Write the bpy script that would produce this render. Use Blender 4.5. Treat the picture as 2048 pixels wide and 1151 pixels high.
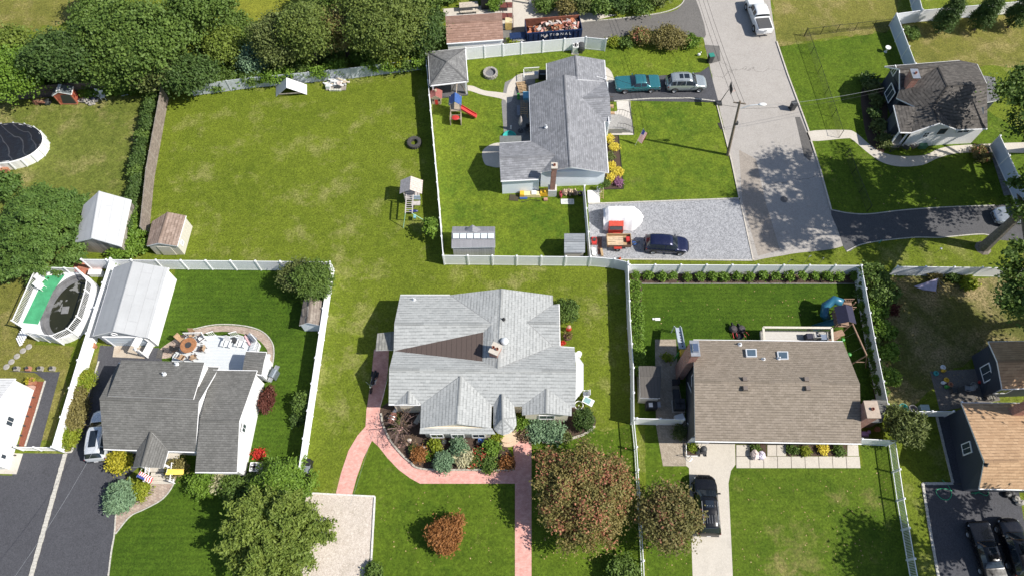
import bpy, math, random
import numpy as np
from mathutils import Vector, Matrix
random.seed(7); rng = np.random.default_rng(11)
R = math.radians; PI = math.pi
SC = bpy.context.scene; COL = SC.collection
for o in list(bpy.data.objects): bpy.data.objects.remove(o)

# ------------------------------------------------------------ camera, sky, sun, exposure
FPX = 1400.0; TH = math.atan(1400/695); CH = 62.0          # focal length in photo pixels, tilt, flying height
ST, CT = math.sin(TH), math.cos(TH)
cam = bpy.data.cameras.new('drone_camera'); camo = bpy.data.objects.new('drone_camera', cam); COL.objects.link(camo)
cam.sensor_width = 36; cam.lens = 36*FPX/2048; cam.clip_start = .5; cam.clip_end = 4000
camo.location = (0, 0, CH); camo.rotation_euler = (PI/2-TH, 0, 0); SC.camera = camo
SUN_EL = R(45); SX, SY = .972, -.235                          # horizontal direction towards the sun
world = bpy.data.worlds.new('World'); SC.world = world; world.use_nodes = True
wn = world.node_tree.nodes; wl = world.node_tree.links
sky = wn.new('ShaderNodeTexSky'); sky.sky_type = 'NISHITA'; sky.sun_disc = False
sky.sun_elevation = SUN_EL; sky.sun_rotation = math.atan2(SX, SY)
bg = wn['Background']; wl.new(sky.outputs[0], bg.inputs[0]); bg.inputs[1].default_value = .095
sl = bpy.data.lights.new('sun', 'SUN'); sl.energy = 4.9; sl.angle = R(.53); sl.color = (1, .95, .87)
so = bpy.data.objects.new('sun', sl); COL.objects.link(so); so.location = (60, -10, 70)
so.rotation_euler = Vector((SX*math.cos(SUN_EL), SY*math.cos(SUN_EL), math.sin(SUN_EL))).to_track_quat('Z', 'Y').to_euler()
vs = SC.view_settings; vs.view_transform = 'Standard'; vs.look = 'None'; vs.exposure = .42; vs.gamma = 1; vs.use_curve_mapping = False
SC.render.engine = 'CYCLES'; SC.cycles.max_bounces = 5

def P(x, y, z=0.):
    """survey: the point at height z seen at photo position (x, y)"""
    u = (x-1024)/FPX; v = (y-575.5)/FPX; t = (CH-z)/(ST+v*CT)
    return Vector((u*t, (CT-v*ST)*t, z))
def PX(p, z=0.): return [P(a[0], a[1], a[2] if len(a) > 2 else z) for a in p]

# ------------------------------------------------------------ mesh builder
class MB:
    def __init__(s): s.v = []; s.f = []; s.m = []; s.uv = {}
    def add(s, vs, fs, mi=0):
        o = len(s.v); s.v += [tuple(v) for v in vs]; s.f += [tuple(i+o for i in f) for f in fs]; s.m += [mi]*len(fs); return s
    def box(s, c, d, rz=0, mi=0, top=1., topy=None, rx=0, ry=0):
        x, y, z = d[0]/2, d[1]/2, d[2]/2; ty = top if topy is None else topy
        vs = [(-x,-y,-z),(x,-y,-z),(x,y,-z),(-x,y,-z),(-x*top,-y*ty,z),(x*top,-y*ty,z),(x*top,y*ty,z),(-x*top,y*ty,z)]
        m = Matrix.Translation(c) @ Matrix.Rotation(rz, 4, 'Z') @ Matrix.Rotation(ry, 4, 'Y') @ Matrix.Rotation(rx, 4, 'X')
        return s.add([m @ Vector(v) for v in vs], [(3,2,1,0),(4,5,6,7),(0,1,5,4),(1,2,6,5),(2,3,7,6),(3,0,4,7)], mi)
    def beam(s, a, b, w, h, mi=0):
        a = Vector(a); b = Vector(b); d = b-a; L = d.length
        if L < 1e-6: return s
        d /= L; up = Vector((0,0,1)) if abs(d.z) < .98 else Vector((0,1,0)); sd = d.cross(up).normalized(); u = sd.cross(d)
        vs = [p + sd*i*w/2 + u*j*h/2 for p in (a, b) for i, j in ((-1,-1),(1,-1),(1,1),(-1,1))]
        return s.add(vs, [(0,1,2,3),(7,6,5,4),(0,4,5,1),(1,5,6,2),(2,6,7,3),(3,7,4,0)], mi)
    def tube(s, pts, r, n=6, mi=0, cap=True):
        pts = [Vector(p) for p in pts]; k = len(pts); rs = r if isinstance(r, (list, tuple)) else [r]*k; vs = []; fs = []
        for i, p in enumerate(pts):
            d = (pts[min(i+1, k-1)]-pts[max(i-1, 0)]).normalized(); up = Vector((0,0,1)) if abs(d.z) < .95 else Vector((1,0,0))
            a = d.cross(up).normalized(); b = a.cross(d)
            vs += [p + (a*math.cos(q*2*PI/n) + b*math.sin(q*2*PI/n))*rs[i] for q in range(n)]
        for i in range(k-1):
            for q in range(n): fs.append((i*n+q, i*n+(q+1)%n, (i+1)*n+(q+1)%n, (i+1)*n+q))
        if cap: fs += [tuple(range(n-1, -1, -1)), tuple(range((k-1)*n, k*n))]
        return s.add(vs, fs, mi)
    def cyl(s, c, r, h, n=14, mi=0, r2=None):
        c = Vector(c); return s.tube([c, c+Vector((0,0,h))], [r, r if r2 is None else r2], n, mi)
    def prism(s, poly, z0, z1, mi=0, side=None):
        n = len(poly); P2 = [(p[0], p[1]) for p in poly]
        if sum(P2[i][0]*P2[(i+1)%n][1]-P2[(i+1)%n][0]*P2[i][1] for i in range(n)) < 0: P2.reverse()
        vs = [(x, y, z0) for x, y in P2]+[(x, y, z1) for x, y in P2]
        s.add(vs, [tuple(range(n, 2*n)), tuple(range(n-1, -1, -1))], mi); o = len(s.v)-2*n
        fs = [(i, (i+1)%n, n+(i+1)%n, n+i) for i in range(n)]
        s.f += [tuple(j+o for j in f) for f in fs]; s.m += [mi if side is None else side]*n; return s
    def lathe(s, prof, n=16, c=(0,0,0), mi=0):
        vs = [(c[0]+r*math.cos(2*PI*q/n), c[1]+r*math.sin(2*PI*q/n), c[2]+z) for r, z in prof for q in range(n)]
        fs = [(i*n+q, i*n+(q+1)%n, (i+1)*n+(q+1)%n, (i+1)*n+q) for i in range(len(prof)-1) for q in range(n)]
        return s.add(vs, fs, mi)
    def ball(s, c, r, n=10, mi=0, jit=0):
        r = (r, r, r) if not isinstance(r, (list, tuple)) else r; vs = []; m = n//2+1
        for i in range(m):
            a = PI*i/(m-1)
            for q in range(n):
                k = 1+random.uniform(-jit, jit); b = 2*PI*q/n
                vs.append((c[0]+r[0]*k*math.sin(a)*math.cos(b), c[1]+r[1]*k*math.sin(a)*math.sin(b), c[2]-r[2]*k*math.cos(a)))
        return s.add(vs, [(i*n+q, i*n+(q+1)%n, (i+1)*n+(q+1)%n, (i+1)*n+q) for i in range(m-1) for q in range(n)], mi)
    def sheet(s, pts, mi=0):
        pts = [tuple(p) for p in pts]; n = len(pts)
        if sum(pts[i][0]*pts[(i+1)%n][1]-pts[(i+1)%n][0]*pts[i][1] for i in range(n)) < 0: pts.reverse()
        return s.add(pts, [tuple(range(n))], mi)

def meshof(name, mb, mats, off=(0,0,0), smooth=False):
    me = bpy.data.meshes.new(name)
    me.from_pydata([(v[0]-off[0], v[1]-off[1], v[2]-off[2]) for v in mb.v], [], mb.f)
    for m in (mats if isinstance(mats, (list, tuple)) else [mats]): me.materials.append(m)
    me.polygons.foreach_set('material_index', mb.m)
    if smooth: me.polygons.foreach_set('use_smooth', [True]*len(mb.f))
    if mb.uv:
        ul = me.uv_layers.new(name='UVMap')
        for p in me.polygons:
            if p.index in mb.uv:
                for li, uv in zip(p.loop_indices, mb.uv[p.index]): ul.data[li].uv = uv
    me.update(); return me
def tag(o, label=None, cat=None, group=None, kind=None):
    for k, v in (('label', label), ('category', cat), ('group', group), ('kind', kind)):
        if v: o[k] = v
    return o
def root(name, label, cat, loc=(0,0,0), rz=0, group=None):
    o = bpy.data.objects.new(name, None); COL.objects.link(o); o.empty_display_size = .2
    o.location = loc; o.rotation_euler = (0, 0, rz); return tag(o, label, cat, group)
def ob(name, mb, mats, par=None, smooth=False, w=False, bev=0, label=None):
    """one mesh object; w: the builder holds world points and the parent is an unrotated empty"""
    off = (0,0,0)
    if w and par is not None:
        q = par
        while q.parent: q = q.parent
        off = q.location
    me = mb if isinstance(mb, bpy.types.Mesh) else meshof(name, mb, mats, off, smooth)
    o = bpy.data.objects.new(name, me); COL.objects.link(o)
    if par is not None: o.parent = par
    if bev:
        b = o.modifiers.new('bevel', 'BEVEL'); b.width = bev; b.segments = 2; b.limit_method = 'ANGLE'
    if label: o['label'] = label
    return o
def thing1(name, mb, mats, label, cat, group=None, smooth=False, bev=0, base=None):
    """a thing that is one mesh; its origin goes to its base"""
    a = np.array(mb.v); b = base or ((a[:,0].min()+a[:,0].max())/2, (a[:,1].min()+a[:,1].max())/2, a[:,2].min())
    o = bpy.data.objects.new(name, meshof(name, mb, mats, b, smooth)); COL.objects.link(o); o.location = b
    if bev:
        q = o.modifiers.new('bevel', 'BEVEL'); q.width = bev; q.segments = 2; q.limit_method = 'ANGLE'
    return tag(o, label, cat, group)
def struct(name, mb, mats, kind='structure', smooth=False):
    o = bpy.data.objects.new(name, meshof(name, mb, mats, (0,0,0), smooth)); COL.objects.link(o); return tag(o, kind=kind)
def dup(src, loc, rz=None, label=None, group=None, scale=None):
    def cp(o, par):
        c = o.copy(); COL.objects.link(c); c.parent = par
        for ch in KIDS(o): cp(ch, c)
        return c
    r = cp(src, None); r.location = loc
    if rz is not None: r.rotation_euler = (0, 0, rz)
    if scale: r.scale = scale if isinstance(scale, (tuple, list)) else (scale,)*3
    return tag(r, label, None, group)
def KIDS(o): return [c for c in o.children]

# ------------------------------------------------------------ materials
MATS = {}
class NT:
    def __init__(s, name):
        s.m = bpy.data.materials.new(name); s.m.use_nodes = True; s.t = s.m.node_tree; s.b = s.t.nodes['Principled BSDF']
    def n(s, ty, **kw):
        q = s.t.nodes.new('ShaderNode'+ty)
        for k, v in kw.items():
            if k.startswith('i_'):
                k = k[2:]; q.inputs[int(k) if k.isdigit() else k.replace('_', ' ')].default_value = v
            else: setattr(q, k, v)
        return q
    def l(s, a, b): s.t.links.new(a, b)
    def noise(s, vec, sc, det=3, rough=.55, dist=0.):
        q = s.n('TexNoise'); q.inputs['Scale'].default_value = sc; q.inputs['Detail'].default_value = det
        q.inputs['Roughness'].default_value = rough; q.inputs['Distortion'].default_value = dist; s.l(vec, q.inputs['Vector']); return q.outputs['Fac']
    def ramp(s, f, stops):
        q = s.n('ValToRGB'); e = q.color_ramp.elements
        while len(e) < len(stops): e.new(.5)
        for i, (p, c) in enumerate(stops):
            e[i].position = p; e[i].color = (c, c, c, 1) if isinstance(c, (int, float)) else (*c[:3], 1)
        s.l(f, q.inputs[0]); return q.outputs[0]
    def mix(s, f, a, b, mode='MIX'):
        q = s.n('MixRGB', blend_type=mode)
        for i, x in enumerate((f, a, b)):
            if isinstance(x, (int, float)): q.inputs[i].default_value = x if i == 0 else (x, x, x, 1)
            elif isinstance(x, tuple): q.inputs[i].default_value = (*x[:3], 1)
            else: s.l(x, q.inputs[i])
        return q.outputs[0]
    def math(s, op, a, b=0.):
        q = s.n('Math', operation=op)
        for i, x in enumerate((a, b)):
            if isinstance(x, (int, float)): q.inputs[i].default_value = x
            else: s.l(x, q.inputs[i])
        return q.outputs[0]
    def obj(s): return s.n('TexCoord').outputs['Object']
    def pos(s): return s.n('NewGeometry').outputs['Position']
    def uv(s): return s.n('TexCoord').outputs['UV']
    def bump(s, h, st=.3, d=.02):
        q = s.n('Bump'); q.inputs['Strength'].default_value = st; q.inputs['Distance'].default_value = d
        s.l(h, q.inputs['Height']); s.l(q.outputs[0], s.b.inputs['Normal'])
    def set(s, col=None, rough=.7, metal=0, **kw):
        if col is not None:
            if isinstance(col, tuple): s.b.inputs['Base Color'].default_value = (*col[:3], 1)
            else: s.l(col, s.b.inputs['Base Color'])
        if isinstance(rough, (int, float)): s.b.inputs['Roughness'].default_value = rough
        else: s.l(rough, s.b.inputs['Roughness'])
        s.b.inputs['Metallic'].default_value = metal
        for k, v in kw.items(): s.b.inputs[k.replace('_', ' ')].default_value = v
        return s.m
def sc3(c, k): return tuple(min(1, x*k) for x in c)
def M(name, col, rough=.7, metal=0, var=.15, sc=5, bump=.15, **kw):
    if name in MATS: return MATS[name]
    t = NT(name); o = t.obj(); f = t.noise(o, sc, 4, .6); g = t.noise(o, sc*7, 2)
    c = t.mix(t.ramp(f, [(.3, 0.), (.7, 1.)]), sc3(col, 1-var), sc3(col, 1+var)); c = t.mix(.12*min(1, var*6), c, t.ramp(g, [(.3, 0.), (.7, .5)]), 'OVERLAY')
    if bump: t.bump(g, bump, .01)
    MATS[name] = t.set(c, rough, metal, **kw); return MATS[name]
def lawn(name, a, b, dry=(.30,.25,.11), dthr=.62, seed=0., stripe=0., spots=()):
    if name in MATS: return MATS[name]
    t = NT(name); mp = t.n('Mapping'); t.l(t.pos(), mp.inputs[0]); mp.inputs['Location'].default_value = (seed*17.3, seed*9.1, seed); o = mp.outputs[0]
    big = t.ramp(t.noise(o, .13, 4, .6, .4), [(.32, 0.), (.68, 1.)]); mid = t.noise(o, .9, 4, .65); fine = t.noise(o, 5.5, 3, .7); blade = t.noise(o, 26, 2, .8)
    c = t.mix(big, a, b); c = t.mix(t.math('MULTIPLY', t.ramp(mid, [(.38, 0.), (.66, 1.)]), .6), c, sc3(b, 1.22))
    d = t.ramp(t.noise(o, .3, 6, .68, .2), [(dthr-.04, 0.), (min(.99, dthr+.2), 1.)])
    d2 = t.math('MULTIPLY', d, t.ramp(fine, [(.3, .25), (.66, 1.)])); c = t.mix(d2, c, dry)
    e = t.ramp(t.noise(o, 1.7, 4, .7, .5), [(.63, 0.), (.74, 1.)]); c = t.mix(t.math('MULTIPLY', e, .35), c, sc3(dry, .85))
    patch = t.noise(o, .8, 6, .72, .6) if spots else None
    for sx_, sy_, sr in spots:            # worn, dry patches of turf
        dv = t.n('VectorMath', operation='DISTANCE'); t.l(t.pos(), dv.inputs[0]); dv.inputs[1].default_value = (sx_, sy_, 0); q = t.math('SUBTRACT', 1.0, t.math('DIVIDE', dv.outputs['Value'], sr*1.9)); q = t.ramp(t.math('ADD', t.math('MULTIPLY', q, .55), t.math('SUBTRACT', t.math('MULTIPLY', patch, 1.5), .75)), [(.28, 0.), (.75, .62)]); c = t.mix(q, c, dry)
    if stripe:
        w = t.n('TexWave', wave_type='BANDS', bands_direction='Y'); w.inputs['Scale'].default_value = .62; w.inputs['Distortion'].default_value = 2.2; w.inputs['Detail'].default_value = 2; w.inputs['Detail Scale'].default_value = .6
        t.l(o, w.inputs[0]); c = t.mix(t.math('MULTIPLY', w.outputs['Fac'], stripe), c, sc3(a, .72))
    m2 = t.noise(o, 2.3, 4, .75, .3); c = t.mix(.55, c, t.ramp(m2, [(.3, .32), (.7, .68)]), 'OVERLAY'); c = t.mix(.75, c, t.ramp(fine, [(.3, .24), (.7, .76)]), 'OVERLAY'); c = t.mix(.7, c, t.ramp(blade, [(.25, .2), (.75, .8)]), 'OVERLAY')
    t.bump(t.math('ADD', fine, blade), .9, .07)
    MATS[name] = t.set(c, .85, Specular_IOR_Level=.15); return MATS[name]
def shingle(name, a, b, blotch=.25, row=.28, wid=.42, c3=None, mort=.9, ms=.01, dash=.5):
    if name in MATS: return MATS[name]
    t = NT(name); u = t.uv(); k = t.n('TexBrick'); t.l(u, k.inputs['Vector']); k.offset = .5
    for i, v in (('Scale', 1.), ('Mortar Size', ms), ('Mortar Smooth', .3), ('Bias', 0.), ('Brick Width', wid), ('Row Height', row)): k.inputs[i].default_value = v
    k.inputs['Color1'].default_value = (*a, 1); k.inputs['Color2'].default_value = (*b, 1); k.inputs['Mortar'].default_value = (*sc3(a, mort), 1)
    c = k.outputs['Color']; n1 = t.noise(u, .55, 4, .6); n2 = t.noise(u, 30, 2, .7)
    mp = t.n('Mapping'); t.l(u, mp.inputs[0]); mp.inputs['Scale'].default_value = (1.6, .5, 1); n3 = t.noise(mp.outputs[0], .8, 4, .65)
    c = t.mix(t.math('MULTIPLY', t.ramp(n1, [(.35, 0.), (.7, 1.)]), blotch), c, c3 or sc3(a, .6))
    c = t.mix(t.math('MULTIPLY', t.ramp(n3, [(.45, 0.), (.75, 1.)]), blotch), c, sc3(b, 1.15))
    c = t.mix(.35, c, n2, 'OVERLAY'); sep = t.n('SeparateXYZ'); t.l(u, sep.inputs[0])
    saw = t.math('FRACT', t.math('DIVIDE', sep.outputs[1], row)); rw = t.math('FLOOR', t.math('DIVIDE', sep.outputs[1], row))
    cell = t.n('CombineXYZ'); t.l(t.math('FLOOR', t.math('ADD', t.math('DIVIDE', sep.outputs[0], wid), t.math('MULTIPLY', rw, .37))), cell.inputs[0]); t.l(rw, cell.inputs[1]); rn = t.n('TexWhiteNoise', noise_dimensions='2D'); t.l(cell.outputs[0], rn.inputs['Vector'])
    line = t.math('MULTIPLY', t.math('LESS_THAN', saw, .34), t.ramp(rn.outputs['Value'], [(.25, .15), (.75, 1.)])); c = t.mix(t.math('MULTIPLY', line, dash), c, sc3(a, .45))  # shadow line of each course, darkened into the colour in random dashes
    t.bump(t.math('ADD', t.math('SUBTRACT', 1., saw), t.math('MULTIPLY', k.outputs['Fac'], -.6)), .75, .03)
    MATS[name] = t.set(c, .9, Specular_IOR_Level=.25); return MATS[name]
def siding(name, col, lap=.13, dirt=.1):
    if name in MATS: return MATS[name]
    t = NT(name); p = t.pos(); s = t.n('SeparateXYZ'); t.l(p, s.inputs[0]); f = t.math('FRACT', t.math('DIVIDE', s.outputs[2], lap))
    c = t.mix(t.math('MULTIPLY', t.noise(p, 1.3, 4), dirt*2), col, sc3(col, .62)); c = t.mix(t.math('MULTIPLY', t.math('LESS_THAN', f, .1), .35), c, sc3(col, .45))
    t.bump(t.math('SUBTRACT', 1., f), .6, .02); MATS[name] = t.set(c, .55); return MATS[name]
def brick(name, a, b, mort=(.42,.4,.37), w=.22, h=.075, ms=.01, sc=1., flat=False, rot=0.):
    if name in MATS: return MATS[name]
    t = NT(name); p = t.obj(); k = t.n('TexBrick')
    if flat:
        mp = t.n('Mapping'); t.l(p, mp.inputs[0]); mp.inputs['Rotation'].default_value = (0, 0, rot); v = mp.outputs[0]
    else:
        s = t.n('SeparateXYZ'); t.l(p, s.inputs[0]); q = t.n('CombineXYZ'); t.l(t.math('ADD', s.outputs[0], s.outputs[1]), q.inputs[0]); t.l(s.outputs[2], q.inputs[1]); v = q.outputs[0]
    t.l(v, k.inputs['Vector'])
    for i, x in (('Scale', sc), ('Mortar Size', ms), ('Brick Width', w), ('Row Height', h), ('Bias', 0.)): k.inputs[i].default_value = x
    for i, x in (('Color1', a), ('Color2', b), ('Mortar', mort)): k.inputs[i].default_value = (*x, 1)
    c = t.mix(.5, k.outputs['Color'], t.noise(p, 2.2, 4, .6), 'OVERLAY'); c = t.mix(.3, c, t.noise(p, 40, 2), 'OVERLAY')
    t.bump(t.math('SUBTRACT', 1., k.outputs['Fac']), .5, .01); MATS[name] = t.set(c, .85); return MATS[name]
def paving(name, col, speck=.3, sc=30, stain=.3, rough=.9, crack=0., bump=.4, dark=None):
    if name in MATS: return MATS[name]
    t = NT(name); p = t.pos(); c = t.mix(t.math('MULTIPLY', t.ramp(t.noise(p, .22, 5, .6, .3), [(.35, 0.), (.7, 1.)]), stain), col, sc3(col, 1.25))
    c = t.mix(t.math('MULTIPLY', t.ramp(t.noise(p, .9, 5, .7), [(.5, 0.), (.75, 1.)]), stain), c, dark or sc3(col, .6)); f = t.noise(p, sc, 2, .8)
    c = t.mix(speck, c, t.ramp(f, [(.25, 0.), (.75, 1.)]), 'OVERLAY'); g = t.n('TexVoronoi'); g.inputs['Scale'].default_value = sc*.5; t.l(p, g.inputs['Vector'])
    bw = t.n('RGBToBW'); t.l(g.outputs['Color'], bw.inputs[0]); c = t.mix(speck*.8, c, bw.outputs[0], 'SOFT_LIGHT')
    if crack:
        w = t.n('TexVoronoi', feature='DISTANCE_TO_EDGE'); w.inputs['Scale'].default_value = .09; vv = t.n('VectorMath', operation='ADD'); nn = t.n('TexNoise'); nn.inputs['Scale'].default_value = .7; nn.inputs['Detail'].default_value = 5
        t.l(p, nn.inputs['Vector']); t.l(p, vv.inputs[0]); sc_ = t.n('VectorMath', operation='SCALE'); sc_.inputs['Scale'].default_value = 2.4; t.l(nn.outputs['Color'], sc_.inputs[0]); t.l(sc_.outputs[0], vv.inputs[1]); t.l(vv.outputs[0], w.inputs['Vector'])
        c = t.mix(t.math('MULTIPLY', t.math('LESS_THAN', w.outputs['Distance'], .003), crack), c, sc3(col, .45))
    t.bump(f, bump, .02); MATS[name] = t.set(c, rough, Specular_IOR_Level=.3); return MATS[name]
def wood(name, col, board=.14, axis=0, var=.3, rough=.75):
    if name in MATS: return MATS[name]
    t = NT(name); o = t.obj(); s = t.n('SeparateXYZ'); t.l(o, s.inputs[0]); x = t.math('DIVIDE', s.outputs[axis], board)
    wn_ = t.n('TexWhiteNoise', noise_dimensions='1D'); t.l(t.math('FLOOR', x), wn_.inputs['W'])
    c = t.mix(t.math('MULTIPLY', wn_.outputs['Value'], var*2), sc3(col, 1+var*.5), sc3(col, 1-var)); mp = t.n('Mapping'); t.l(o, mp.inputs[0]); mp.inputs['Scale'].default_value = (9, 1.2, 1.2) if axis == 0 else (1.2, 9, 1.2)
    c = t.mix(.4, c, t.noise(mp.outputs[0], 3, 4, .7), 'OVERLAY'); f = t.math('FRACT', x); gap = t.math('LESS_THAN', f, .08); c = t.mix(t.math('MULTIPLY', gap, .75), c, sc3(col, .25))
    t.bump(t.math('SUBTRACT', 1., gap), .5, .015); MATS[name] = t.set(c, rough); return MATS[name]
def glass(name='window_glass', col=(.03,.04,.05), rough=.05):
    if name in MATS: return MATS[name]
    t = NT(name); c = t.mix(t.noise(t.obj(), 1.5, 2), col, sc3(col, 2)); MATS[name] = t.set(c, rough, Specular_IOR_Level=.8); return MATS[name]
def paint(name, col, metal=.3):
    if name in MATS: return MATS[name]
    t = NT(name); f = t.noise(t.obj(), 3, 3); c = t.mix(t.math('MULTIPLY', f, .08), col, sc3(col, .8)); MATS[name] = t.set(c, t.ramp(f, [(.3, .2), (.7, .34)]), metal, Coat_Weight=.5, Coat_Roughness=.08); return MATS[name]
def leafm(name, a, b, tr=.25, sat=None):
    """foliage: two tones mixed per leaf (attribute rnd) and per clump, a little light through the leaf"""
    if name in MATS: return MATS[name]
    t = NT(name); at = t.n('Attribute', attribute_name='rnd'); p = t.pos(); cl = t.noise(p, .8, 3)
    f = t.math('ADD', t.math('MULTIPLY', at.outputs['Fac'], .65), t.math('MULTIPLY', t.ramp(cl, [(.35, 0.), (.65, 1.)]), .35)); c = t.mix(f, a, b)
    if sat: c = t.mix(t.math('GREATER_THAN', at.outputs['Fac'], sat[0]), c, sat[1])
    t.set(c, .6, Specular_IOR_Level=.3); tl = t.n('BsdfTranslucent'); t.l(c, tl.inputs[0]); mx = t.n('MixShader'); mx.inputs[0].default_value = tr
    t.l(t.b.outputs[0], mx.inputs[1]); t.l(tl.outputs[0], mx.inputs[2]); t.l(mx.outputs[0], t.t.nodes['Material Output'].inputs[0]); MATS[name] = t.m; return t.m

WHITE = M('white_vinyl', (.86,.87,.89), .45, var=.04, sc=1.2, bump=.05)
TRIM = M('white_trim', (.83,.83,.84), .5, var=.03, bump=.05)
BLACK = M('black_plastic', (.018,.018,.02), .5, var=.3)
DARK = M('dark_grey_plastic', (.05,.052,.055), .55, var=.25)
RUBBER = M('rubber', (.025,.025,.026), .85, var=.3)
STEEL = M('galvanised_steel', (.5,.51,.53), .4, .8, var=.15)
CHROME = M('chrome', (.75,.75,.76), .12, 1., var=.05, bump=0)
ALU = M('white_aluminium', (.72,.74,.76), .35, .2, var=.06)
BRICK = brick('red_brick', (.27,.085,.055), (.38,.14,.09))
GLASS = glass()
LEDGE = M('limestone_block', (.5,.48,.43), .85, var=.25, sc=9, bump=.4)
MULCH = M('dark_mulch', (.075,.048,.034), .95, var=.5, sc=14, bump=.8)
CONC = paving('pale_concrete', (.50,.46,.40), .18, 26, .3)
WOODN = M('new_lumber', (.42,.29,.16), .7, var=.25, sc=3)
WOODG = M('grey_weathered_wood', (.30,.27,.235), .85, var=.3, sc=4)

# ============================================================ the setting: ground, lawns, roads, paths
def arr(p): return [(a[0], a[1]) for a in p]
G_OLIVE = lawn('lawn_olive', (.094,.132,.011), (.135,.172,.016), (.33,.30,.12), .57, spots=[(*P(x, y)[:2], r_) for x, y, r_ in ((636,388,1.5),(700,455,1.6),(690,540,2.0),(655,640,1.6),(640,560,1.3),(720,655,1.6),(705,720,1.5),(600,470,1.2),(680,820,1.5),(640,730,1.3),(565,560,1.),(1065,545,1.2),(1030,560,1.),(400,345,1.6),(750,540,1.4),(1190,620,1.5))])
G_LUSH = lawn('lawn_lush', (.040,.086,.006), (.070,.124,.010), (.16,.17,.04), .72, 2., .28)
G_MID = lawn('lawn_mid', (.054,.104,.007), (.10,.15,.012), (.24,.21,.08), .66, 5., .1)
G_BRIGHT = lawn('lawn_bright', (.062,.12,.010), (.14,.185,.016), (.27,.22,.085), .66, 3.)
G_DRY = lawn('lawn_dry', (.12,.13,.025), (.17,.165,.035), (.36,.28,.13), .52, 4.)
G_DIRT = lawn('lawn_bare', (.09,.105,.025), (.12,.125,.03), (.40,.30,.17), .47, 6.)
ASPH = paving('dark_asphalt', (.066,.067,.076), .35, 28, .3, .85)
ASPH2 = paving('grey_asphalt', (.135,.128,.12), .3, 28, .35, .9)
ROAD = paving('worn_road', (.345,.322,.298), .22, 22, .35, .9, .6, .4, (.27,.245,.22))
GRAVEL = paving('grey_gravel', (.29,.295,.31), .6, 16, .2, .95, 0, 1.)
GRAVW = paving('pale_gravel', (.50,.44,.38), .4, 16, .45, .95, 0, .9, (.28,.24,.18))
PINK = brick('pink_paver', (.60,.30,.255), (.68,.37,.32), (.48,.3,.24), .2, .1, .006, flat=True)
PAVER = brick('tan_paver', (.30,.25,.19), (.40,.34,.27), (.2,.17,.13), .21, .105, .01, flat=True, rot=R(45))
PATIO = brick('brown_paver', (.33,.25,.2), (.42,.34,.28), (.25,.2,.17), .3, .2, .012, flat=True, rot=R(20))
def wob(p, k=.1, step=.8):
    """a hand-cut edge: subdivide the outline and shift it a little"""
    out = []
    for i in range(len(p)):
        a, b = p[i], p[(i+1) % len(p)]; n = max(1, int((b-a).length/step))
        for j in range(n):
            q = a.lerp(b, j/n); out.append(q+Vector((random.uniform(-k, k), random.uniform(-k, k), 0)))
    return out
def flat(name, px, z, m, k=0.): return struct(name, MB().sheet(wob(PX(px, z), k) if k else PX(px, z)), m)
def arcs(pts, n=6):
    """Catmull-Rom smoothing of a closed outline of photo points"""
    out = []; N = len(pts)
    for i in range(N):
        p0, p1, p2, p3 = (np.array(pts[(i+d) % N][:2], float) for d in (-1, 0, 1, 2))
        for j in range(n):
            t = j/n; q = .5*(2*p1+(p2-p0)*t+(2*p0-5*p1+4*p2-p3)*t*t+(3*p1-p0-3*p2+p3)*t**3); out.append(tuple(q))
    return out
def oarc(pts, n=6):
    """the same for an open line"""
    e = [tuple(2*np.array(pts[0])-np.array(pts[1]))]+list(pts)+[tuple(2*np.array(pts[-1])-np.array(pts[-2]))]; out = []
    for i in range(1, len(e)-2):
        p0, p1, p2, p3 = (np.array(e[i+d][:2], float) for d in (-1, 0, 1, 2))
        for j in range(n):
            t = j/n; out.append(tuple(.5*(2*p1+(p2-p0)*t+(2*p0-5*p1+4*p2-p3)*t*t+(3*p1-p0-3*p2+p3)*t**3)))
    return out+[tuple(pts[-1])]

struct('ground', MB().sheet([(-1500,-1500,0),(1500,-1500,0),(1500,1500,0),(-1500,1500,0)]), G_OLIVE)
z1 = .004
flat('lawn', [(352,538),(665,541),(608,935),(420,955),(270,900),(310,690)], z1, G_LUSH, .05)
flat('lawn', [(345,945),(600,940),(617,985),(590,1200),(205,1200),(230,1060),(290,1010)], z1, G_LUSH, .05)
flat('lawn', [(745,880),(840,960),(1030,960),(1030,860),(1190,860),(1275,850),(1290,1200),(739,1200),(750,992),(704,989)], z1, G_MID, .25)
flat('lawn', [(1290,850),(1375,850),(1385,1200),(1293,1200)], z1, G_MID, .05)
flat('lawn', [(1440,930),(1725,930),(1720,890),(1785,890),(1848,1200),(1465,1200)], z1, lawn('lawn_front', (.056,.106,.008), (.10,.15,.013), (.30,.24,.10), .64, 12., .06, [(*P(x, y)[:2], r_) for x, y, r_ in ((1598,1105,2.6),(1560,1140,1.6),(1680,990,1.2),(1740,1000,1.2))]), .05)
flat('lawn', [(1262,555),(1725,553),(1775,800),(1720,850),(1310,850),(1280,840)], z1, G_LUSH, .05)
flat('lawn', [(860,110),(1215,90),(1415,95),(1437,205),(1478,396),(1178,408),(1180,517),(890,517)], z1, G_BRIGHT, .05)
flat('lawn', [(1555,95),(1795,62),(1830,130),(2100,300),(2100,405),(1740,428),(1662,420)], z1, G_MID, .1)
flat('lawn', [(1538,-40),(1800,-40),(1795,60),(1555,92)], z1, G_DRY, .3)
flat('lawn', [(1800,40),(2100,0),(2100,135),(1835,130)], z1, G_DRY, .2)
flat('lawn', [(1735,555),(2120,555),(2120,690),(1960,700),(1800,830),(1775,800)], z1, G_DIRT, .2)
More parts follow.
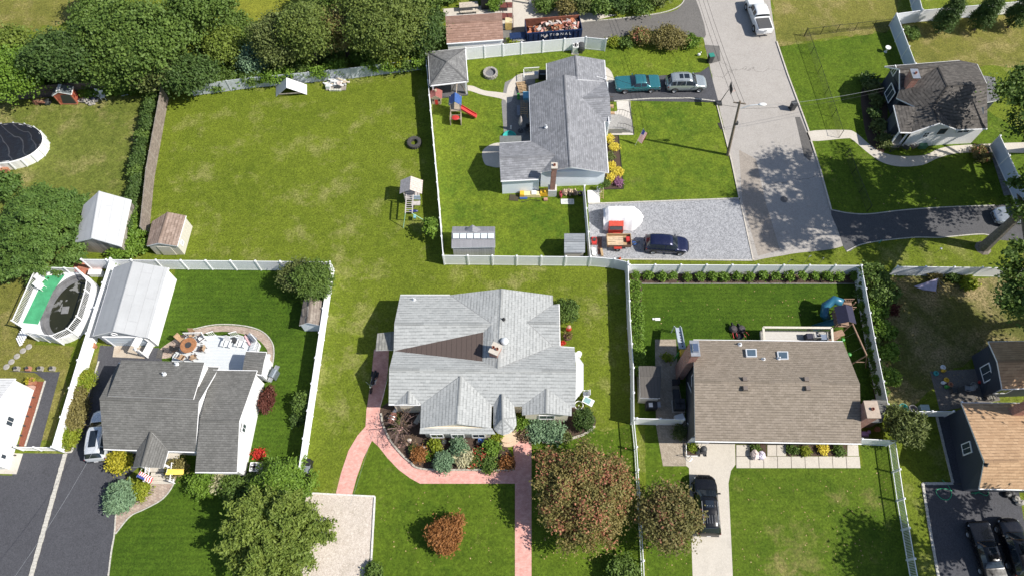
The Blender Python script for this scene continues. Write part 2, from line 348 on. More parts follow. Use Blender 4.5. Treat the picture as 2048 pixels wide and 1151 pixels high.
flat('lawn', [(-40,200),(300,190),(270,470),(170,505),(60,540),(-60,560)], z1, lawn('lawn_left', (.10,.13,.022), (.145,.165,.032), (.34,.28,.13), .56, 9.), .4)
flat('lawn', [(-60,565),(40,545),(80,540),(70,690),(150,690),(105,880),(-60,880)], z1, G_DRY, .2)
flat('meadow', [(-60,-60),(230,-60),(190,10),(120,50),(70,60),(-60,52)], z1, G_DRY, .5)
flat('meadow', [(470,-60),(640,-60),(600,20),(540,80),(500,110),(480,60)], z1, lawn('meadow_green', (.13,.17,.02), (.2,.21,.025), (.3,.25,.06), .66, 8.), .5)
z2 = .009
flat('street', [(1370,-80),(1390,0),(1412,100),(1436,205),(1463,325),(1480,396),(1508,522),(1530,517),(1600,505),(1660,499),(1692,490),(1676,460),(1662,420),(1640,340),(1605,230),(1575,150),(1553,85),(1543,20),(1528,-80)], z2, ROAD, .04)
flat('driveway', [(1212,160),(1400,145),(1418,133),(1437,205),(1212,201)], z2+.004, ASPH)
flat('parking_pad', [(1176,408),(1478,397),(1505,520),(1182,517)], z2, GRAVEL)
flat('driveway', arcs([(1662,420),(1700,427),(1740,428),(1800,421),(1880,415),(1990,411),(2100,405),(2100,476),(2000,480),(1975,470),(1950,469),(1880,475),(1830,475),(1760,482),(1720,490),(1693,503),(1676,460)], 3), z2+.004, paving('mid_asphalt', (.085,.085,.09), .3, 28, .3, .85))
flat('walkway', arcs([(1617,263),(1690,260),(1712,266),(1740,290),(1765,305),(1800,312),(1850,310),(1880,297),(1930,290),(2100,285),(2100,305),(1935,305),(1880,315),(1845,330),(1800,333),(1765,325),(1735,305),(1705,280),(1690,277),(1622,282)], 4), z2, CONC)
flat('driveway', [(1372,880),(1470,880),(1471,928),(1462,940),(1457,965),(1468,1200),(1387,1200),(1378,935),(1372,930)], z2, CONC)
flat('walkway', arcs([(748,698),(742,760),(733,818),(731,852),(715,870),(697,900),(682,945),(671,989)], 1)+[(704,989),(713,955),(727,915),(744,880),(758,893),(775,915),(797,938),(820,955),(840,966),(1030,966),(1030,1200),(1063,1200),(1063,868),(1040,878),(1026,890),(1030,938),(845,938),(822,925),(800,905),(780,880),(766,850),(760,818),(768,790),(776,740),(778,698)], z2, PINK)
flat('parking_pad', [(612,985),(750,992),(739,1200),(578,1200)], z2, GRAVW, .05)
flat('garden_bed', arcs([(760,818),(790,800),(845,808),(850,866),(990,866),(1012,890),(1029,936),(940,938),(845,936),(820,923),(800,904),(780,878),(767,850)], 3), z2+.004, MULCH)
flat('garden_bed', arcs([(1036,832),(1150,812),(1186,828),(1190,850),(1165,868),(1120,880),(1085,882),(1050,874)], 4), z2, MULCH)
flat('driveway', [(200,690),(318,695),(330,745),(275,935),(252,955),(233,1020),(228,1066),(213,1200),(44,1200),(132,906),(143,904),(154,866),(189,751)], z2, ASPH)
flat('driveway', [(-60,947),(24,950),(46,905),(126,906),(50,1200),(-60,1200)], z2, ASPH)
flat('walkway', [(12,741),(120,743),(80,893),(50,893),(91,760),(70,745)], z2, ASPH)
flat('garage_apron', [(229,690),(297,692),(289,716),(225,713)], z2+.006, paving('stained_concrete', (.42,.36,.29), .2, 26, .6, .9, 0, .3, (.26,.16,.09)))
flat('garage_apron', [(24,905),(46,906),(33,947),(-20,946)], z2+.006, CONC)
flat('walkway', arcs([(300,948),(350,946),(346,968),(325,995),(290,1015),(260,1030),(230,1066),(232,1028),(255,1010),(285,995),(300,975)], 4), z2+.004, PATIO)
flat('walkway', arcs([(318,700),(345,680),(385,660),(430,651),(480,652),(520,662),(540,680),(546,705),(540,750),(532,755),(528,730),(535,705),(528,690),(510,675),(470,664),(430,663),(395,672),(365,690),(345,712),(318,715)], 4), z2, PATIO)
flat('patio', [(1310,678),(1352,678),(1356,760),(1372,840),(1372,931),(1326,931),(1312,850)], z2+.004, PAVER)
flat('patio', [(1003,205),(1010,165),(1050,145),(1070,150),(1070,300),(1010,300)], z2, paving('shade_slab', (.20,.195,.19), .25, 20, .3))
flat('patio', arcs([(965,302),(985,288),(1004,290),(1004,332),(978,332),(968,325)], 4), z2+.004, CONC)
flat('walkway', arcs([(925,172),(945,172),(968,181),(1000,185),(1020,190),(1022,204),(1000,197),(965,190),(940,182),(925,180)], 4), z2+.008, CONC)
flat('walkway', arcs([(1020,165),(1035,150),(1065,143),(1080,143),(1080,156),(1050,160),(1032,172),(1024,200),(1012,205),(1014,180)], 4), z2+.012, CONC)
flat('walkway', [(1233,202),(1260,201),(1267,270),(1222,270),(1222,225),(1235,222)], z2+.008, paving('pale_pavers', (.50,.47,.43), .2, 22, .3))
flat('walkway', arcs([(1205,135),(1220,140),(1228,160),(1218,166),(1205,166)], 4), z2+.008, CONC)
flat('garden_bed', [(1212,272),(1236,272),(1246,377),(1208,378)], z2+.004, MULCH)
flat('garden_bed', [(1262,545),(1722,545),(1726,566),(1284,566),(1282,745),(1274,745)], z2, MULCH)
flat('garden_bed', [(1708,566),(1728,560),(1778,800),(1752,810)], z2, MULCH)
flat('garden_bed', arcs([(1735,160),(1760,165),(1775,200),(1770,300),(1755,300),(1735,280),(1725,230),(1722,190)], 3), z2-.002, MULCH)
flat('patio', [(885,18),(985,10),(1060,-30),(1075,10),(1160,25),(1235,30),(1170,46),(1050,60),(1003,62),(1003,90),(985,92),(985,30),(890,32)], z2, CONC)
flat('driveway', arcs([(985,62),(1165,45),(1320,28),(1362,12),(1372,-30),(1392,0),(1412,70),(1385,72),(1300,62),(1220,80),(1180,95),(985,105)], 3), z2+.004, ASPH2)
flat('driveway', [(1845,968),(2035,965),(2055,1080),(2075,1200),(1884,1200),(1858,1050)], z2, ASPH)
flat('driveway', [(1872,828),(1900,828),(1924,966),(1906,967)], z2, ASPH)
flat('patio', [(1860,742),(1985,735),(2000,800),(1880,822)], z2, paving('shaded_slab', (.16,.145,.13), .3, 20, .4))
flat('planting_strip', [(181,720),(199,700),(189,751),(154,866),(143,904),(128,903)], z2-.003, G_DRY)
flat('garden_bed', [(70,762),(90,762),(52,892),(36,892)], z2-.002, M('red_mulch', (.20,.065,.035), .95, var=.4, sc=12, bump=.6))
flat('road_patch', [(1409,90),(1439,92),(1441,122),(1420,128)], z2+.006, ASPH2)
flat('road_patch', [(1590,234),(1600,234),(1627,300),(1620,322),(1608,312)], z2+.006, paving('dark_patch', (.11,.105,.1), .3, 24, .3))
flat('road_patch', [(1478,300),(1512,318),(1530,400),(1560,500),(1516,512),(1484,398)], z2+.003, paving('dusty_patch', (.29,.255,.22), .25, 20, .35))

def edging(px, z=.1, w=.12, closed=False, m=None, name='edging'):
    """a kerb of single blocks, joined: too small to pick apart"""
    mb = MB(); pts = PX(px)
    for a, b in zip(pts, pts[1:]):
        L = (b-a).length; n = max(1, round(L/.3)); d = (b-a)/n
        for i in range(n):
            p = a+d*i; q = a+d*(i+.95); h = z*random.uniform(.85, 1.1); mb.beam(p+Vector((0,0,h/2)), q+Vector((0,0,h/2)), w*random.uniform(.9, 1.1), h)
    return struct(name, mb, m or LEDGE)
def kerb(px, z=.12, w=.15):
    mb = MB(); pts = PX(px)
    for a, b in zip(pts, pts[1:]): mb.beam(a+Vector((0,0,z/2)), b+Vector((0,0,z/2)), w, z)
    return struct('kerb', mb, M('kerb_concrete', (.52,.48,.42), .85, var=.2))
kerb([(1553,84),(1575,150),(1605,230),(1617,263)]); kerb([(1622,283),(1640,340),(1662,420)])
kerb([(1432,204),(1463,325),(1478,396)], .1, .12); kerb([(1480,400),(1506,520)], .06, .12)
edging([(1228,203),(1300,198),(1380,197),(1430,203)]); edging([(1178,408),(1478,397)]); edging([(1182,518),(1505,521)], .08)
edging(oarc([(1662,420),(1700,427),(1740,428),(1800,421),(1880,415),(1990,411)]), .06, .1)
edging(oarc([(1693,503),(1720,490),(1760,482),(1830,475),(1880,475),(1950,469),(1975,470),(2000,480)]), .06, .1)
edging([(612,985),(750,992),(739,1190)], .12, .14, m=M('white_block', (.66,.64,.6), .8, var=.12))
edging([(131,907),(60,1160)], .1, .35); edging([(198,722),(189,751),(154,866),(144,903),(130,905)], .1, .12); edging(oarc([(232,1028),(229,1068),(222,1110),(212,1195)]), .08, .1)
edging(oarc([(350,948),(346,970),(325,997),(290,1017),(260,1032),(231,1067)]), .06, .09)
edging([(91,761),(72,825),(51,892)], .1, .12); edging(oarc([(762,826),(767,850),(780,878),(800,904),(820,923),(845,937),(940,939),(1029,938)]), .14, .16, m=M('fieldstone', (.42,.39,.33), .9, var=.35, sc=6))
edging(oarc([(1085,883),(1120,881),(1165,869),(1190,851)]), .14, .2, m=MATS['fieldstone'])
edging(oarc([(1170,44),(1235,38),(1320,27),(1362,10),(1374,-20)]), .08, .1); edging([(1846,1190),(1872,1160)], .08, .1)
edging([(1845,966),(1858,1050),(1884,1195)], .08, .22); edging([(1845,966),(1906,966)], .08, .22); edging([(1872,828),(1905,964)], .08, .2)
edging(oarc([(385,658),(430,649),(480,650),(520,660),(542,680),(548,705),(542,750)]), .07, .1)
edging([(1282,567),(1722,567)], .06, .08, m=M('plastic_edging', (.3,.29,.27), .8))
edging([(1212,271),(1237,271),(1247,378),(1208,379)], .05, .07, m=BLACK); edging([(1258,201),(1268,270)], .06, .07, m=DARK)

# concrete walk along the brown-roofed house: every slab is a piece
def slabwalk(name, rows, m, gap=.02, h=.05):
    w = struct(name, MB().sheet(PX(rows[0], .006)), MULCH); k = 0
    for a0, a1, b0, b1, n in rows[1]:
        A0, A1, B0, B1 = (P(*q) for q in (a0, a1, b0, b1))
        for i in range(n):
            g = gap/(A1-A0).length; s, e = i/n+g, (i+1)/n-g
            q = [A0.lerp(A1, s), A0.lerp(A1, e), B0.lerp(B1, e), B0.lerp(B1, s)]
            hh = h*random.uniform(.92, 1.08); ob('slab', MB().prism(q, .004, hh), m, w, bev=.008)
    return w
slabwalk('walkway', ([(1472,911),(1719,912),(1720,935),(1472,935)], [((1472,912),(1719,912),(1472,935),(1721,935),9)]), CONC)
slabwalk('walkway', ([(1472,888),(1500,888),(1500,911),(1472,911)], [((1472,889),(1500,889),(1472,911),(1500,911),1)]), CONC)
slabwalk('walkway', ([(1534,888),(1572,888),(1572,911),(1534,911)], [((1534,889),(1572,889),(1534,911),(1572,911),2)]), CONC)
slabwalk('walkway', ([(1694,888),(1716,888),(1718,911),(1694,911)], [((1694,889),(1716,889),(1694,911),(1718,911),1)]), CONC)
slabwalk('walkway', ([(1981,308),(1996,306),(2027,388),(2008,390)], [((1995,307),(2027,390),(1982,309),(2008,392),8)]), M('bluestone', (.2,.2,.2), .85, var=.25))
for (x0, x1) in ((1501,1533),(1573,1693)): flat('garden_bed', [(x0,888),(x1,888),(x1,911),(x0,911)], z2+.006, MULCH)
flat('garden_bed', [(1371,888),(1392,888),(1393,911),(1372,911)], z2+.01, MULCH)

# ============================================================ fences
FENCES = {}
def fence(px, label, h=1.83, sp=2.42, style='panel', m=None, pm=None, name='vinyl_fence', top=True, cap=True, group=None, z0=0.):
    """px: photo points of the top line; posts every sp metres, each panel with its rails"""
    m = m or WHITE; pm = pm or m; pts = PX(px, h+z0) if top else [p+Vector((0,0,h)) for p in PX(px)]; pts = [Vector((p.x, p.y, z0)) for p in pts]
    r = root(name, label, 'fence', pts[0], 0, group); rel = [p-pts[0] for p in pts]
    pw = .13 if style != 'stockade' else .1; k = (h, pw, m.name)
    if k not in FENCES:
        b = MB().box((0,0,(h+.08)/2), (pw,pw,h+.08))
        if cap: b.box((0,0,h+.1), (pw+.04,pw+.04,.04)); b.box((0,0,h+.15), (pw+.02,pw+.02,.06), top=.15)
        FENCES[k] = meshof('post', b, m)
    posts = []
    for i, (a, b) in enumerate(zip(rel, rel[1:])):
        d = b-a; L = d.length; n = max(1, round(L/sp)); d /= L; ang = math.atan2(d.y, d.x); seg = L/n
        for j in range(n+1 if i == len(rel)-2 else n):
            q = ob('post', FENCES[k], None, r); q.location = a+d*seg*j; q.rotation_euler = (0,0,ang)
        l = seg-pw; bp = MB(); br = MB(); bb = MB()
        if style == 'panel':
            nb = max(2, round(l/.28))
            for t in range(nb): bp.box((-l/2+l*(t+.5)/nb, 0, h/2+.02), (l/nb-.008, .03, h-.2))
            bp.box((0,0,h/2+.02), (l, .018, h-.22)); br.box((0,0,h-.03), (l,.05,.13)); bb.box((0,0,.11), (l,.05,.13))
        elif style == 'picket':
            nb = round(l/.12)
            for t in range(nb): bp.box((-l/2+l*(t+.5)/nb, 0, h/2), (.035,.022,h-.12))
            br.box((0,0,h-.05), (l,.05,.09)); bb.box((0,0,.13), (l,.05,.09))
        elif style == 'stockade':
            nb = round(l/.15)
            for t in range(nb): bp.box((-l/2+l*(t+.5)/nb, .03, h/2+random.uniform(-.02,.02)), (l/nb-.012,.02,h), rz=random.uniform(-.01,.01))
            br.box((0,-.03,h-.08), (l+pw,.06,.1)); bb.box((0,-.03,.15), (l+pw,.06,.1))
        pmsh = meshof('panel', bp, pm); rm = meshof('rail', br, m); bm_ = meshof('rail', bb, m)
        mid = None
        if style == 'stockade': mid = meshof('rail', MB().box((0,-.03,h*.5), (l+pw,.06,.1)), m)
        for j in range(n):
            c = a+d*seg*(j+.5)
            for nm, me in (('panel', pmsh), ('rail', rm), ('rail', bm_), ('rail', mid)):
                if me is None: continue
                q = ob(nm, me, None, r); q.location = c; q.rotation_euler = (0,0,ang)
                if style == 'picket' and nm == 'panel': q['kind'] = 'stuff'
    return r
fence([(163,519),(660,524)], 'white vinyl privacy fence behind the pale grey garage and dark green back lawn')
fence([(660,524),(598,934)], 'sunlit white vinyl fence between the dark green lawn and the olive centre lawn')
fence([(221,517),(156,720),(104,893)], 'long sunlit white vinyl fence between garage driveway and oval pool yard')
fence([(851,104),(861,222),(874,365),(886,511)], 'white vinyl fence seen edge on beside the grey gazebo and tyre')
fence([(886,511),(1181,514),(1229,518),(1256,524)], 'white vinyl fence behind two small sheds, ending in a bend at the gravel pad')
fence([(1256,527),(1260.6,641),(1267,735),(1268,836)], 'white vinyl fence edge on between the light grey roofed house and young hedge')
fence([(931,97),(1043,86),(1172,75),(1213,79)], 'white vinyl fence in front of the blue debris dumpster')
fence([(1169,372),(1181,513)], 'white vinyl fence edge on along the gravel parking pad end', h=1.7)
fence([(1259,529.5),(1722,531)], 'white vinyl fence behind the row of young evergreens')
fence([(1723,531),(1749,675),(1776,808)], 'white vinyl fence in half shade behind the wooden swing set')
fence([(1795,533),(1965,535),(2075,537)], 'white vinyl fence beside the draped lilac tarp frame')
fence([(1274,836),(1368,838)], 'short white vinyl fence section with gate between side patio and concrete drive')
fence([(1724,877),(1791,880)], 'short white vinyl fence section beside the outside brick chimney')
fence([(1822,822),(1907,822)], 'short white vinyl fence beside the blue grey gabled house', h=1.5)
SHADEP = M('shade_tinted_vinyl', (.55,.62,.74), .5, var=.05, sc=1.2, bump=.05)  # white vinyl with the blue of its shaded side put into the colour
fence([(1793,28),(1831,128)], 'white framed fence with shade tinted panels meeting the brick chimney house', pm=SHADEP)
fence([(1793,28),(1845,21),(2080,0)], 'white vinyl fence behind the dark columnar evergreens')
fence([(1845,20),(1830,-40)], 'short white vinyl fence running away behind the columnar evergreens', pm=SHADEP)
fence([(2000,272),(2057,395)], 'white framed fence with shade tinted panels beside the stepping slabs', pm=SHADEP)
fence([(851,118),(700,137),(490,157),(378,172)], 'weathered pale vinyl fence overgrown with green vines', h=1.6, m=M('dirty_vinyl', (.5,.53,.56), .6, var=.2, sc=1.5), cap=False)
fence([(1268,838),(1273.5,893),(1279,985),(1287,1120),(1290,1190)], 'white picket fence between the red leafed maple and the concrete driveway', h=1.3, style='picket', name='picket_fence')
fence([(1791,881),(1808,996),(1829,1116),(1838,1165)], 'white picket fence between wide front lawn and dark driveway with hose', h=1.3, style='picket', name='picket_fence')
fence([(322,175),(292,337),(280,453)], 'weathered grey wooden stockade fence with dark hedge behind it', style='stockade', m=WOODG, pm=M('stockade_board', (.25,.205,.175), .9, var=.35, sc=3), name='wooden_fence', cap=False)
fence([(-60,184),(0,179),(135,167),(300,156)], 'dark weathered wooden fence under the trees behind the red playhouse', style='stockade', m=M('dark_wood', (.13,.105,.09), .9, var=.35), name='wooden_fence', cap=False)
def chainlink(px, label, h=1.2):
    mb = MB(); pts = [Vector((p.x, p.y, 0)) for p in PX(px, h)]; r = root('chain_link_fence', label, 'fence', pts[0]); rel = [p-pts[0] for p in pts]
    m = M('black_chain', (.02,.024,.022), .5, .3)
    pm = meshof('post', MB().cyl((0,0,0), .03, h+.05, 8).ball((0,0,h+.06), .04, 8), m)
    for i, (a, b) in enumerate(zip(rel, rel[1:])):
        d = b-a; L = d.length; n = max(1, round(L/2.6)); seg = d/n
        for j in range(n+(i == len(rel)-2)): ob('post', pm, None, r).location = a+seg*j
        ob('rail', MB().tube([a+Vector((0,0,h)), b+Vector((0,0,h))], .022, 6).tube([a+Vector((0,0,.06)), b+Vector((0,0,.06))], .008, 4), m, r)
        w = MB(); k = int(L/.11); up = Vector((0,0,h-.1)); q = d/L*(h-.1)
        for j in range(k+1):
            p = a+d*(j/k)+Vector((0,0,.06))
            for s in (1, -1):
                e = p+q*s*.9+up; t = 1.
                f = (e-a).dot(d)/L/L
                if f > 1 or f < 0:
                    f0 = j/k; t = ((1-f0) if f > 1 else f0)/abs(f-f0)
                w.tube([p, p+(e-p)*t], .0035, 3, cap=False)
        o = ob('mesh', w, m, r); o['kind'] = 'stuff'
    return r
chainlink([(1615.6,56),(1643,132),(1673,219),(1687,262)], 'black chain link fence along the lawn above the curved walk')
chainlink([(1699,297),(1713,335),(1744,411)], 'black chain link fence along the shaded lawn below the curved walk')
chainlink([(1616,58),(1680,50),(1790,38)], 'black chain link fence crossing the lawn to the shade tinted fence')

# ============================================================ buildings
def V(q): return q if isinstance(q, Vector) else P(*q)
def roofmb(polys, t=.16, lift=0.):
    """closed roof slab from outline polygons; UVs run along the eave and up the slope, in metres"""
    mb = MB(); key = {}
    def idx(p):
        k = (round(p.x, 2), round(p.y, 2), round(p.z, 2))
        if k not in key: key[k] = len(mb.v); mb.v.append((p.x, p.y, p.z+lift))
        return key[k]
    F = []
    for q in polys:
        pts = [V(a) for a in q]; n = Vector((0,0,0))
        for i in range(len(pts)): n += (pts[i]-pts[0]).cross(pts[(i+1) % len(pts)]-pts[0])
        if n.z < 0: pts.reverse(); n = -n
        n.normalize(); f = []
        for p in pts:
            i = idx(p)
            if i not in f: f.append(i)
        if len(f) < 3: continue
        u = Vector((-n.y, n.x, 0)); u = u.normalized() if u.length > .02 else Vector((1,0,0)); w = n.cross(u)
        mb.uv[len(F)] = [(Vector(mb.v[i]).dot(u), Vector(mb.v[i]).dot(w)) for i in f]; F.append(tuple(f))
    N = len(mb.v); mb.v += [(x, y, z-t) for x, y, z in mb.v]; ed = {}
    for f in F:
        for a, b in zip(f, f[1:]+f[:1]): ed[(a, b)] = 1
    S = [(b, a, a+N, b+N) for a, b in ed if (b, a) not in ed]
    mb.f = F+[tuple(i+N for i in reversed(f)) for f in F]+S; mb.m = [0]*len(F)+[1]*(len(F)+len(S)); return mb
def caps(lines, w=.26, lift=.03):
    mb = MB()
    for a, b in lines:
        a, b = V(a)+Vector((0,0,lift)), V(b)+Vector((0,0,lift)); d = (b-a).normalized(); s = d.cross(Vector((0,0,1))).normalized()
        for k in (-1, 1):
            q = [a, b, b+s*k*w/2-Vector((0,0,w*.2)), a+s*k*w/2-Vector((0,0,w*.2))]; mb.add(q, [(0,1,2,3) if k < 0 else (3,2,1,0)])
            mb.uv[len(mb.f)-1] = [(0,0),(.3*(b-a).length,0),(.3*(b-a).length,.1),(0,.1)]
    return mb
def gutters(lines):
    mb = MB()
    for a, b in lines: a, b = V(a), V(b); mb.beam(a-Vector((0,0,.09)), b-Vector((0,0,.09)), .13, .11)
    return mb
def gut_(par, lines):
    for l in lines: ob('gutter', gutters([l]), TRIM, par, w=True)
def inset(A, B, C, D, ov):
    """the wall corners under four eave corners"""
    oe, os = ov if isinstance(ov, tuple) else (ov, ov); ad, ab = (D-A).normalized(), (B-A).normalized(); bc, dc = (C-B).normalized(), (C-D).normalized()
    return A+ad*oe+ab*os, B+bc*oe-ab*os, C-bc*oe-dc*os, D-ad*oe+dc*os
def gable(r, A, B, C, D, R1, R2, rm, wm, ov=.3, t=.16, roofname='roof', cap=True, gut=True, lift=0., wall=True):
    """A,B the eave corners of one end, D,C of the other, R1-R2 the ridge"""
    A, B, C, D, R1, R2 = map(V, (A, B, C, D, R1, R2))
    ro = ob(roofname, roofmb([[A, R1, R2, D], [R1, B, C, R2]], t, lift), [rm, TRIM], r, w=True)
    if cap: ob('ridge_cap', caps([(R1, R2)], lift=.02+lift), rm, ro, w=True)
    if gut: gut_(ro, [(A, D), (B, C)])
    if wall:
        a, b, c, d = inset(A, B, C, D, ov); ov, os_ = ov if isinstance(ov, tuple) else (ov, ov); rd = (R2-R1).normalized(); r1 = R1+rd*ov; r2 = R2-rd*ov; mb = MB()
        sl = .5*os_
        vs = [Vector((p.x, p.y, 0)) for p in (a, b, c, d)]+[Vector((p.x, p.y, q.z-t+sl*.5)) for p, q in ((a, A), (b, B), (c, C), (d, D))]+[r1-Vector((0,0,t+.02)), r2-Vector((0,0,t+.02))]
        mb.add(vs, [(0,1,5,8,4), (1,2,6,5), (2,3,7,9,6), (3,0,4,7)]); mb.f = [tuple(f) for f in mb.f]
        W = ob('wall', mb, wm, r, w=True); return ro, vs
    return ro, None
def win(r, A, B, u, z, w, h, fm=None, gm=None, bars=(0, 0), off=.03, name='window'):
    """window on the wall line A-B (outward on the right hand of A->B)"""
    A, B = Vector((A[0], A[1], 0)), Vector((B[0], B[1], 0)); d = (B-A).normalized(); n = Vector((d.y, -d.x, 0)); c = A.lerp(B, u)+Vector((0,0,z))+n*off; f = .09
    mb = MB(); up = Vector((0,0,1))
    for s in (-1, 1):
        mb.beam(c+d*s*(w/2-f/2)-up*(h/2-f), c+d*s*(w/2-f/2)+up*(h/2-f), .08, f) if False else mb.box(c+d*s*(w/2-f/2), (f, .08, h-2*f), rz=math.atan2(d.y, d.x))
        mb.box(c+up*s*(h/2-f/2), (w, .08, f), rz=math.atan2(d.y, d.x))
    for i in range(bars[0]): mb.box(c+d*(-w/2+w*(i+1)/(bars[0]+1)), (.04, .06, h-2*f), rz=math.atan2(d.y, d.x))
    for i in range(bars[1]): mb.box(c+up*(-h/2+h*(i+1)/(bars[1]+1)), (w-2*f, .055, .04), rz=math.atan2(d.y, d.x))
    o = ob(name, mb, fm or TRIM, r, w=True); ob('pane', MB().box(c, (w-2*f, .03, h-2*f), rz=math.atan2(d.y, d.x)), gm or GLASS, o, w=True); return o
def prismwall(r, px, z, m, k=.96, name='wall', z0=0.):
    pts = [V((*p[:2], z)) for p in px]; c = sum(pts, Vector((0,0,0)))/len(pts)
    return ob(name, MB().prism([c+(p-c)*k for p in pts], z0, z-.05), m, r, w=True)
def chimney(r, base, w, d, z0, z1, rz=0, pots=1, capm=None, m=None):
    o = ob('chimney', MB().box((base.x, base.y, (z0+z1)/2), (w, d, z1-z0), rz=rz).box((base.x, base.y, z1-.1), (w+.1, d+.1, .14), rz=rz), m or BRICK, r, w=True)
    ob('chimney_cap', MB().box((base.x, base.y, z1+.03), (w+.14, d+.14, .08), rz=rz), capm or CONC, o, w=True)
    for i in range(pots):
        q = Vector((base.x, base.y, 0))+Matrix.Rotation(rz, 3, 'Z') @ Vector(((i-(pots-1)/2)*.36, 0, 0)); ob('flue', MB().lathe([(.13,0),(.13,.2),(.1,.2),(.1,.05),(0,.05)], 10, (q.x, q.y, z1+.06)), M('flue_clay', (.3,.12,.08), .8), o, w=True)
    return o
def vent(r, px, z, m=None, k='pipe'):
    p = P(*px, z)
    if k == 'pipe': return ob('vent_pipe', MB().tube([p-Vector((0,0,.2)), p+Vector((0,0,.32))], .06, 8).lathe([(.2,-.03),(.09,.06),(.07,.16)], 8, p), m or ALU, r, w=True)
    if k == 'box': return ob('roof_vent', MB().box(p+Vector((0,0,.1)), (.42,.42,.2), top=.85), m or M('vent_brown', (.16,.13,.11), .5), r, w=True)
    if k == 'dome': return ob('roof_turbine', MB().lathe([(.3,-.1),(.3,.05),(.34,.08),(.36,.22),(.28,.34),(.12,.4),(0,.41)], 16, p), m or ALU, r, True, w=True)
def bpos(px): p = V((*px[:2], 0)); return Vector((p.x, p.y, 0))

S_LIGHT = shingle('light_grey_shingle', (.35,.362,.358), (.405,.416,.41), .06, .3, .4, dash=.5)
S_DARK = shingle('charcoal_shingle', (.135,.133,.125), (.185,.182,.172), .22, .2, .3, dash=.42)
S_BROWN = shingle('tan_brown_shingle', (.225,.188,.148), (.285,.24,.195), .16, .22, .34, dash=.5)
S_SLATE = shingle('slate_grey_shingle', (.20,.205,.22), (.30,.305,.325), .28, .24, .36, dash=.4)
S_RED = shingle('red_brown_shingle', (.27,.165,.125), (.36,.23,.18), .15)
S_TAN = shingle('orange_tan_shingle', (.42,.27,.16), (.52,.35,.215), .18)
S_MIX = shingle('brown_grey_shingle', (.085,.078,.072), (.145,.132,.12), .2, .34, .33, dash=.7)
S_FELT = shingle('pale_roll_roofing', (.46,.47,.48), (.48,.49,.5), .2, 1., 4., dash=.05, mort=.97)
S_GAZ = shingle('gazebo_shingle', (.15,.15,.15), (.26,.26,.255), .3, .2, .3)
W_WHITE = siding('white_siding', (.80,.80,.79)); W_CREAM = siding('cream_siding', (.8,.73,.6), .2); W_BLUE = siding('pale_blue_siding', (.76,.82,.88))
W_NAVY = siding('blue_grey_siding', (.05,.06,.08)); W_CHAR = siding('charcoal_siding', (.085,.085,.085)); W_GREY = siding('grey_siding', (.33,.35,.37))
W_SHED = siding('shed_cladding', (.58,.55,.48), .25); W_BROWNW = siding('brown_siding', (.22,.15,.11))

# ---- C: light grey ranch with many gables, in the centre
r = root('ranch_house', 'light grey shingled ranch house with many front gables and a brown flat roof wedge', 'house', bpos((965,740)))
e = 2.6; N1 = (900,589.5,e); r1L = (788.7,646.3,3.8); r1R = (983.7,647,3.85); tip = (787.3,701.2,3.); tN = (966.9,663.4,3.45); tS = (964.5,721.9,3.45); J = (995.5,736.4,4.); AP = (1003,577,4.)
r2L = (778.4,737.3,4.); r2R = (1152,740.8,4.); v1 = (1106,608.7,e); v2 = (1106,691.5,e); eR = (1054.6,644.2,3.3); eG = (1119,644.8,3.3); SWc = (777.2,807.6,e); SEc = (1150.6,812.6,e)
polys = [[(800.6,589.5,e), r1L, r1R, N1], [r1L, tip, tN, r1R], [N1, r1R, tN, tS, J, AP], [tip, r2L, J, tS], [AP, J, v2, eR, v1, (1105.4,590.4,e)],
         [eR, v1, (1117.6,607.3,e), eG], [eR, eG, (1119.6,693,e), v2], [J, r2R, (1149,694.4,e), v2], [r2L, SWc, SEc, r2R, J]]
RF = ob('roof', roofmb(polys), [S_LIGHT, TRIM], r, w=True)
ob('flat_roof', roofmb([[tip, tS, tN]], .1, .015), [wood('brown_membrane', (.082,.06,.052), .45, 0, .1, .85), TRIM], r, w=True)
ob('ridge_cap', caps([(r1L, r1R), (r2L, r2R), (J, AP), (eR, eG)]), S_LIGHT, RF, w=True)
ob('valley_shadow_strip', caps([(N1, r1R), (J, v2), (eR, v1), (eR, v2)], .1, .015), M('valley_shadow', (.25,.25,.25), .8), RF, w=True)  # dark strips paint the shade into the roof valleys
gut_(RF, [((800.6,589.5,e), N1), (SWc, (842,808,e)), ((1149,694.4,e), v2), ((1117.6,607.3,e), (1119.6,693,e))])
def fgable(ridge0, ridge1, L0, L1, R0, R1_, wallpx=None, zb=0.):
    g = ob('gable_roof', roofmb([[ridge0, L0, L1, ridge1], [ridge0, ridge1, R1_, R0]], .12, .02), [S_LIGHT, TRIM], r, w=True)
    ob('ridge_cap', caps([(ridge0, ridge1)], .24, .05), S_LIGHT, g, w=True); a, b, c = V(L1), V(R1_), V(ridge1); s = Vector((0,.18,0))
    ob('gable_wall', MB().add([a+s-Vector((0,0,.1)), b+s-Vector((0,0,.1)), c+s-Vector((0,0,.12)), a+s*1.5-Vector((0,0,.1)), b+s*1.5-Vector((0,0,.1)), c+s*1.5-Vector((0,0,.12))], [(0,1,2),(5,4,3),(0,2,5,3),(1,4,5,2),(0,3,4,1)]), W_CREAM, g, w=True); return g
fgable((817.4,781,3.15), (816.2,805.8,3.15), (790,806,e), (790,808.5,e), (842,806,e), (842,808.5,e))
fgable((920.8,751.4,3.76), (914.3,846.6,3.76), (842,808,e), (840.7,855,e), (983.7,804,e), (982,855,e))
fgable((1093,776.5,3.3), (1092,825.3,3.3), (1044.3,811,e), (1044.3,829,e), (1143.3,812,e), (1143.3,830.3,e))
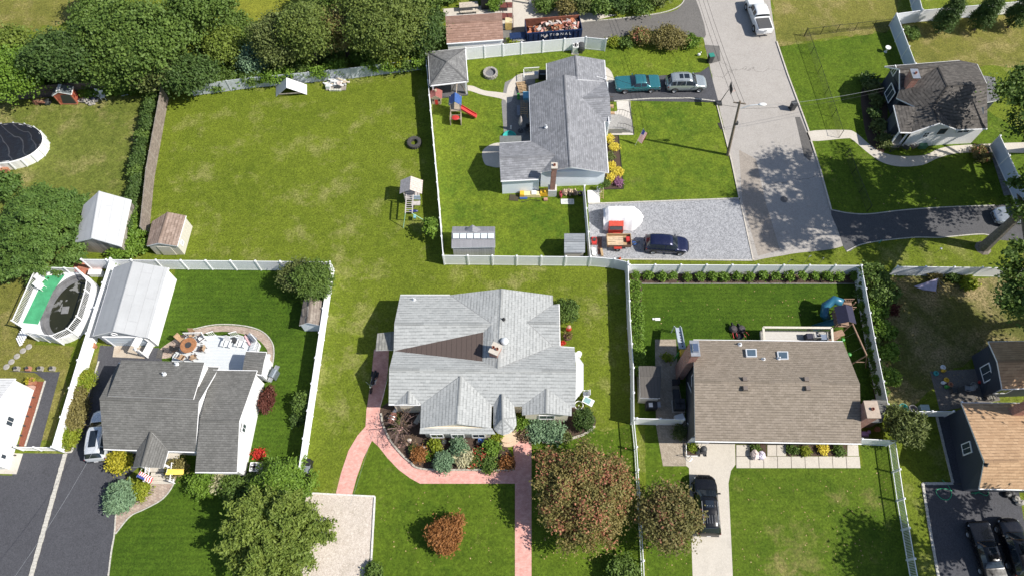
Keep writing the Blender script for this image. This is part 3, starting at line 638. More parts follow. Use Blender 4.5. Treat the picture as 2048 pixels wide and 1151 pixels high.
ob('pent_roof', roofmb([[(840.5,855,2.62), (839,866,2.35), (991,867,2.35), (984,855,2.62)]], .1), [S_LIGHT, TRIM], r, w=True)
arc = [(986.7,848),(988,857),(995,865),(1006,868.7),(1018,866),(1027,859),(1033,848),(1032,834)]
tz = 2.45; c0 = (1005,836,3.2); TR = ob('turret_roof', roofmb([[(1004.4,786.9,3.2), (986.7,806,e), (986.7,848,tz), c0], [(1004.4,786.9,3.2), c0, (1032,834,tz), (1028,810,e)]]+[[c0, (*a, tz), (*b, tz)] for a, b in zip(arc, arc[1:])], .12, .02), [S_LIGHT, TRIM], r, w=True)
ob('ridge_cap', caps([((1004.4,786.9,3.2), c0)]+[(c0, (*a, tz)) for a in arc[1::2]], .16, .045), S_LIGHT, TR, w=True)
ob('bay_roof', roofmb([[(1148,700,2.72), (1152,728,2.95), (1167,727,2.5)], [(1152,728,2.95), (1152,760,2.95), (1167,778,2.5), (1167,727,2.5)], [(1152,760,2.95), (1150,800,2.72), (1167,778,2.5)]], .1, .01), [S_FELT, TRIM], r, w=True)
ob('entry_roof', roofmb([[(754.8,666,2.35), (788,662,2.5), (788,699,2.5), (751,700,2.35)]], .12), [shingle('entry_shingle', (.2,.2,.185), (.3,.3,.27), .3), TRIM], r, w=True)
for px in ([(800,595),(785,700),(965,715),(990,600)], [(778,735),(778,807),(1149,811),(1149,700)], [(905,592),(1104,592),(1104,735),(905,735)], [(1090,610),(1117,610),(1118,690),(1090,690)]): prismwall(r, px, e, W_CREAM)
prismwall(r, [(845,808),(982,806),(982,862),(845,861)], 2.4, W_CREAM, .97); prismwall(r, [(1050,810),(1139,810),(1139,826),(1050,826)], 2.5, W_CREAM, .97); prismwall(r, [(797,800),(838,800),(838,808),(797,808)], 2.5, W_CREAM, .97)
prismwall(r, [(1140,728),(1164,730),(1164,775),(1140,795)], 2.45, W_WHITE, .96); prismwall(r, [(989,808),(1026,810),(1030,836),(1022,852),(1005,860),(992,852)], 2.4, W_CREAM, .93)
for a, b, c in (((800.6,589.5,e), r1L, tip), (tip, r2L, SWc), ((1149,694.4,e), r2R, SEc), ((905,590,e), AP, (1105,590,e)), ((1117.6,607.3,e), eG, (1119.6,693,e))):
    a, b, c = V(a), V(b), V(c); m_ = P(965,700,3); k = lambda p: p.lerp(Vector((m_.x, m_.y, p.z)), .02)-Vector((0,0,.17))
    ob('gable_wall', MB().add([k(a), k(b), k(c)], [(0,1,2)]), W_CREAM, r, w=True)
for px, w_, u_ in (([(848,864),(980,864)], .9, (.18,.5,.82)), ([(1052,826),(1137,826)], 1.1, (.5,))):
    a, b = (P(*q, 2.4) for q in px)
    for u in u_: win(r, a, b, u, 1.35, w_*1.3, 1.2, bars=(1,0), off=.02)
chimney(r, P(991,703,4.0), .75, .95, 3.2, 4.75, R(-25), 2, CONC); vent(r, (1009,683), 3.95, None, 'dome'); vent(r, (828,599), 2.85); vent(r, (1007,638), 3.95, BLACK)

# ---- A: charcoal roofed cape with rear dormer and side wing, on the left
r = root('cape_house', 'charcoal shingled cape house with white side wing and flags at its porch', 'house', bpos((330,830)))
RL, RR, SW_, SE_ = P(199,795.6,4.6), P(397.7,802.6,4.6), P(207,897,2.7), P(390.7,902.5,2.7); NE_ = Vector((2*RR.x-SE_.x, 2*RR.y-SE_.y, 2.7)); NW_ = Vector((2*RL.x-SW_.x, 2*RL.y-SW_.y, 2.7))
gable(r, NW_, SW_, SE_, NE_, RL, RR, S_DARK, W_WHITE, .3)
dp = [P(242.9,719.2,3.95), P(409,723.9,3.95), P(386.5,797.5,4.62), P(214.7,791,4.62)]
ob('dormer_roof', roofmb([dp], .14), [S_DARK, TRIM], r, w=True)
c_ = sum(dp, Vector())/4; ob('dormer_wall', MB().add([Vector((c_.x+(q.x-c_.x)*.97, c_.y+(q.y-c_.y)*.95, z)) for z, k in ((2.6,0),(None,1)) for q in dp for z in ((z if z else q.z-.15),)], [(3,2,1,0),(4,5,6,7),(0,1,5,4),(1,2,6,5),(2,3,7,6),(3,0,4,7)]), W_WHITE, r, w=True)
_, wv = gable(r, (426,739.5,2.9), (390,942.9,2.6), (473.6,943.4,2.6), (514,740.8,2.9), (399.8,840,3.8), (478.6,841,3.8), S_DARK, W_WHITE, .22, roofname='wing_roof')
win(r, wv[2], wv[3], .42, 2.6, .8, .9, bars=(1,0)); win(r, wv[2], wv[3], .5, 1.2, .25, .25)
g = ob('porch_roof', roofmb([[(302,862,3.5), (274.7,898.5,2.7), (265.6,933.7,2.7), (283.8,932,3.4)], [(302,862,3.5), (337,900,2.7), (327,935,2.7), (283.8,932,3.4)]], .12, .02), [S_DARK, TRIM], r, w=True)
a, b, c = P(266.5,933,2.6), P(326,934,2.6), P(284.5,931.5,3.25); s = Vector((0,.15,0)); ob('gable_wall', MB().add([a+s,b+s,c+s,a+s*2,b+s*2,c+s*2], [(0,1,2),(5,4,3),(0,2,5,3),(1,4,5,2),(0,3,4,1)]), W_WHITE, g, w=True)
ob('ridge_cap', caps([((302,862,3.5), (283.8,932,3.4))], .24, .05), S_DARK, g, w=True)
for q in ((270,930),(322,931)): p = P(*q, 2.5); ob('porch_post', MB().box((p.x, p.y+.2, 1.35), (.16,.16,2.4)), TRIM, r, w=True)
p0, p1 = P(276,925,2.5), P(322,926,2.5); ob('porch_floor', MB().box(((p0.x+p1.x)/2, p0.y+.9, .25), (abs(p1.x-p0.x)+.6, 2.4, .5)), CONC, r, w=True)
for i in range(3): ob('step', MB().box(((p0.x+p1.x)/2+.2, p0.y-.5-.3*i, .2-.08*i), (1.9,.32,.36-.16*i+.04)), CONC, r, w=True)
for sx in (-.9, 1.3):
    mb = MB(); x = (p0.x+p1.x)/2+sx; y0, y1 = p0.y+.3, p0.y-1.2
    mb.beam((x,y0,1.35),(x,y1,.95),.06,.06); mb.beam((x,y0,.65),(x,y1,.3),.05,.05)
    for i in range(9): t = i/8; y = y0+(y1-y0)*t; mb.beam((x,y,.6-.3*t),(x,y,1.35-.4*t),.035,.035)
    mb.box((x,y1,.55),(.1,.1,1.1)); ob('porch_railing', mb, TRIM, r, w=True)
_, sv = gable(r, (492,702,2.5), (484.6,741,2.5), (523,749,2.5), (533,704,2.5), (488,720,2.75), (528,722,2.75), S_DARK, W_WHITE, .15, roofname='annexe_roof', cap=False)
vent(r, (328,747), 4.35); vent(r, (353,727), 4.05)
ob('downpipe', MB().tube([P(208,893,2.5), P(209,893,.1)], .05, 6).tube([P(391,900,2.5), P(391,900,.1)], .05, 6), TRIM, r, w=True)

# ---- D: brown roofed house on the right
r = root('brown_roof_house', 'house with one wide tan brown gable roof, skylights and charcoal siding', 'house', bpos((1555,790)))
ro, wv = gable(r, (1387,679,3.7), (1390.4,881,3.7), (1723,886,3.7), (1686,682.6,3.7), (1388.7,761.7,5.6), (1719.6,766.5,5.6), S_BROWN, W_CHAR, (.1,.75))
A_, B_ = wv[0], wv[1]
for u in (.36, .66): win(r, A_, B_, u, 3.1, 1.0, 1.15, bars=(0,1))
a, b = (q.copy() for q in (A_, B_)); d = (b-a).normalized(); n_ = Vector((d.y,-d.x,0))
ob('belt_trim', MB().beam(a.lerp(b,.3)+n_*.03+Vector((0,0,.9)), a.lerp(b,.52)+n_*.03+Vector((0,0,2.6)), .05, .08).beam(a.lerp(b,.78)+n_*.03+Vector((0,0,.5)), a.lerp(b,.9)+n_*.03+Vector((0,0,2.4)), .05, .08), TRIM, r, w=True)
for (x, y) in ((1501,706),(1564,711)):
    f = [P(x-11,y-8,4.2), P(x+11,y-8,4.2), P(x+12,y+8,4.55), P(x-9,y+8,4.55)]; c = sum(f, Vector())/4
    sk = ob('skylight', MB().add([q+Vector((0,0,h)) for h in (-.1,.16) for q in f], [(3,2,1,0),(0,1,5,4),(1,2,6,5),(2,3,7,6),(3,0,4,7),(4,5,6,7)]), ALU, r, w=True)
    ob('pane', MB().add([c+(q-c)*.78+Vector((0,0,.17)) for q in f]+[c+(q-c)*.78+Vector((0,0,.1)) for q in f], [(0,1,2,3)] if False else [(3,2,1,0),(4,5,6,7),(0,1,5,4),(1,2,6,5),(2,3,7,6),(3,0,4,7)]), glass('skylight_glass', (.05,.075,.1)), sk, w=True)
for q in ((1480,688),(1527,718),(1558,716)): vent(r, q, 4.0 if q[1] < 700 else 4.6)
for q in ((1489,758),(1490,776),(1612,758),(1615,776)): vent(r, q, 5.5, None, 'box')
c = P(1351,745); chimney(r, Vector((c.x+.35, c.y, 0)), .65, 1.3, 0, 6.2, 0, 0, STEEL)
ob('chimney_crown', MB().box((c.x+.35, c.y, 6.35), (.6,.9,.24), top=.8), CHROME, r, w=True)
c = P(1744,818,5.6); chimney(r, Vector((c.x, c.y, 0)), 1.0, 1.35, 0, 5.6, 0, 1, M('tan_crown', (.42,.34,.27), .8))
a, b = wv[1], wv[2]
ob('front_door', MB().box(a.lerp(b,.46)+Vector((0,-.04,1.05)), (1.0,.08,2.1)), M('brown_door', (.13,.045,.025), .5), r, w=True)
for u in (.2,.33,.62,.8): win(r, a, b, u, 1.6, 1.5, 1.2, bars=(1,0))
win(r, a, b, .07, 1.1, 1.9, 1.9, bars=(1,3), gm=TRIM, name='garage_door')

# ---- E: slate grey house with brick chimney, top centre
r = root('slate_roof_house', 'slate grey roofed house with pale siding and tall red brick chimney', 'house', bpos((1140,250)))
e = 2.6; rN = (1129,149.6,4.3); rS = (1141.2,333.7,4.3); wi = (1110.5,309.3,3.7); eg = (1165,196,3.5); w3 = (1083,344,2.75)
RF = ob('roof', roofmb([[rN, (1058.9,171,e), (1062.6,282.7,e), wi, w3, rS], [rN, rS, (1216.6,345,e), (1208.9,243.4,e), eg, (1209,162,e)], [eg, (1209,162,e), (1212.3,159.5,e), (1219.5,193.8,3.5)], [eg, (1219.5,193.8,3.5), (1222.3,242,e), (1208.9,243.4,e)],
    [(998.7,286.4,e), (998.7,315,3.6), wi, (1062.6,282.7,e)], [(998.7,315,3.6), (1001.6,361.8,e), (1077,358,e), w3, wi]]), [S_SLATE, TRIM], r, w=True)
R2_ = ob('rear_roof', roofmb([[(1150.7,110.6,3.9), (1093.3,126.7,e), (1094,166,e), (1155.5,158,3.9)], [(1150.7,110.6,3.9), (1155.5,158,3.9), (1211.7,163,e), (1208.9,120,e)]], .16, -.02), [S_SLATE, TRIM], r, w=True)
ob('ridge_cap', caps([(rN, rS), ((998.7,315,3.6), wi), (eg, (1219.5,193.8,3.5)), ((1150.7,110.6,3.88), (1155,153,3.88))]), S_SLATE, RF, w=True)
gut_(RF, [((1058.9,171,e), (1062.6,282.7,e)), ((1216.6,345,e), (1208.9,243.4,e)), ((998.7,286.4,e), (1062.6,282.7,e)), ((1001.6,361.8,e), (1077,358,e)), ((1093.3,126.7,e), (1094,160,e)), ((1208.9,120,e), (1211.7,158,e))])
wS = prismwall(r, [(1061,172),(1208,164),(1214,343),(1081,348)], e, W_BLUE, .97); prismwall(r, [(1000,289),(1078,283),(1080,357),(1003,360)], e, W_BLUE, .97); prismwall(r, [(1097,128),(1206,123),(1209,162),(1097,166)], e, W_BLUE, .97); prismwall(r, [(1160,165),(1217,162),(1220,241),(1160,243)], e, W_BLUE, .96)
a, b, c = P(1084,346,e), P(1212,342,e), P(1141,335,4.15); s = Vector((0,.3,0))
ob('gable_wall', MB().add([a+s,b+s,c+s,a+s*2,b+s*2,c+s*2], [(0,1,2),(5,4,3),(0,2,5,3),(1,4,5,2),(0,3,4,1)]), W_BLUE, r, w=True)
a, b, c = P(1000,288,e), P(1003,360,e), P(1001,316,3.45); s = Vector((.25,0,0)); ob('gable_wall', MB().add([a+s,b+s,c+s], [(0,1,2)]), W_BLUE, r, w=True)
sa, sb = P(1083,345,e), P(1212,341,e); win(r, sa+Vector((0,.28,0)), sb+Vector((0,.28,0)), .3, 2.4, 1.0, .95, off=-.05, bars=(0,1)); win(r, P(1003,358,e)+Vector((0,.12,0)), P(1078,355,e)+Vector((0,.12,0)), .2, 1.6, .5, .7, bars=(1,1))
c = P(1104,392); chimney(r, Vector((c.x, c.y+.3, 0)), .5, .6, 1.0, 4.9, 0, 1); ob('chimney_base', MB().box((c.x, c.y+.3, .55), (.9,.8,1.1)), M('painted_brick', (.6,.6,.6), .8), r, w=True)
vent(r, (1092,254), 3.4); ob('satellite_arm', MB().tube([P(1190,152,3.0), P(1213,159,2.75)], .03, 6), TRIM, r, w=True)
st = P(1222,253); ob('front_stoop', MB().box((st.x+.35, st.y, .4), (1.6,2.0,.8)), M('stoop_stone', (.3,.29,.275), .85, var=.2), r, w=True)
for i in range(4): ob('step', MB().box((st.x+1.3+.3*i, st.y, .35-.09*i), (.3,1.8,.7-.18*i)), MATS['stoop_stone'], r, w=True)
for s in (-1, 1):
    mb = MB(); y = st.y+s*.95; mb.tube([(st.x+.5,y,1.7),(st.x+1.2,y,1.65),(st.x+2.4,y,1.0),(st.x+2.4,y,0)], .025, 6)
    for i in range(7): t = i/6; mb.tube([(st.x+.5+1.9*t, y, .8-.7*max(0,t-.3)), (st.x+.5+1.9*t, y, 1.68-.75*max(0,t-.35))], .012, 4)
    ob('stair_railing', mb, BLACK, r, w=True)
ob('front_door', MB().box(P(1215,253,1.8)+Vector((.02,0,0)), (.08,1.0,2.0)), TRIM, r, w=True)

# ---- F: blue grey house with brick chimney, top right
r = root('chimney_house', 'brown grey roofed house with blue grey gable and leaning red brick chimney', 'house', bpos((1880,230)))
F1, F2, FN = (1895.3,172,5.4), (1974,168.6,5.0), (1876.6,133.4,4.3)
pF = [[FN, (1800,178,3.3), F1], [(1800,178,3.3), (1793,196,3.0), F1], [(1793,196,3.), (1831,214,3.4), F1], [(1831,214,3.4), (1866,213,4.1), F1], [FN, F1, F2], [FN, F2, (1954,127.5,3.4)], [F1, F2, (1975,257,3.1)], [F1, (1975,257,3.1), (1915,259,3.1)], [F1, (1915,259,3.1), (1866,213,4.1)],
      [(1788,210,3.), (1831,214,3.4), (1801,264.5,3.)], [(1831,214,3.4), (1866,213,4.1), (1879,246,4.1)], [(1831,214,3.4), (1879,246,4.1), (1823,265,3.)], [(1831,214,3.4), (1823,265,3.), (1801,264.5,3.)], [(1866,213,4.1), (1915,259,3.1), (1879,246,4.1)], [(1770,133,3.1), (1800,138,4.7), FN, (1954,127.5,3.4), (1920.4,121,3.1)], [(1800,138,4.7), (1800,178,3.3), FN]]
RF = ob('roof', roofmb(pF), [S_MIX, TRIM], r, w=True)
ob('ridge_cap', caps([(FN, F1), (F1, F2), ((1866,213,4.1), (1879,246,4.1)), ((1800,138,4.7), FN), (F1, (1866,213,4.1))]), S_MIX, RF, w=True)
gut_(RF, [((1770,133,3.1), (1920.4,121,3.1)), ((1788,210,3.), (1801,264.5,3.)), ((1801,264.5,3.), (1823,265,3.)), ((1954,127.5,3.4), (1974,168.6,5.0)), ((1915,259,3.1), (1975,257,3.1)), ((1771,133,3.1), (1800,138,4.7)), ((1800,138,4.7), (1800,178,3.3)), ((1823,265,3.), (1879,246,4.1)), ((1879,246,4.1), (1915,259,3.1))])
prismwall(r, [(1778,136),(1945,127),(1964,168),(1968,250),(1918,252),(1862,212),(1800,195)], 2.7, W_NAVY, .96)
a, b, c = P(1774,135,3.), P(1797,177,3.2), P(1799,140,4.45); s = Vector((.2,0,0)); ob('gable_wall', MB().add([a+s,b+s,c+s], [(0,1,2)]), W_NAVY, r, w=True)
wa, wb = P(1779,138,3.0)+Vector((.1,0,0)), P(1799,190,3.0)+Vector((.1,0,0)); win(r, wa, wb, .62, 1.7, 1.5, 1.7, bars=(1,0), off=.1); win(r, wa, wb, .2, 3.5, .8, 1.0, bars=(1,0), off=.05)
sa, sb, sm = P(1826,262,2.8), P(1972,253,2.8), P(1913,256,2.8); ob('side_wall', MB().add([Vector((q.x, q.y-.05, z)) for z in (0, 2.75) for q in (sa, sm, sb)]+[P(1879,247.5,3.85)], [(0,1,4,6,3),(1,2,5,4)]), W_WHITE, r, w=True)
win(r, sa-Vector((0,.05,0)), sb-Vector((0,.05,0)), .42, 2.5, .8, .8, fm=BLACK, bars=(0,0)); win(r, sa-Vector((0,.05,0)), sb-Vector((0,.05,0)), .22, 2.1, .7, .9, bars=(1,1), gm=glass()); win(r, sa-Vector((0,.05,0)), sb-Vector((0,.05,0)), .72, 2.3, 1.4, .5, bars=(1,0))
c = P(1776,214); chimney(r, Vector((c.x+.4, c.y, 0)), .7, 1.2, 0, 5.2, 0, 1, STEEL)
pw = P(1790,212,3.0); pe = P(1804,262,3.0)
win(r, pw+Vector((.2,-.2,0)), pe+Vector((.2,.3,0)), .3, 1.8, 1.5, 1.5, bars=(1,0), off=-.1); ob('porch_floor', MB().prism([P(1792,216,3), P(1828,216,3), P(1826,260,3), P(1803,260,3)], 0, .5), CONC, r, w=True)
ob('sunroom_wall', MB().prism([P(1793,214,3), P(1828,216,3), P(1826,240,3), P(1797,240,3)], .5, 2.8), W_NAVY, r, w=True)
for q in ((1803,262),(1822,262)): p = P(*q, 2.8); ob('porch_post', MB().box((p.x, p.y+.15, 1.6), (.14,.14,2.5)), TRIM, r, w=True)
ob('skylight', MB().box(P(1961,222,3.85), (.6,.75,.16), rx=R(25)), GLASS, r, w=True)
ob('rear_roof', roofmb([[(1958,150,3.0), (1990,155,2.8), (2000,200,2.8), (1972,205,3.0)]], .14), [shingle('grey_rear', (.13,.13,.135), (.19,.19,.195), .2), TRIM], r, w=True)
prismwall(r, [(1955,152),(1986,157),(1996,198),(1968,203)], 2.8, W_NAVY, .95)

# ---- G: orange tan roofed house, right edge
r = root('tan_roof_house', 'blue grey sided house with sunlit orange tan gable roof and brick chimney', 'house', bpos((1990,880)))
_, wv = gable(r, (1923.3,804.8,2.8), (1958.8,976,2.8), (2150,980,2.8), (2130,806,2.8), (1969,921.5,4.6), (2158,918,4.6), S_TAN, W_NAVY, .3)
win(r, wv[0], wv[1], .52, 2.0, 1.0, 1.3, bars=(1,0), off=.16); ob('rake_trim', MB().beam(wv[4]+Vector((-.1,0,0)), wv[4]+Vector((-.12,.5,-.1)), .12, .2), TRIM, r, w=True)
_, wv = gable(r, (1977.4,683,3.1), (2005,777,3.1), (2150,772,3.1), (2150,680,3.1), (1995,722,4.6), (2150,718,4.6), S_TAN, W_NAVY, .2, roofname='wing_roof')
win(r, wv[0], wv[1], .58, 1.9, 1.5, 1.4, bars=(1,0), off=.34); win(r, wv[1], wv[2], .12, 1.8, 1.2, 1.2, bars=(1,0)); c = P(2032,822,3.2); chimney(r, c, .9, .7, 0, 6.6); vent(r, (1972,928), 4.5, BLACK)

# ---- B: white sided house, left edge
r = root('white_house', 'white sided house at the dark asphalt walk, roof beyond a sunlit gable wall', 'house', bpos((0,860)))
b1, b2 = P(70,778), P(19,939); d = (b1-b2); W = Vector((-d.y, d.x, 0)).normalized()*9; up = lambda v, z: Vector((v.x, v.y, z))
gable(r, up(b1,2.9), up(b2,2.9), up(b2+W,2.9), up(b1+W,2.9), up((b1+b2)/2,4.6), up((b1+b2)/2+W,4.6), shingle('white_roof', (.6,.6,.6), (.66,.66,.66), .1), W_WHITE, .06)
d.normalize(); win(r, b2, b1, .52, 1.9, .9, 1.0, fm=TRIM, bars=(1,0)); win(r, b2, b1, .78, 3.0, .45, .45, gm=WOODG, bars=(0,3), name='gable_vent'); win(r, b2, b1, .12, 1.3, .5, .8, fm=TRIM, gm=GLASS)
mb = MB()
for i in range(7): p = b2.lerp(b1, .18+i*.12)+Vector((.15,-.05,.12)); ob('garden_light', MB().box(p, (.12,.12,.18)), DARK, r, w=True)
ob('brick_plinth', MB().beam(b1+Vector((0,.12,.15)), b1+W*.6+Vector((0,.12,.15)), .35, .3), M('pink_brick', (.5,.33,.27), .85, var=.25, sc=8), r, w=True)

# ---- detached garage, sheds and small buildings
def shed(label, name, *g, rm, wm, ov=.1, cat='shed', **kw):
    c = sum((V(q) for q in g[:4]), Vector())/4; r = root(name, label, cat, Vector((c.x, c.y, 0))); _, v = gable(r, *g, rm, wm, ov, **kw); return r, v
r, v = shed('detached garage with pale grey two slope roof and white side wall', 'garage', (228,534,2.3), (336.5,535,2.3), (295.9,675,2.3), (186.3,670.5,2.3), (266,522.6,3.5), (225.9,661.5,3.5), rm=shingle('garage_roofing', (.39,.40,.41), (.40,.41,.42), .25, .9, 5., dash=.05, mort=.97), wm=W_WHITE, ov=.12, cat='garage')
p, q = v[3], v[2]; ob('garage_door', MB().box(p.lerp(q,.54)+Vector((0,-.06,1.05)), (3.6,.08,2.05)).box(p.lerp(q,.54)+Vector((0,-.09,1.55)), (3.5,.04,.03)).box(p.lerp(q,.54)+Vector((0,-.09,1.0)), (3.5,.04,.03)), M('garage_door_blue', (.6,.67,.73), .4, var=.05), r, w=True)
ob('door_frame', MB().box(p.lerp(q,.54)+Vector((-1.88,-.08,1.05)), (.14,.12,2.1)).box(p.lerp(q,.54)+Vector((1.88,-.08,1.05)), (.14,.12,2.1)).box(p.lerp(q,.54)+Vector((0,-.08,2.15)), (3.9,.12,.14)), TRIM, r, w=True)
ob('round_vent', MB().lathe([(.3,0),(.3,.06),(.22,.06),(.22,0)], 16), TRIM, r).matrix_local = Matrix.Translation(p.lerp(q,.42)+Vector((0,-.05,2.75))-r.location) @ Matrix.Rotation(PI/2, 4, 'X')
ob('front_siding', MB().add([v[3]+Vector((0,-.02,0)), v[2]+Vector((0,-.02,0)), v[6]+Vector((0,-.02,0)), v[9]+Vector((0,-.02,0)), v[7]+Vector((0,-.02,0))], [(0,1,2,3,4)]), W_GREY, r, w=True)
r, v = shed('garden shed with pale grey felt roof beside the big hemlock', 'garden_shed', (167,410,2.1), (262,399.5,2.1), (241.5,493,2.1), (150,484,2.1), (198,382,3.3), (182.4,476,3.3), rm=S_FELT, wm=wood('striped_cladding', (.36,.33,.28), .3, 0, .5), gut=False)
r, v = shed('tan shed with brown roof standing on the olive lawn', 'garden_shed', (304,443,1.95), (372,431,1.95), (354.4,492,1.95), (293,491.6,1.95), (335,424,2.6), (316,486,2.6), rm=shingle('shed_brown', (.24,.175,.14), (.34,.26,.215), .3), wm=W_SHED, gut=False)
win(r, v[2], v[1], .22, 1.1, .5, .5, fm=TRIM, bars=(1,1)); ob('door', MB().box(v[3].lerp(v[2],.5)+Vector((0,-.04,.85)), (1.3,.05,1.6)), W_SHED, r, w=True)
r, v = shed('grey metal roofed shed with a strip of clerestory windows and tiny dormer', 'garden_shed', (903,495,1.9), (905,453,1.9), (990,453,1.9), (990.6,493.5,1.9), (903.5,464,2.75), (990,464,2.75), rm=shingle('grey_metal_roof', (.25,.25,.27), (.29,.29,.31), .2, 3., .3, dash=.1), wm=wood('ribbed_metal', (.42,.42,.44), .25, 0, .25, .4), gut=False)
a, b = P(905,469,2.66), P(989,469,2.66)
for i in range(6): s0, s1 = i/6+.01, (i+1)/6-.01; f = [a.lerp(b,s0), a.lerp(b,s1)]; f += [f[1]-Vector((0,.55,.22)), f[0]-Vector((0,.55,.22))]; f = [q+Vector((0,.2,.08)) for q in f]; ob('skylight_pane', MB().add(f+[q-Vector((0,0,.05)) for q in f], [(3,2,1,0),(4,5,6,7),(0,1,5,4),(1,2,6,5),(2,3,7,6),(3,0,4,7)]), M('milky_pane', (.62,.68,.72), .25, var=.06), r, w=True)
ob('dormer_roof', roofmb([[(945,450,2.7), (930,459,2.35), (930,465,2.6), (945,463,3.0)], [(945,450,2.7), (945,463,3.0), (961,465,2.6), (961,459,2.35)]], .08, .05), [MATS['grey_metal_roof'], TRIM], r, w=True)
r, v = shed('small light grey roofed shed at the end of the gravel pad', 'garden_shed', (1128.6,467,1.8), (1128.6,503.8,1.8), (1170,503.8,1.8), (1170,467,1.8), (1128.6,481,2.4), (1170,481,2.4), rm=shingle('shed_grey', (.27,.29,.31), (.34,.36,.38), .2, .25, .6), wm=W_SHED, gut=False)
r, v = shed('little playhouse shed with brown roof and pale blue front by the white fence', 'play_shed', (607,600,1.6), (643.5,601,1.6), (640.7,650,1.6), (598,650,1.6), (621.6,594,2.3), (614.7,644.5,2.3), rm=shingle('playshed_roof', (.2,.165,.14), (.3,.26,.22), .25), wm=W_BLUE, gut=False)
ob('dormer_roof', roofmb([[(617,612,2.25), (604,618,1.75), (606,638,1.75), (616,632,2.25)]], .08, .08), [MATS['playshed_roof'], TRIM], r, w=True)
r, v = shed('brown shingled garage beside the debris dumpster', 'garage', (890.6,32.5,2.4), (893.4,87,2.4), (1006.6,79,2.4), (1003.8,25,2.4), (891.5,46.4,3.4), (1004.7,40,3.4), rm=S_RED, wm=W_WHITE, cat='garage')
r, v = shed('dark lean shed with roof coloured shadow dark on the side patio of the charcoal house', 'garden_shed', (1278,731,2.0), (1280.4,794.5,1.9), (1320.6,795.7,1.9), (1323,731,2.0), (1279,752,2.2), (1322,753,2.2), rm=wood('shadowed_shed_roof', (.095,.085,.075), .3, 0, .2), wm=W_SHED, gut=False)  # roof colour has the shadow of the house put into it
r, v = shed('small grey roofed lean to shed beside the outside brick chimney', 'garden_shed', (1744,798,2.1), (1730,843,2.1), (1764,843,2.1), (1774,800,2.1), (1742,816,2.35), (1772,817,2.35), rm=S_DARK, wm=W_BROWNW, gut=False)
r, v = shed('red wooden playhouse with open front painted shade dark among firewood', 'playhouse', (107,180,1.6), (146,172,1.6), (142,188.5,1.6), (103,191.5,1.6), (119.5,169,2.2), (114.7,183.5,2.2), rm=shingle('slate_felt', (.11,.13,.14), (.15,.17,.18), .2), wm=M('barn_red', (.36,.09,.05), .7, var=.2), gut=False, cat='playhouse')
p, q = v[3], v[2]; ob('opening_shade', MB().box(p.lerp(q,.5)+Vector((0,-.04,.8)), ((q-p).length*.88,.05,1.4)), M('dark_panel', (.04,.045,.045), .6), r, w=True); ob('front_frame', MB().box(p.lerp(q,.5)+Vector((0,-.05,.06)), ((q-p).length,.12,.14)).box(p+Vector((.05,-.05,.8)), (.1,.1,1.55)).box(q+Vector((-.05,-.05,.8)), (.1,.1,1.55)), M('barn_red2', (.33,.12,.07), .7), r, w=True)  # the dark sheet stands for the shade inside the open front
ob('roof_ridge_board', MB().beam(P(119.5,169,2.25), P(114.7,183.5,2.25), .35, .05), TRIM, r, w=True)
# gazebo: hip roof on posts
r = root('gazebo', 'square grey shingled gazebo with white posts in the fence corner', 'gazebo', bpos((895,150)))
cs = [P(856.5,104,2.4), P(930,96.5,2.4), P(935.6,162.5,2.4), P(860.5,171,2.4)]; ap = P(894.5,123,3.7)
ro = ob('roof', roofmb([[cs[i], cs[(i+1) % 4], ap] for i in range(4)]), [S_GAZ, TRIM], r, w=True); ob('ridge_cap', caps([(c, ap) for c in cs], .22, .02), S_GAZ, ro, w=True); gut_(ro, [(cs[i], cs[(i+1) % 4]) for i in range(4)])
cc = sum(cs, Vector())/4
for c in cs: q = c.lerp(cc, .12); ob('post', MB().box((q.x, q.y, 1.17), (.16,.16,2.34)), TRIM, r, w=True)
ob('floor', MB().prism([c.lerp(cc,.04) for c in cs], 0, .12), M('gazebo_floor', (.1,.1,.105), .8), r, w=True)
b0, b1, b2, b3 = (c.lerp(cc, .12) for c in cs)
for a, b in ((b0,b1), (b3,b0)): ob('back_wall', MB().beam(Vector((a.x,a.y,1.1)), Vector((b.x,b.y,1.1)), .06, 2.1), W_BLUE, r, w=True)
# A frame shelter
r = root('tent_shelter', 'white A frame shelter open at the front on the lawn by the vines', 'shelter', bpos((583,185)))
A0, A1 = P(573,156,1.65), P(573,176,1.65); d = A1-A0; L0, L1 = P(552,194), P(614,190)
mb = MB()
for q in (L0, L1): f = [A0, A1, q, q-d]; mb.add([x+Vector((0,0,h)) for h in (0,.05) for x in f], [(3,2,1,0),(4,5,6,7),(0,1,5,4),(1,2,6,5),(2,3,7,6),(3,0,4,7)])
ob('cover', mb, M('white_tarp', (.74,.74,.76), .6, var=.06), r, w=True); ob('front_beam', MB().beam(L0.lerp(A1,.3), L1.lerp(A1,.3), .07, .1), WOODG, r, w=True)
ob('back_panel', MB().add([A0, L0-d, L1-d], [(0,1,2)]), M('dark_cover', (.2,.2,.19), .8), r, w=True)

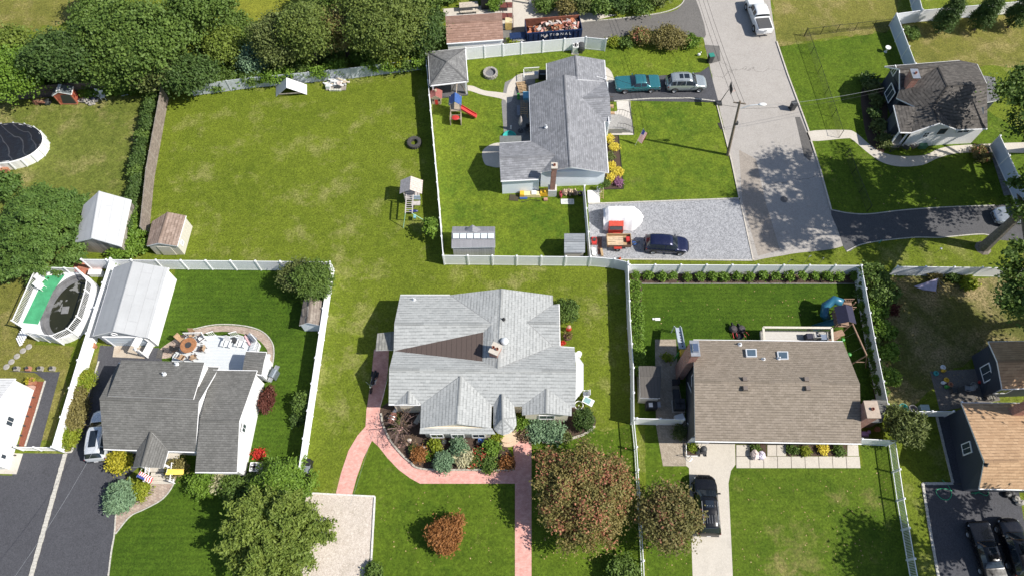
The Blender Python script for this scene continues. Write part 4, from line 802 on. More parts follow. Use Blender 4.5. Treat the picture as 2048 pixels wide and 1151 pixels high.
# ============================================================ vehicles
def cmr(xs, ctrl):
    """smooth interpolation of control rows (first column x)"""
    c = np.array(ctrl, float); out = []
    for x in xs:
        i = min(max(np.searchsorted(c[:,0], x)-1, 0), len(c)-2); t = (x-c[i,0])/(c[i+1,0]-c[i,0]); t = t*t*(3-2*t)*.5+t*.5; out.append(c[i]*(1-t)+c[i+1]*t)
    return out
CARS = {
 # x, half width, sill z, belt z, top z, top half width
 'suv': dict(L=4.7, ctrl=[(-2.35,.66,.42,.80,.84,.5),(-2.28,.82,.34,.95,1.02,.66),(-2.2,.90,.30,1.02,1.14,.70),(-1.85,.92,.27,1.05,1.60,.62),(-1.5,.92,.26,1.05,1.67,.63),(-.6,.93,.26,1.03,1.70,.65),(.2,.93,.26,1.01,1.67,.64),(.45,.93,.26,1.0,1.57,.63),(1.1,.93,.26,.98,1.06,.74),(1.5,.91,.26,.95,1.0,.76),(1.95,.84,.28,.87,.92,.66),(2.2,.68,.32,.76,.81,.5),(2.35,.44,.38,.6,.64,.3)],
    wind=(.45,1.1), rear=(-2.2,-1.85), side=[(-1.95,-1.3),(-1.24,-.28),(-.22,.85)], wx=(-1.42,1.42), wr=.37),
 'sedan': dict(L=5.1, ctrl=[(-2.55,.84,.42,.78,.80,.74),(-2.5,.92,.34,.88,.90,.82),(-2.0,.95,.26,.92,.94,.84),(-1.35,.96,.25,.93,.97,.82),(-.85,.96,.25,.93,1.36,.64),(-.3,.96,.25,.92,1.41,.66),(.3,.96,.25,.92,1.39,.66),(.85,.96,.25,.91,.98,.8),(1.4,.96,.25,.90,.94,.84),(2.2,.94,.27,.88,.90,.84),(2.5,.92,.32,.84,.86,.82),(2.55,.86,.4,.76,.78,.76)],
    wind=(.3,.85), rear=(-1.35,-.85), side=[(-.92,-.3),(-.2,.55)], wx=(-1.5,1.5), wr=.33),
 'pickup': dict(L=5.8, ctrl=[(-2.9,.94,.5,1.12,1.14,.9),(-2.85,.98,.42,1.18,1.2,.94),(-1.0,1.0,.38,1.2,1.22,.94),(-.9,1.0,.38,1.2,1.75,.76),(-.7,1.0,.38,1.2,1.88,.76),(.3,1.0,.38,1.19,1.9,.76),(.7,1.0,.38,1.18,1.78,.74),(1.3,1.0,.38,1.16,1.22,.84),(2.0,.99,.38,1.14,1.18,.86),(2.7,.96,.42,1.08,1.1,.84),(2.9,.9,.5,.95,.98,.78)],
    wind=(.7,1.3), rear=(-1.0,-.88), side=[(-.75,-.15),(-.05,.85)], wx=(-1.85,1.8), wr=.41)}
def carmesh(kind, n=44):
    c = CARS[kind]; xs = np.linspace(-c['L']/2, c['L']/2, n); st = cmr(xs, c['ctrl']); rows = []
    for x, hw, zb, zs, zt, tw in st:
        k = min(1., (zt-zs)/.3); h = [(hw*.84, zb), (hw*.97, zb+.08), (hw, zb+.28), (hw*1.0, zs-.16), (hw*.965, zs), (hw*.965*(1-k*.15)+tw*k*.15, zs+(zt-zs)*.15), (tw+.02, zt-.07*k-.005), (tw*.9, zt-.01), (tw*.5, zt+.025*k+.01), (0, zt+.035*k+.012)]
        rows.append([(x, y, z) for y, z in h]+[(x, -y, z) for y, z in reversed(h[:-1])])
    return xs, rows
def car(label, kind, col, px, z, head, cname, name='parked_car', cat='car', sunroof=None, rails=False, metal=.3, group=None, extra=None, scale=1.):
    c = CARS[kind]; p = P(*px, z); h0, h1 = P(*head[0], z), P(*head[1], z); rz = math.atan2(h1.y-h0.y, h1.x-h0.x)
    r = root(name, label, cat, (p.x, p.y, .012), rz, group); r.scale = (scale,)*3; pm = paint(cname, col, metal); xs, rows = carmesh(kind); m = len(rows[0]); mb = MB()
    mb.add([v for q in rows for v in q], [(i*m+j, (i+1)*m+j, (i+1)*m+j+1, i*m+j+1) for i in range(len(rows)-1) for j in range(m-1)]+[(i*m, i*m+m-1, (i+1)*m+m-1, (i+1)*m) for i in range(len(rows)-1)]+[tuple(range(m)), tuple(range(len(rows)*m-1, (len(rows)-1)*m-1, -1))])
    ob('body', mb, pm, r, True); G = glass('car_glass', (.01,.014,.02), .03)
    def patch(nm, x0, x1, js, mat, push=.012, inx=0., k=9):
        """a skin panel over body points js between two stations"""
        X = np.linspace(x0+inx, x1-inx, k); b = MB(); st = []
        for x in X:
            i = min(int(np.searchsorted(xs, x)), len(xs)-1); i = max(i, 1); t = (x-xs[i-1])/(xs[i]-xs[i-1]); st.append([Vector(rows[i-1][j]).lerp(Vector(rows[i][j]), t) for j in js])
        w = len(js)
        for i in range(k):
            for j in range(w):
                a = st[min(i+1, k-1)][j]-st[max(i-1, 0)][j]; d = st[i][min(j+1, w-1)]-st[i][max(j-1, 0)]; n = a.cross(d); n = -n.normalized() if n.length > 1e-9 else Vector((0,0,1))
                if n.z < -.2: n = -n
                b.v.append(tuple(st[i][j]+n*push))
        b.f = [((i*w+j), (i+1)*w+j, (i+1)*w+j+1, i*w+j+1) for i in range(k-1) for j in range(w-1)]; b.m = [0]*len(b.f); return ob(nm, b, mat, r, True)
    top = list(range(6, m-6)); patch('windshield', *c['wind'], top, G, .014, .06); patch('rear_window', *c['rear'], top, G, .014, .03)
    for a, b in c['side']:
        for js in ([5,6], [m-7,m-6]): patch('side_window', a, b, js, G, .012, 0, 6)
    for sx in c['wx']:
        i = int(np.argmin(abs(xs-sx))); hw = rows[i][2][1]
        for sy in (-1, 1):
            wv = MB().lathe([(c['wr']*.62,-.11),(c['wr']*.92,-.115),(c['wr'],-.07),(c['wr'],.07),(c['wr']*.92,.115),(c['wr']*.62,.11)], 18); w = ob('wheel', wv, RUBBER, r, True); w.location = (sx, sy*(hw-.06), c['wr']); w.rotation_euler = (PI/2, 0, 0)
            rm = MB().lathe([(c['wr']*.64,.08),(c['wr']*.58,.1),(c['wr']*.5,.05),(.06,.07),(0,.07)], 10).lathe([(c['wr']*.64,-.08),(c['wr']*.58,-.1),(c['wr']*.5,-.05),(.06,-.07),(0,-.07)], 10); ob('rim', rm, STEEL, w)
            a = MB(); n = 12
            for q in range(n+1): t = PI*q/n; a.v += [(sx+math.cos(t)*(c['wr']+.07), sy*(hw+.006), c['wr']+math.sin(t)*(c['wr']+.07)), (sx+math.cos(t)*(c['wr']+.0), sy*(hw+.012), c['wr']+math.sin(t)*(c['wr']+.0))]
            a.f = [(2*q, 2*q+1, 2*q+3, 2*q+2) for q in range(n)]; a.m = [0]*n; ob('wheel_arch', a, BLACK, r)
    L = c['L']/2; f = rows[-4]; fy = f[3][1]; fz = f[4][2]; b0 = rows[2]; by = b0[3][1]; bz = b0[4][2]
    for s in (-1, 1):
        ob('headlight', MB().box((L-.36, s*(fy-.06), fz-.06), (.16,.2,.09), rz=-s*R(25), top=.8), M('headlight', (.42,.44,.47), .12, var=.05), r)
        ob('taillight', MB().box((-L+.16, s*(by-.08), bz-.1), (.14,.14,.14)), M('taillight', (.16,.008,.01), .2), r)
        mx = c['side'][-1][1]-.02; i = int(np.argmin(abs(xs-mx))); ob('mirror', MB().box((mx, s*(rows[i][4][1]+.11), rows[i][4][2]+.06), (.12,.2,.14), top=.8), pm if col[0]+col[1] < 1 else BLACK, r)
    ob('grille', MB().box((L-.06, 0, fz-.2), (.08, fy*1.1, .16)), BLACK, r); ob('front_bumper', MB().box((L-.12, 0, .42), (.16, fy*1.5, .2), top=.95), pm if kind != 'sedan' else CHROME, r); ob('rear_bumper', MB().box((-L+.06, 0, .48), (.16, by*1.9, .2), top=.95), BLACK if kind == 'suv' else CHROME, r)
    ob('licence_plate', MB().box((-L-.03, 0, .62), (.02,.32,.16)), TRIM, r)
    if sunroof: 
        for a, b in sunroof: patch('sunroof', a, b, list(range(8, m-8)), G, .012, 0, 4)
    if rails:
        for s in (-1, 1):
            zz = [rows[int(np.argmin(abs(xs-x)))] for x in (-1.6,-.8,.1)]; ob('roof_rail', MB().tube([(x, s*(q[6][1]-.06), q[7][2]+.05) for x, q in zip((-1.6,-.8,.1), zz)], .022, 6), STEEL, r)
    if extra: extra(r, rows, xs, patch, pm)
    return r
def tonneau(r, rows, xs, patch, pm):
    ob('bed_cover', MB().box((-1.93, 0, 1.235), (1.7,1.62,.05)), wood('tonneau', (.07,.07,.072), .28, 0, .1, .6), r); ob('tailgate_handle', MB().box((-2.92,0,.98), (.03,.3,.08)), BLACK, r); ob('tow_hitch', MB().box((-2.98,0,.42), (.2,.08,.08)), BLACK, r)
    ob('third_brake_light', MB().box((-.86,0,1.8), (.05,.3,.05)), MATS['taillight'], r)
def chrome_trim(r, rows, xs, patch, pm):
    for s in (-1, 1): ob('side_trim', MB().tube([(-2.3, s*.965, .72), (2.3, s*.965, .7)], .014, 5), CHROME, r); ob('fender_ornament', MB().box((2.3, s*.8, .92), (.25,.05,.05)), CHROME, r)
    ob('antenna', MB().tube([(1.6,.8,.9),(1.5,.82,1.5)], .008, 4), CHROME, r)
def grid(r, rows, xs, patch, pm):
    for i in range(6): ob('roof_rib', MB().box((-1.25, -.5+i*.2, 1.735), (.62,.018,.02)), M('rail_grey', (.3,.31,.33), .4, .5), r)
    for i in range(5): ob('marker', MB().ball((-.25, -.4+i*.2, 1.745), .025, 6), ALU, r)
car('teal 1970s sedan with chrome trim parked on dark driveway', 'sedan', (.035,.17,.20), (1275,166), .7, ((1320,165),(1235,168)), 'teal_paint', extra=chrome_trim)
car('silver crossover with sunroof parked behind the teal sedan', 'suv', (.40,.44,.45), (1373,164), .8, ((1330,166),(1416,164)), 'silver_paint', sunroof=[(-1.0,-.55),(-.4,.1)], rails=True, metal=.5)
car('dark navy crossover parked on the grey gravel pad', 'suv', (.012,.016,.055), (1334,487), .8, ((1290,486),(1377,491)), 'navy_paint', scale=.95)
car('black sport utility vehicle with roof rails on the concrete driveway', 'suv', (.008,.008,.009), (1413,1008), .8, ((1417,1065),(1408,955)), 'black_paint', sunroof=[(-.35,.15)], rails=True, extra=grid, scale=1.07)
car('silver white crossover half hidden under the charcoal eave', 'suv', (.62,.65,.68), (199,868), .8, ((192,912),(206,825)), 'pearl_paint', sunroof=[(-1.3,.1)], rails=True)
car('white pickup truck with black bed cover parked on the street', 'pickup', (.75,.76,.77), (1518,28), .9, ((1531,64),(1505,-8)), 'white_paint', name='pickup_truck', cat='pickup truck', extra=tonneau, metal=0)
car('black sedan on dark driveway next to white picket fence and hose', 'sedan', (.01,.01,.012), (1975,1102), .7, ((1995,1160),(1956,1046)), 'black_paint2', metal=.2, scale=.95, sunroof=[(-.3,.2)])
car('black crossover on dark driveway beside the second black car, farther from picket fence', 'suv', (.01,.01,.014), (2033,1092), .8, ((2050,1150),(2014,1036)), 'black_paint3', sunroof=[(-.3,.1)])
car('pale blue grey car half hidden behind leaning tree trunk', 'suv', (.42,.47,.55), (2034,428), .8, ((2080,424),(1990,430)), 'pale_blue_paint', metal=.4)

# ============================================================ trees, shrubs, hedges
def leafmesh(name, C, N, size, asp, mat, rnd, spread=.8):
    """C centres, N preferred facing; each leaf is a folded diamond"""
    n = len(C); d = rng.normal(size=(n,3)); up = N+d*spread; up /= np.linalg.norm(up, axis=1)[:,None]+1e-9
    a = rng.normal(size=(n,3)); a -= (a*up).sum(1)[:,None]*up; a /= np.linalg.norm(a, axis=1)[:,None]+1e-9; b = np.cross(up, a)
    s = (size*rng.uniform(.65,1.3,n))[:,None]; L = a*s*asp*.5; W = b*s*.5
    v = np.empty((n,4,3)); v[:,0] = C-L; v[:,1] = C+W-up*s*.12; v[:,2] = C+L; v[:,3] = C-W-up*s*.12
    me = bpy.data.meshes.new(name); me.vertices.add(n*4); me.vertices.foreach_set('co', v.astype(np.float32).ravel()); me.loops.add(n*4); me.loops.foreach_set('vertex_index', np.arange(n*4, dtype=np.int32))
    me.polygons.add(n); me.polygons.foreach_set('loop_start', np.arange(0, n*4, 4, dtype=np.int32)); me.materials.append(mat)
    at = me.attributes.new('rnd', 'FLOAT', 'POINT'); at.data.foreach_set('value', np.repeat(rnd, 4).astype(np.float32)); me.update(calc_edges=True); return me
def cloud(lobes, n, size, clump=.5, shell=.35, flat=.5, per=26):
    """leaf centres in clumps spread through the outer shell of the lobes"""
    lobes = np.array(lobes, float); vol = lobes[:,3]*lobes[:,4]+lobes[:,4]*lobes[:,5]; k = max(8, int(n/per)); li = rng.choice(len(lobes), k, p=vol/vol.sum())
    u = rng.normal(size=(k,3)); u /= np.linalg.norm(u, axis=1)[:,None]; u[:,2] = np.where(u[:,2] < -.35, -u[:,2], u[:,2]); r = 1-np.abs(rng.normal(0, shell, k)); r = np.clip(r, .15, 1.12)
    cc = lobes[li,:3]+u*r[:,None]*lobes[li,3:6]; ci = rng.integers(0, k, n); cs = clump*rng.uniform(.5,1.4,k); off = rng.normal(size=(n,3))*cs[ci][:,None]*np.array([1,1,.55])
    C = cc[ci]+off; C[:,2] = np.maximum(C[:,2], .06); N = u[ci]*.7+np.array([0,0,flat]); rn = np.clip(rng.uniform(0,1,k)[ci]*.55+rng.uniform(0,1,n)*.45, 0, 1); return C, N, rn
BARK = M('bark', (.11,.085,.065), .95, var=.35, sc=7, bump=.8)
def plant(name, label, cat, base, lobes, mat, n, size, asp=1.5, clump=.4, trunk=None, limbs=5, group=None, shell=.35, flat=.5, spread=.8, part='crown', bark=None, per=26):
    """lobes: (dx, dy, z, rx, ry, rz) from the base point"""
    if size >= .15 and n > 2500: n = int(n*1.9); size *= .7
    r = root(name, label, cat, (base[0], base[1], 0), 0, group); C, N, rn = cloud(lobes, n, size, clump, shell, flat, per)
    ob(part, leafmesh(part, C, N, size, asp, mat, rn, spread), None, r)
    if trunk:
        tr, th = trunk; L = np.array(lobes, float); c = L[:,:3].mean(0); mb = MB(); top = Vector((c[0]*.5, c[1]*.5, th)); mb.tube([(0,0,0), (0,0,.25), (top.x*.4, top.y*.4, th*.5), top], [tr*1.5, tr*1.05, tr*.85, tr*.7], 9)
        for i in range(limbs):
            l = L[i % len(L)]; e = Vector((l[0]+random.uniform(-.4,.4)*l[3], l[1]+random.uniform(-.4,.4)*l[4], l[2]+random.uniform(-.1,.5)*l[5])); m_ = top.lerp(e, .5)+Vector((random.uniform(-.2,.2), random.uniform(-.2,.2), .15)); mb.tube([top-Vector((0,0,.15)), m_, e], [tr*.55, tr*.32, tr*.08], 6)
        ob('trunk', mb, bark or BARK, r)
    return r
def lobs(rx, ry, zc, rz, k=7, s=.55):
    """one big lobe broken into smaller ones"""
    o = [(0, 0, zc, rx*.8, ry*.8, rz*.85)]
    for i in range(k):
        a = 2*PI*i/k+random.uniform(-.3,.3); q = random.uniform(.42,.58); f = s*.9*random.uniform(.75,1.12); o.append((rx*q*math.cos(a), ry*q*math.sin(a), zc+rz*random.uniform(-.25,.45), rx*f, ry*f, rz*f))
    return o
LF = dict(
 green=leafm('leaf_green', (.075,.135,.026), (.15,.225,.042)), dark=leafm('leaf_dark', (.045,.09,.022), (.10,.16,.036)), yellow=leafm('leaf_yellow_green', (.11,.16,.028), (.2,.26,.04)), olive=leafm('leaf_olive', (.09,.12,.034), (.18,.215,.06)),
 bright=leafm('leaf_bright', (0.093,0.178,0.022), (0.186,0.295,0.034)), maple=leafm('leaf_maple', (.17,.19,.055), (.36,.265,.10), .35, (.74, (.50,.21,.13))), rust=leafm('leaf_rust', (.13,.14,.042), (.27,.22,.085), .3, (.82, (.36,.16,.10))),
 orange=leafm('leaf_orange', (.27,.115,.035), (.42,.2,.07), .3), red=leafm('leaf_red', (.09,.028,.022), (.17,.06,.04), .3), blue=leafm('leaf_blue_green', (.11,.19,.10), (.20,.30,.17), .1), hemlock=leafm('leaf_hemlock', (.06,.125,.026), (.14,.225,.042), .25),
 gold=leafm('leaf_gold', (.33,.31,.03), (.52,.46,.04), .3), mum=leafm('mum_yellow', (.62,.5,.05), (.78,.66,.1), .2), lime=leafm('leaf_lime', (0.171,0.264,0.019), (0.295,0.300,0.031), .25), brown=leafm('leaf_brown_green', (0.155,0.132,0.046), (0.248,0.217,0.070)), cream=leafm('leaf_cream', (.38,.36,.2), (.55,.52,.34), .2),
 pink=leafm('flower_mix', (0.078,0.139,0.031), (0.139,0.202,0.046), .2, (.7, (.5,.10,.06))), rose=leafm('leaf_rose', (0.109,0.078,0.046), (0.217,0.139,0.078), .2, (.75, (.5,.28,.26))), purple=leafm('leaf_purple', (0.300,0.139,0.248), (.35,.16,.24), .2), scarlet=leafm('flower_scarlet', (.45,.03,.02), (.65,.06,.04), .2), cedar=leafm('leaf_cedar', (.08,.125,.026), (.18,.225,.045), .2))
def tree(label, px, zc, rx, ry, rz, mat, n, size=.3, name='tree', cat='tree', clump=.42, trunk=(.2,None), group=None, k=8, **kw):
    c = P(*px, zc); th = trunk[1] if trunk and trunk[1] else max(1., zc-rz*.5)
    return plant(name, label, cat, c, lobs(rx, ry, zc, rz, k), LF[mat], n, size, clump=clump, trunk=(trunk[0], th) if trunk else None, group=group, **kw)
def bush(label, px, r, h, mat, n=None, size=.13, name='shrub', cat='shrub', group=None, ry=None, k=5, shell=.22, **kw):
    c = P(*px, h*.5); ry = ry or r; n = n or int(min(5200, 1100*max(.5, r*ry*1.3))); n = int(n*(.13/size)**.6)
    return plant(name, label, cat, c, lobs(r, ry, h*.5, h*.52, k, .5), LF[mat], n, size, clump=kw.pop('clump', .10+.08*r), trunk=(.035+.02*r, h*.35), limbs=4, group=group, shell=shell, part='foliage', **kw)

# woods, top left
W = 'trees in the woods behind the fence'
tree('yellow green leafy tree at the left end of the woods', (30,145), 3.2, 3.8, 3.2, 2.8, 'bright', 9000, group=W); tree('dark leafy tree behind the red playhouse', (140,118), 4, 4.4, 3.8, 3.6, 'dark', 11000, group=W)
tree('tall dense green tree, widest crown of the woods', (285,80), 4.8, 6.6, 5.2, 4.4, 'green', 20000, group=W); tree('olive green tree beside the dry meadow', (205,62), 4.0, 3.4, 3.0, 3.2, 'green', 10000, group=W)
tree('green tree at the edge of the bright meadow', (405,18), 4.2, 4.2, 3.8, 3.6, 'green', 10000, group=W); tree('low dark green tree hanging over the vine covered fence', (385,150), 2.6, 3.2, 2.4, 2.2, 'dark', 7000, group=W)
tree('pale yellow green tree below the dry meadow', (25,100), 3.0, 3.0, 2.0, 2.2, 'yellow', 7000, group=W); tree('leafy green tree between playhouse and stockade fence', (232,140), 3.2, 3.6, 2.6, 2.6, 'green', 8000, group=W)
tree('bushy green tree overhanging the stockade fence end', (305,142), 3.0, 3.2, 2.4, 2.4, 'olive', 7000, group=W); tree('olive brown tree above the green meadow path', (452,95), 2.2, 2.4, 2.2, 1.9, 'yellow', 4500, group=W)
tree('grey green feathery small tree by the vines', (507,122), 1.9, 1.6, 1.5, 1.6, 'blue', 2600, .22, group=W); tree('rounded olive tree next to the bright meadow', (560,88), 3.6, 2.9, 2.9, 3.2, 'olive', 9000, .24, group=W)
tree('tall olive tree with fine leaves amid the evergreens', (617,66), 4.6, 3.6, 3.6, 4.2, 'cedar', 12000, .24, group=W); tree('thin greyish green tree squeezed between taller evergreens', (682,62), 3.8, 2.6, 2.8, 3.2, 'brown', 6500, .24, group=W)
tree('broad dark cedar beside the brown shingled garage', (768,55), 4.8, 5.2, 4.6, 4.6, 'cedar', 19000, .24, group=W); tree('slim dark cedar touching the brown shingled garage', (845,72), 3.2, 2.2, 2.4, 2.8, 'dark', 6000, .24, group=W)
tree('dark tree at the far corner above the dry meadow', (210,-14), 4, 3.2, 2.8, 3., 'dark', 7000, group=W); tree('green tree far behind the broad cedar', (690,-15), 4, 4.5, 3.5, 3.4, 'green', 9000, group=W)
tree('leafy tree far behind the brown garage', (835,-14), 3.2, 3.2, 2.4, 2.6, 'green', 7500, group=W)
under = [(x, y) for x, y in [(60,120),(85,140),(345,160),(410,130),(450,60),(495,150),(330,60),(240,105),(655,110),(720,115),(590,125),(815,105),(20,175),(70,165),(180,165),(255,165),(430,165),(465,150),(440,120),(480,90),(470,45),(540,120),(350,105),(110,165),(325,115),(500,60),(430,70)]]
for i, (x, y) in enumerate(under): bush('low green undergrowth bush at the foot of the woods', (x,y), random.uniform(1.2,2.), random.uniform(.9,1.6), random.choice(['green','bright','green','bright']), 2400, .2, name='undergrowth_bush', group='undergrowth bushes in the woods')
for i in range(11):
    t = i/10; x = 500+t*345; y = 158-t*34+random.uniform(-4,4)
    if i != 6: bush('green vine mass climbing over the pale weathered fence', (x,y), random.uniform(1.1,1.6), 2.0, 'bright' if i % 3 else 'green', 2100, .17, name='fence_vine', cat='vine', group='vines on the weathered fence', ry=.8)
bush('yellow green vine mass on the fence near the gazebo', (795,128), 1.7, 2., 'lime', 1900, .17, name='fence_vine', cat='vine', ry=.8)
# hemlock and hedge, left
c = P(70,455,2.6); L = [(0,0,2.2,3.2,3.6,2.4)]
for i in range(64):
    a = i*2.4; q = .6+4.3*math.sqrt(i/64); L.append((q*math.cos(a), q*1.12*math.sin(a), 5.0-q*.75+random.uniform(-.6,.6), .95, .6, .28))
plant('hemlock_tree', 'huge bright green layered hemlock beside the oval pool', 'tree', c, L, LF['hemlock'], 24000, .2, 2.0, .2, (.3,3.), 8, flat=1., spread=.6, shell=.3)
bush('bright green shrub at the left edge above the hemlock', (10,372), 2., 2.2, 'hemlock', 3000, .2)
for i in range(15):
    t = i/14; x = 311-t*48+random.uniform(-3,3); y = 196+t*262; bush('dark clipped evergreen in the hedge behind the stockade fence', (x-9,y), random.uniform(.62,.85), random.uniform(1.5,1.9), 'dark' if i % 4 else 'green', 1500, .16, name='hedge_evergreen', group='hedge along the stockade fence', ry=.95)
for x, y, r_ in ((262,445,1.1),(266,470,1.3),(256,492,1.3),(240,503,1.2),(284,492,.8)): bush('bright green shrub squeezed between the two sheds', (x,y), r_, 1.5, 'bright', 1700, .17, group='shrubs between the two sheds')
for i in range(9): bush('leafy shrub under the dark wooden fence by the playhouse', (170+i*15,184-i*1.3), .8, .9, 'bright', 900, .16, group='shrubs under the dark wooden fence')
# left house plants
bush('lime green clipped shrub at the bend of the driveway fence, largest of three', (172,758), 1.05, 1.2, 'lime', 2600, .11); bush('lime green clipped shrub touching the brown hedge', (160,777), .85, 1.1, 'lime', 2200, .11); bush('lime green clipped shrub near the driveway gate', (141,876), .95, 1.1, 'lime', 2300, .11)
for x, y in ((158,798),(153,818),(149,838)): bush({798:'olive brown unclipped shrub touching the lime clipped shrub',818:'olive brown unclipped shrub in the middle of the driveway hedge',838:'olive brown unclipped shrub, last of the hedge towards the driveway gate'}[y], (x,y), 1.15, 1.3, 'brown', 2000, .14, group='brown hedge along the driveway')
bush('yellow and green variegated shrub by the porch', (238,921), 1.15, 1.2, 'gold', 1900, .15); bush('lime foliage under the yellow variegated shrub', (247,925), .9, .9, 'lime', 1100, .13); bush('round lime green shrub beside the weeping spruce', (279,981), 1.0, .9, 'lime', 1800, .12)
c = P(236,992,1.0); L = [(0,0,.9,.7,.9,.7)]+[(.75*math.cos(a), .95*math.sin(a), .7+random.uniform(-.2,.3), .5,.4,.3) for a in np.linspace(0,6.1,12)]
plant('weeping_spruce', 'silvery blue weeping spruce at the driveway edge', 'tree', c, L, LF['blue'], 4200, .16, 2.4, .16, (.07,.9), 8, flat=.8)
bush('bright green rounded shrub under the charcoal wing eave', (402,967), 1.2, 1.3, 'bright', 2600, .14); bush('cream variegated shrub under the charcoal wing eave', (432,962), .95, .9, 'cream', 1300, .13); bush('brownish shrub by the porch railing', (352,936), .9, 1.2, 'brown', 1500, .14); bush('dark green shrub beside the cream variegated shrub', (463,972), 1.2, 1.2, 'green', 1800, .15)
bush('dark red barberry shrub against the white wing wall', (536,797), .72, 1.3, 'red', 2600, .12, ry=1.35); bush('small scarlet flowering plant at the white wing corner', (519,908), .55, .45, 'scarlet', 550, .1)
bush('upright green shrub against the white fence, taller of two', (602,806), .85, 1.7, 'green', 1700, .15, ry=1.2); bush('low loose shrub at the white fence foot', (597,836), .75, .9, 'dark', 900, .15)
tree('round dense dark green tree in the back corner by white fence', (633,564), 2.2, 1.9, 2.0, 2., 'green', 9000, .16, clump=.22, trunk=(.12,None)); tree('lower green tree left of the fence corner tree, leaning over lawn', (596,556), 1.7, 1.9, 1.6, 1.5, 'olive', 5200, .17, clump=.25, trunk=(.1,None))
c = P(543,1070,2.4); L = [(0,0,2.2,2.4,2.3,1.9)]
for i in range(44):
    a = i*2.4+random.uniform(-.15,.15); R_ = random.uniform(3.1,4.7); z0 = random.uniform(1.4,4.2)
    for q in (.45,.65,.82,.97): L.append((R_*q*math.cos(a), R_*.9*q*math.sin(a), z0+.5-q*.9, .62-.3*q, .62-.3*q, .3))
plant('dogwood_tree', 'wide spiky yellow green tree shading the left front lawn', 'tree', c, L, leafm('leaf_dogwood', (.12,.185,.032), (.25,.31,.06), .3), 22000, .18, 2.6, .2, (.25,2.2), 40, flat=.7, spread=.8)
c = P(560,958,2.); L = [(1.9*q*math.cos(a), 1.5*q*math.sin(a), 2.9-1.6*q, .9,.8,.4) for q in (.15,.6,1.1) for a in np.linspace(0,5.6,6)]
plant('false_cypress', 'feathery bright green cypress beside the dustbins', 'tree', c, L, LF['bright'], 6500, .17, 2.2, .2, (.12,1.6), 6, flat=.9)
bush('dark shrub under the wide spiky tree', (500,972), 1.2, 1.1, 'dark', 1500, .17)
# centre house garden
bush('large round clipped bush behind the light grey house', (1135,619), 1.3, 1.6, 'green', 5200, .11, ry=1.5, clump=.12); bush('dark clipped round bush at the right end of front garden', (1168,838), 1.1, 1.7, 'dark', 4500, .1, ry=1.3, clump=.1)
bush('pale blue green shrub under the right front gable', (1072,860), 1.15, .9, 'blue', 2000, .14, k=7); bush('second pale blue green shrub, right of the first, with lilac centre', (1102,861), 1.2, .9, 'blue', 2000, .14, k=7)
bush('silver green clipped ball next to the curved pink walk', (886,922), 1.05, 1.3, 'blue', 3600, .1, clump=.1); bush('silver green clipped ball close to the cream front wall', (917,893), .9, 1.1, 'blue', 2800, .1, clump=.1)
bush('orange flowering shrub in the front garden', (838,908), .75, .8, 'orange', 1200, .11); bush('yellow green conifer shrub behind the silver balls', (869,889), .5, .9, 'lime', 900, .11); bush('small yellow green tuft between the silver balls', (876,902), .4, .5, 'lime', 500, .1)
bush('pale straw coloured grass clump', (926,912), .8, .8, 'cream', 1100, .13, asp=3.5); bush('green leafy shrub by the round stoop', (983,896), .75, 1., 'bright', 1300, .13); bush('green and red flowering clump near the pink walk', (961,908), .75, .6, 'pink', 1200, .12); bush('leafy flowering clump at the front corner of garden', (979,926), .85, .6, 'green', 1300, .12)
bush('scarlet leafed shrub at the walk corner', (1013,925), .7, .6, 'orange', 1100, .11); bush('green shrub right of the round stoop', (1043,846), .65, 1., 'bright', 1100, .13); bush('rose coloured shrub right of the round stoop', (1046,868), .65, .6, 'rose', 1000, .11); bush('low green plant in the mulch under the front wall', (853,912), .45, .4, 'bright', 500, .1)
bush('flowering clump in the middle of the front garden', (944,926), .5, .45, 'pink', 600, .1); bush('small dark plant beside the stone edge', (826,900), .5, .5, 'dark', 600, .1); bush('spiky green plant at the round stoop', (994,874), .5, .7, 'lime', 500, .12, asp=3.)
bush('yellow green groundcover beside the mulch bed edge', (1130,872), .6, .3, 'olive', 600, .1); bush('low bush in shade at the left of the garden', (795,846), .7, .6, 'olive', 800, .12)
# bare branched weeping tree
c = P(806,862,0); r = root('bare_tree', 'bare branched small weeping tree arching over the pink walk', 'tree', (c.x,c.y,0)); mb = MB(); mb.tube([(0,0,0),(.05,0,.6),(0,.05,1.3)], [.08,.06,.05], 7); tw = MB()
for i in range(34):
    a = random.uniform(0,2*PI); q = random.uniform(.8,2.2); z = random.uniform(.5,1.9); p0 = Vector((0,.05,1.25)); p1 = Vector((q*.5*math.cos(a), q*.5*math.sin(a), 1.5+random.uniform(0,.7))); p2 = Vector((q*math.cos(a), q*math.sin(a), z)); tw.tube([p0,p1,p2], [.03,.02,.006], 4)
    for j in range(5):
        t = random.uniform(.3,1); b0 = p1.lerp(p2,t); tw.tube([b0, b0+Vector((random.uniform(-.5,.5), random.uniform(-.5,.5), random.uniform(-.3,.2)))], [.01,.003], 3, cap=False)
ob('trunk', mb, M('pinkish_bark', (.22,.15,.13), .9, var=.3), r); ob('branches', tw, MATS['pinkish_bark'], r)['kind'] = 'stuff'
C, N, rn = cloud([(0,0,1.5,1.9,1.8,.6)], 420, .1, .3); ob('crown', leafmesh('crown', C, N, .09, 1.5, LF['rose'], rn), None, r)
c = P(893,1070,1.1); L = lobs(1.45,1.5,1.2,1.0,9,.5)+[(.8,1.1,1.3,.55,.6,.6)]
plant('japanese_maple', 'copper orange weeping maple alone on the front lawn', 'tree', c, L, LF['orange'], 6500, .15, 2.2, .2, (.1,.9), 8, flat=.3)
c = P(1166,985,3.4); L = [(0,0,2.9,2.2,2.1,1.4)]
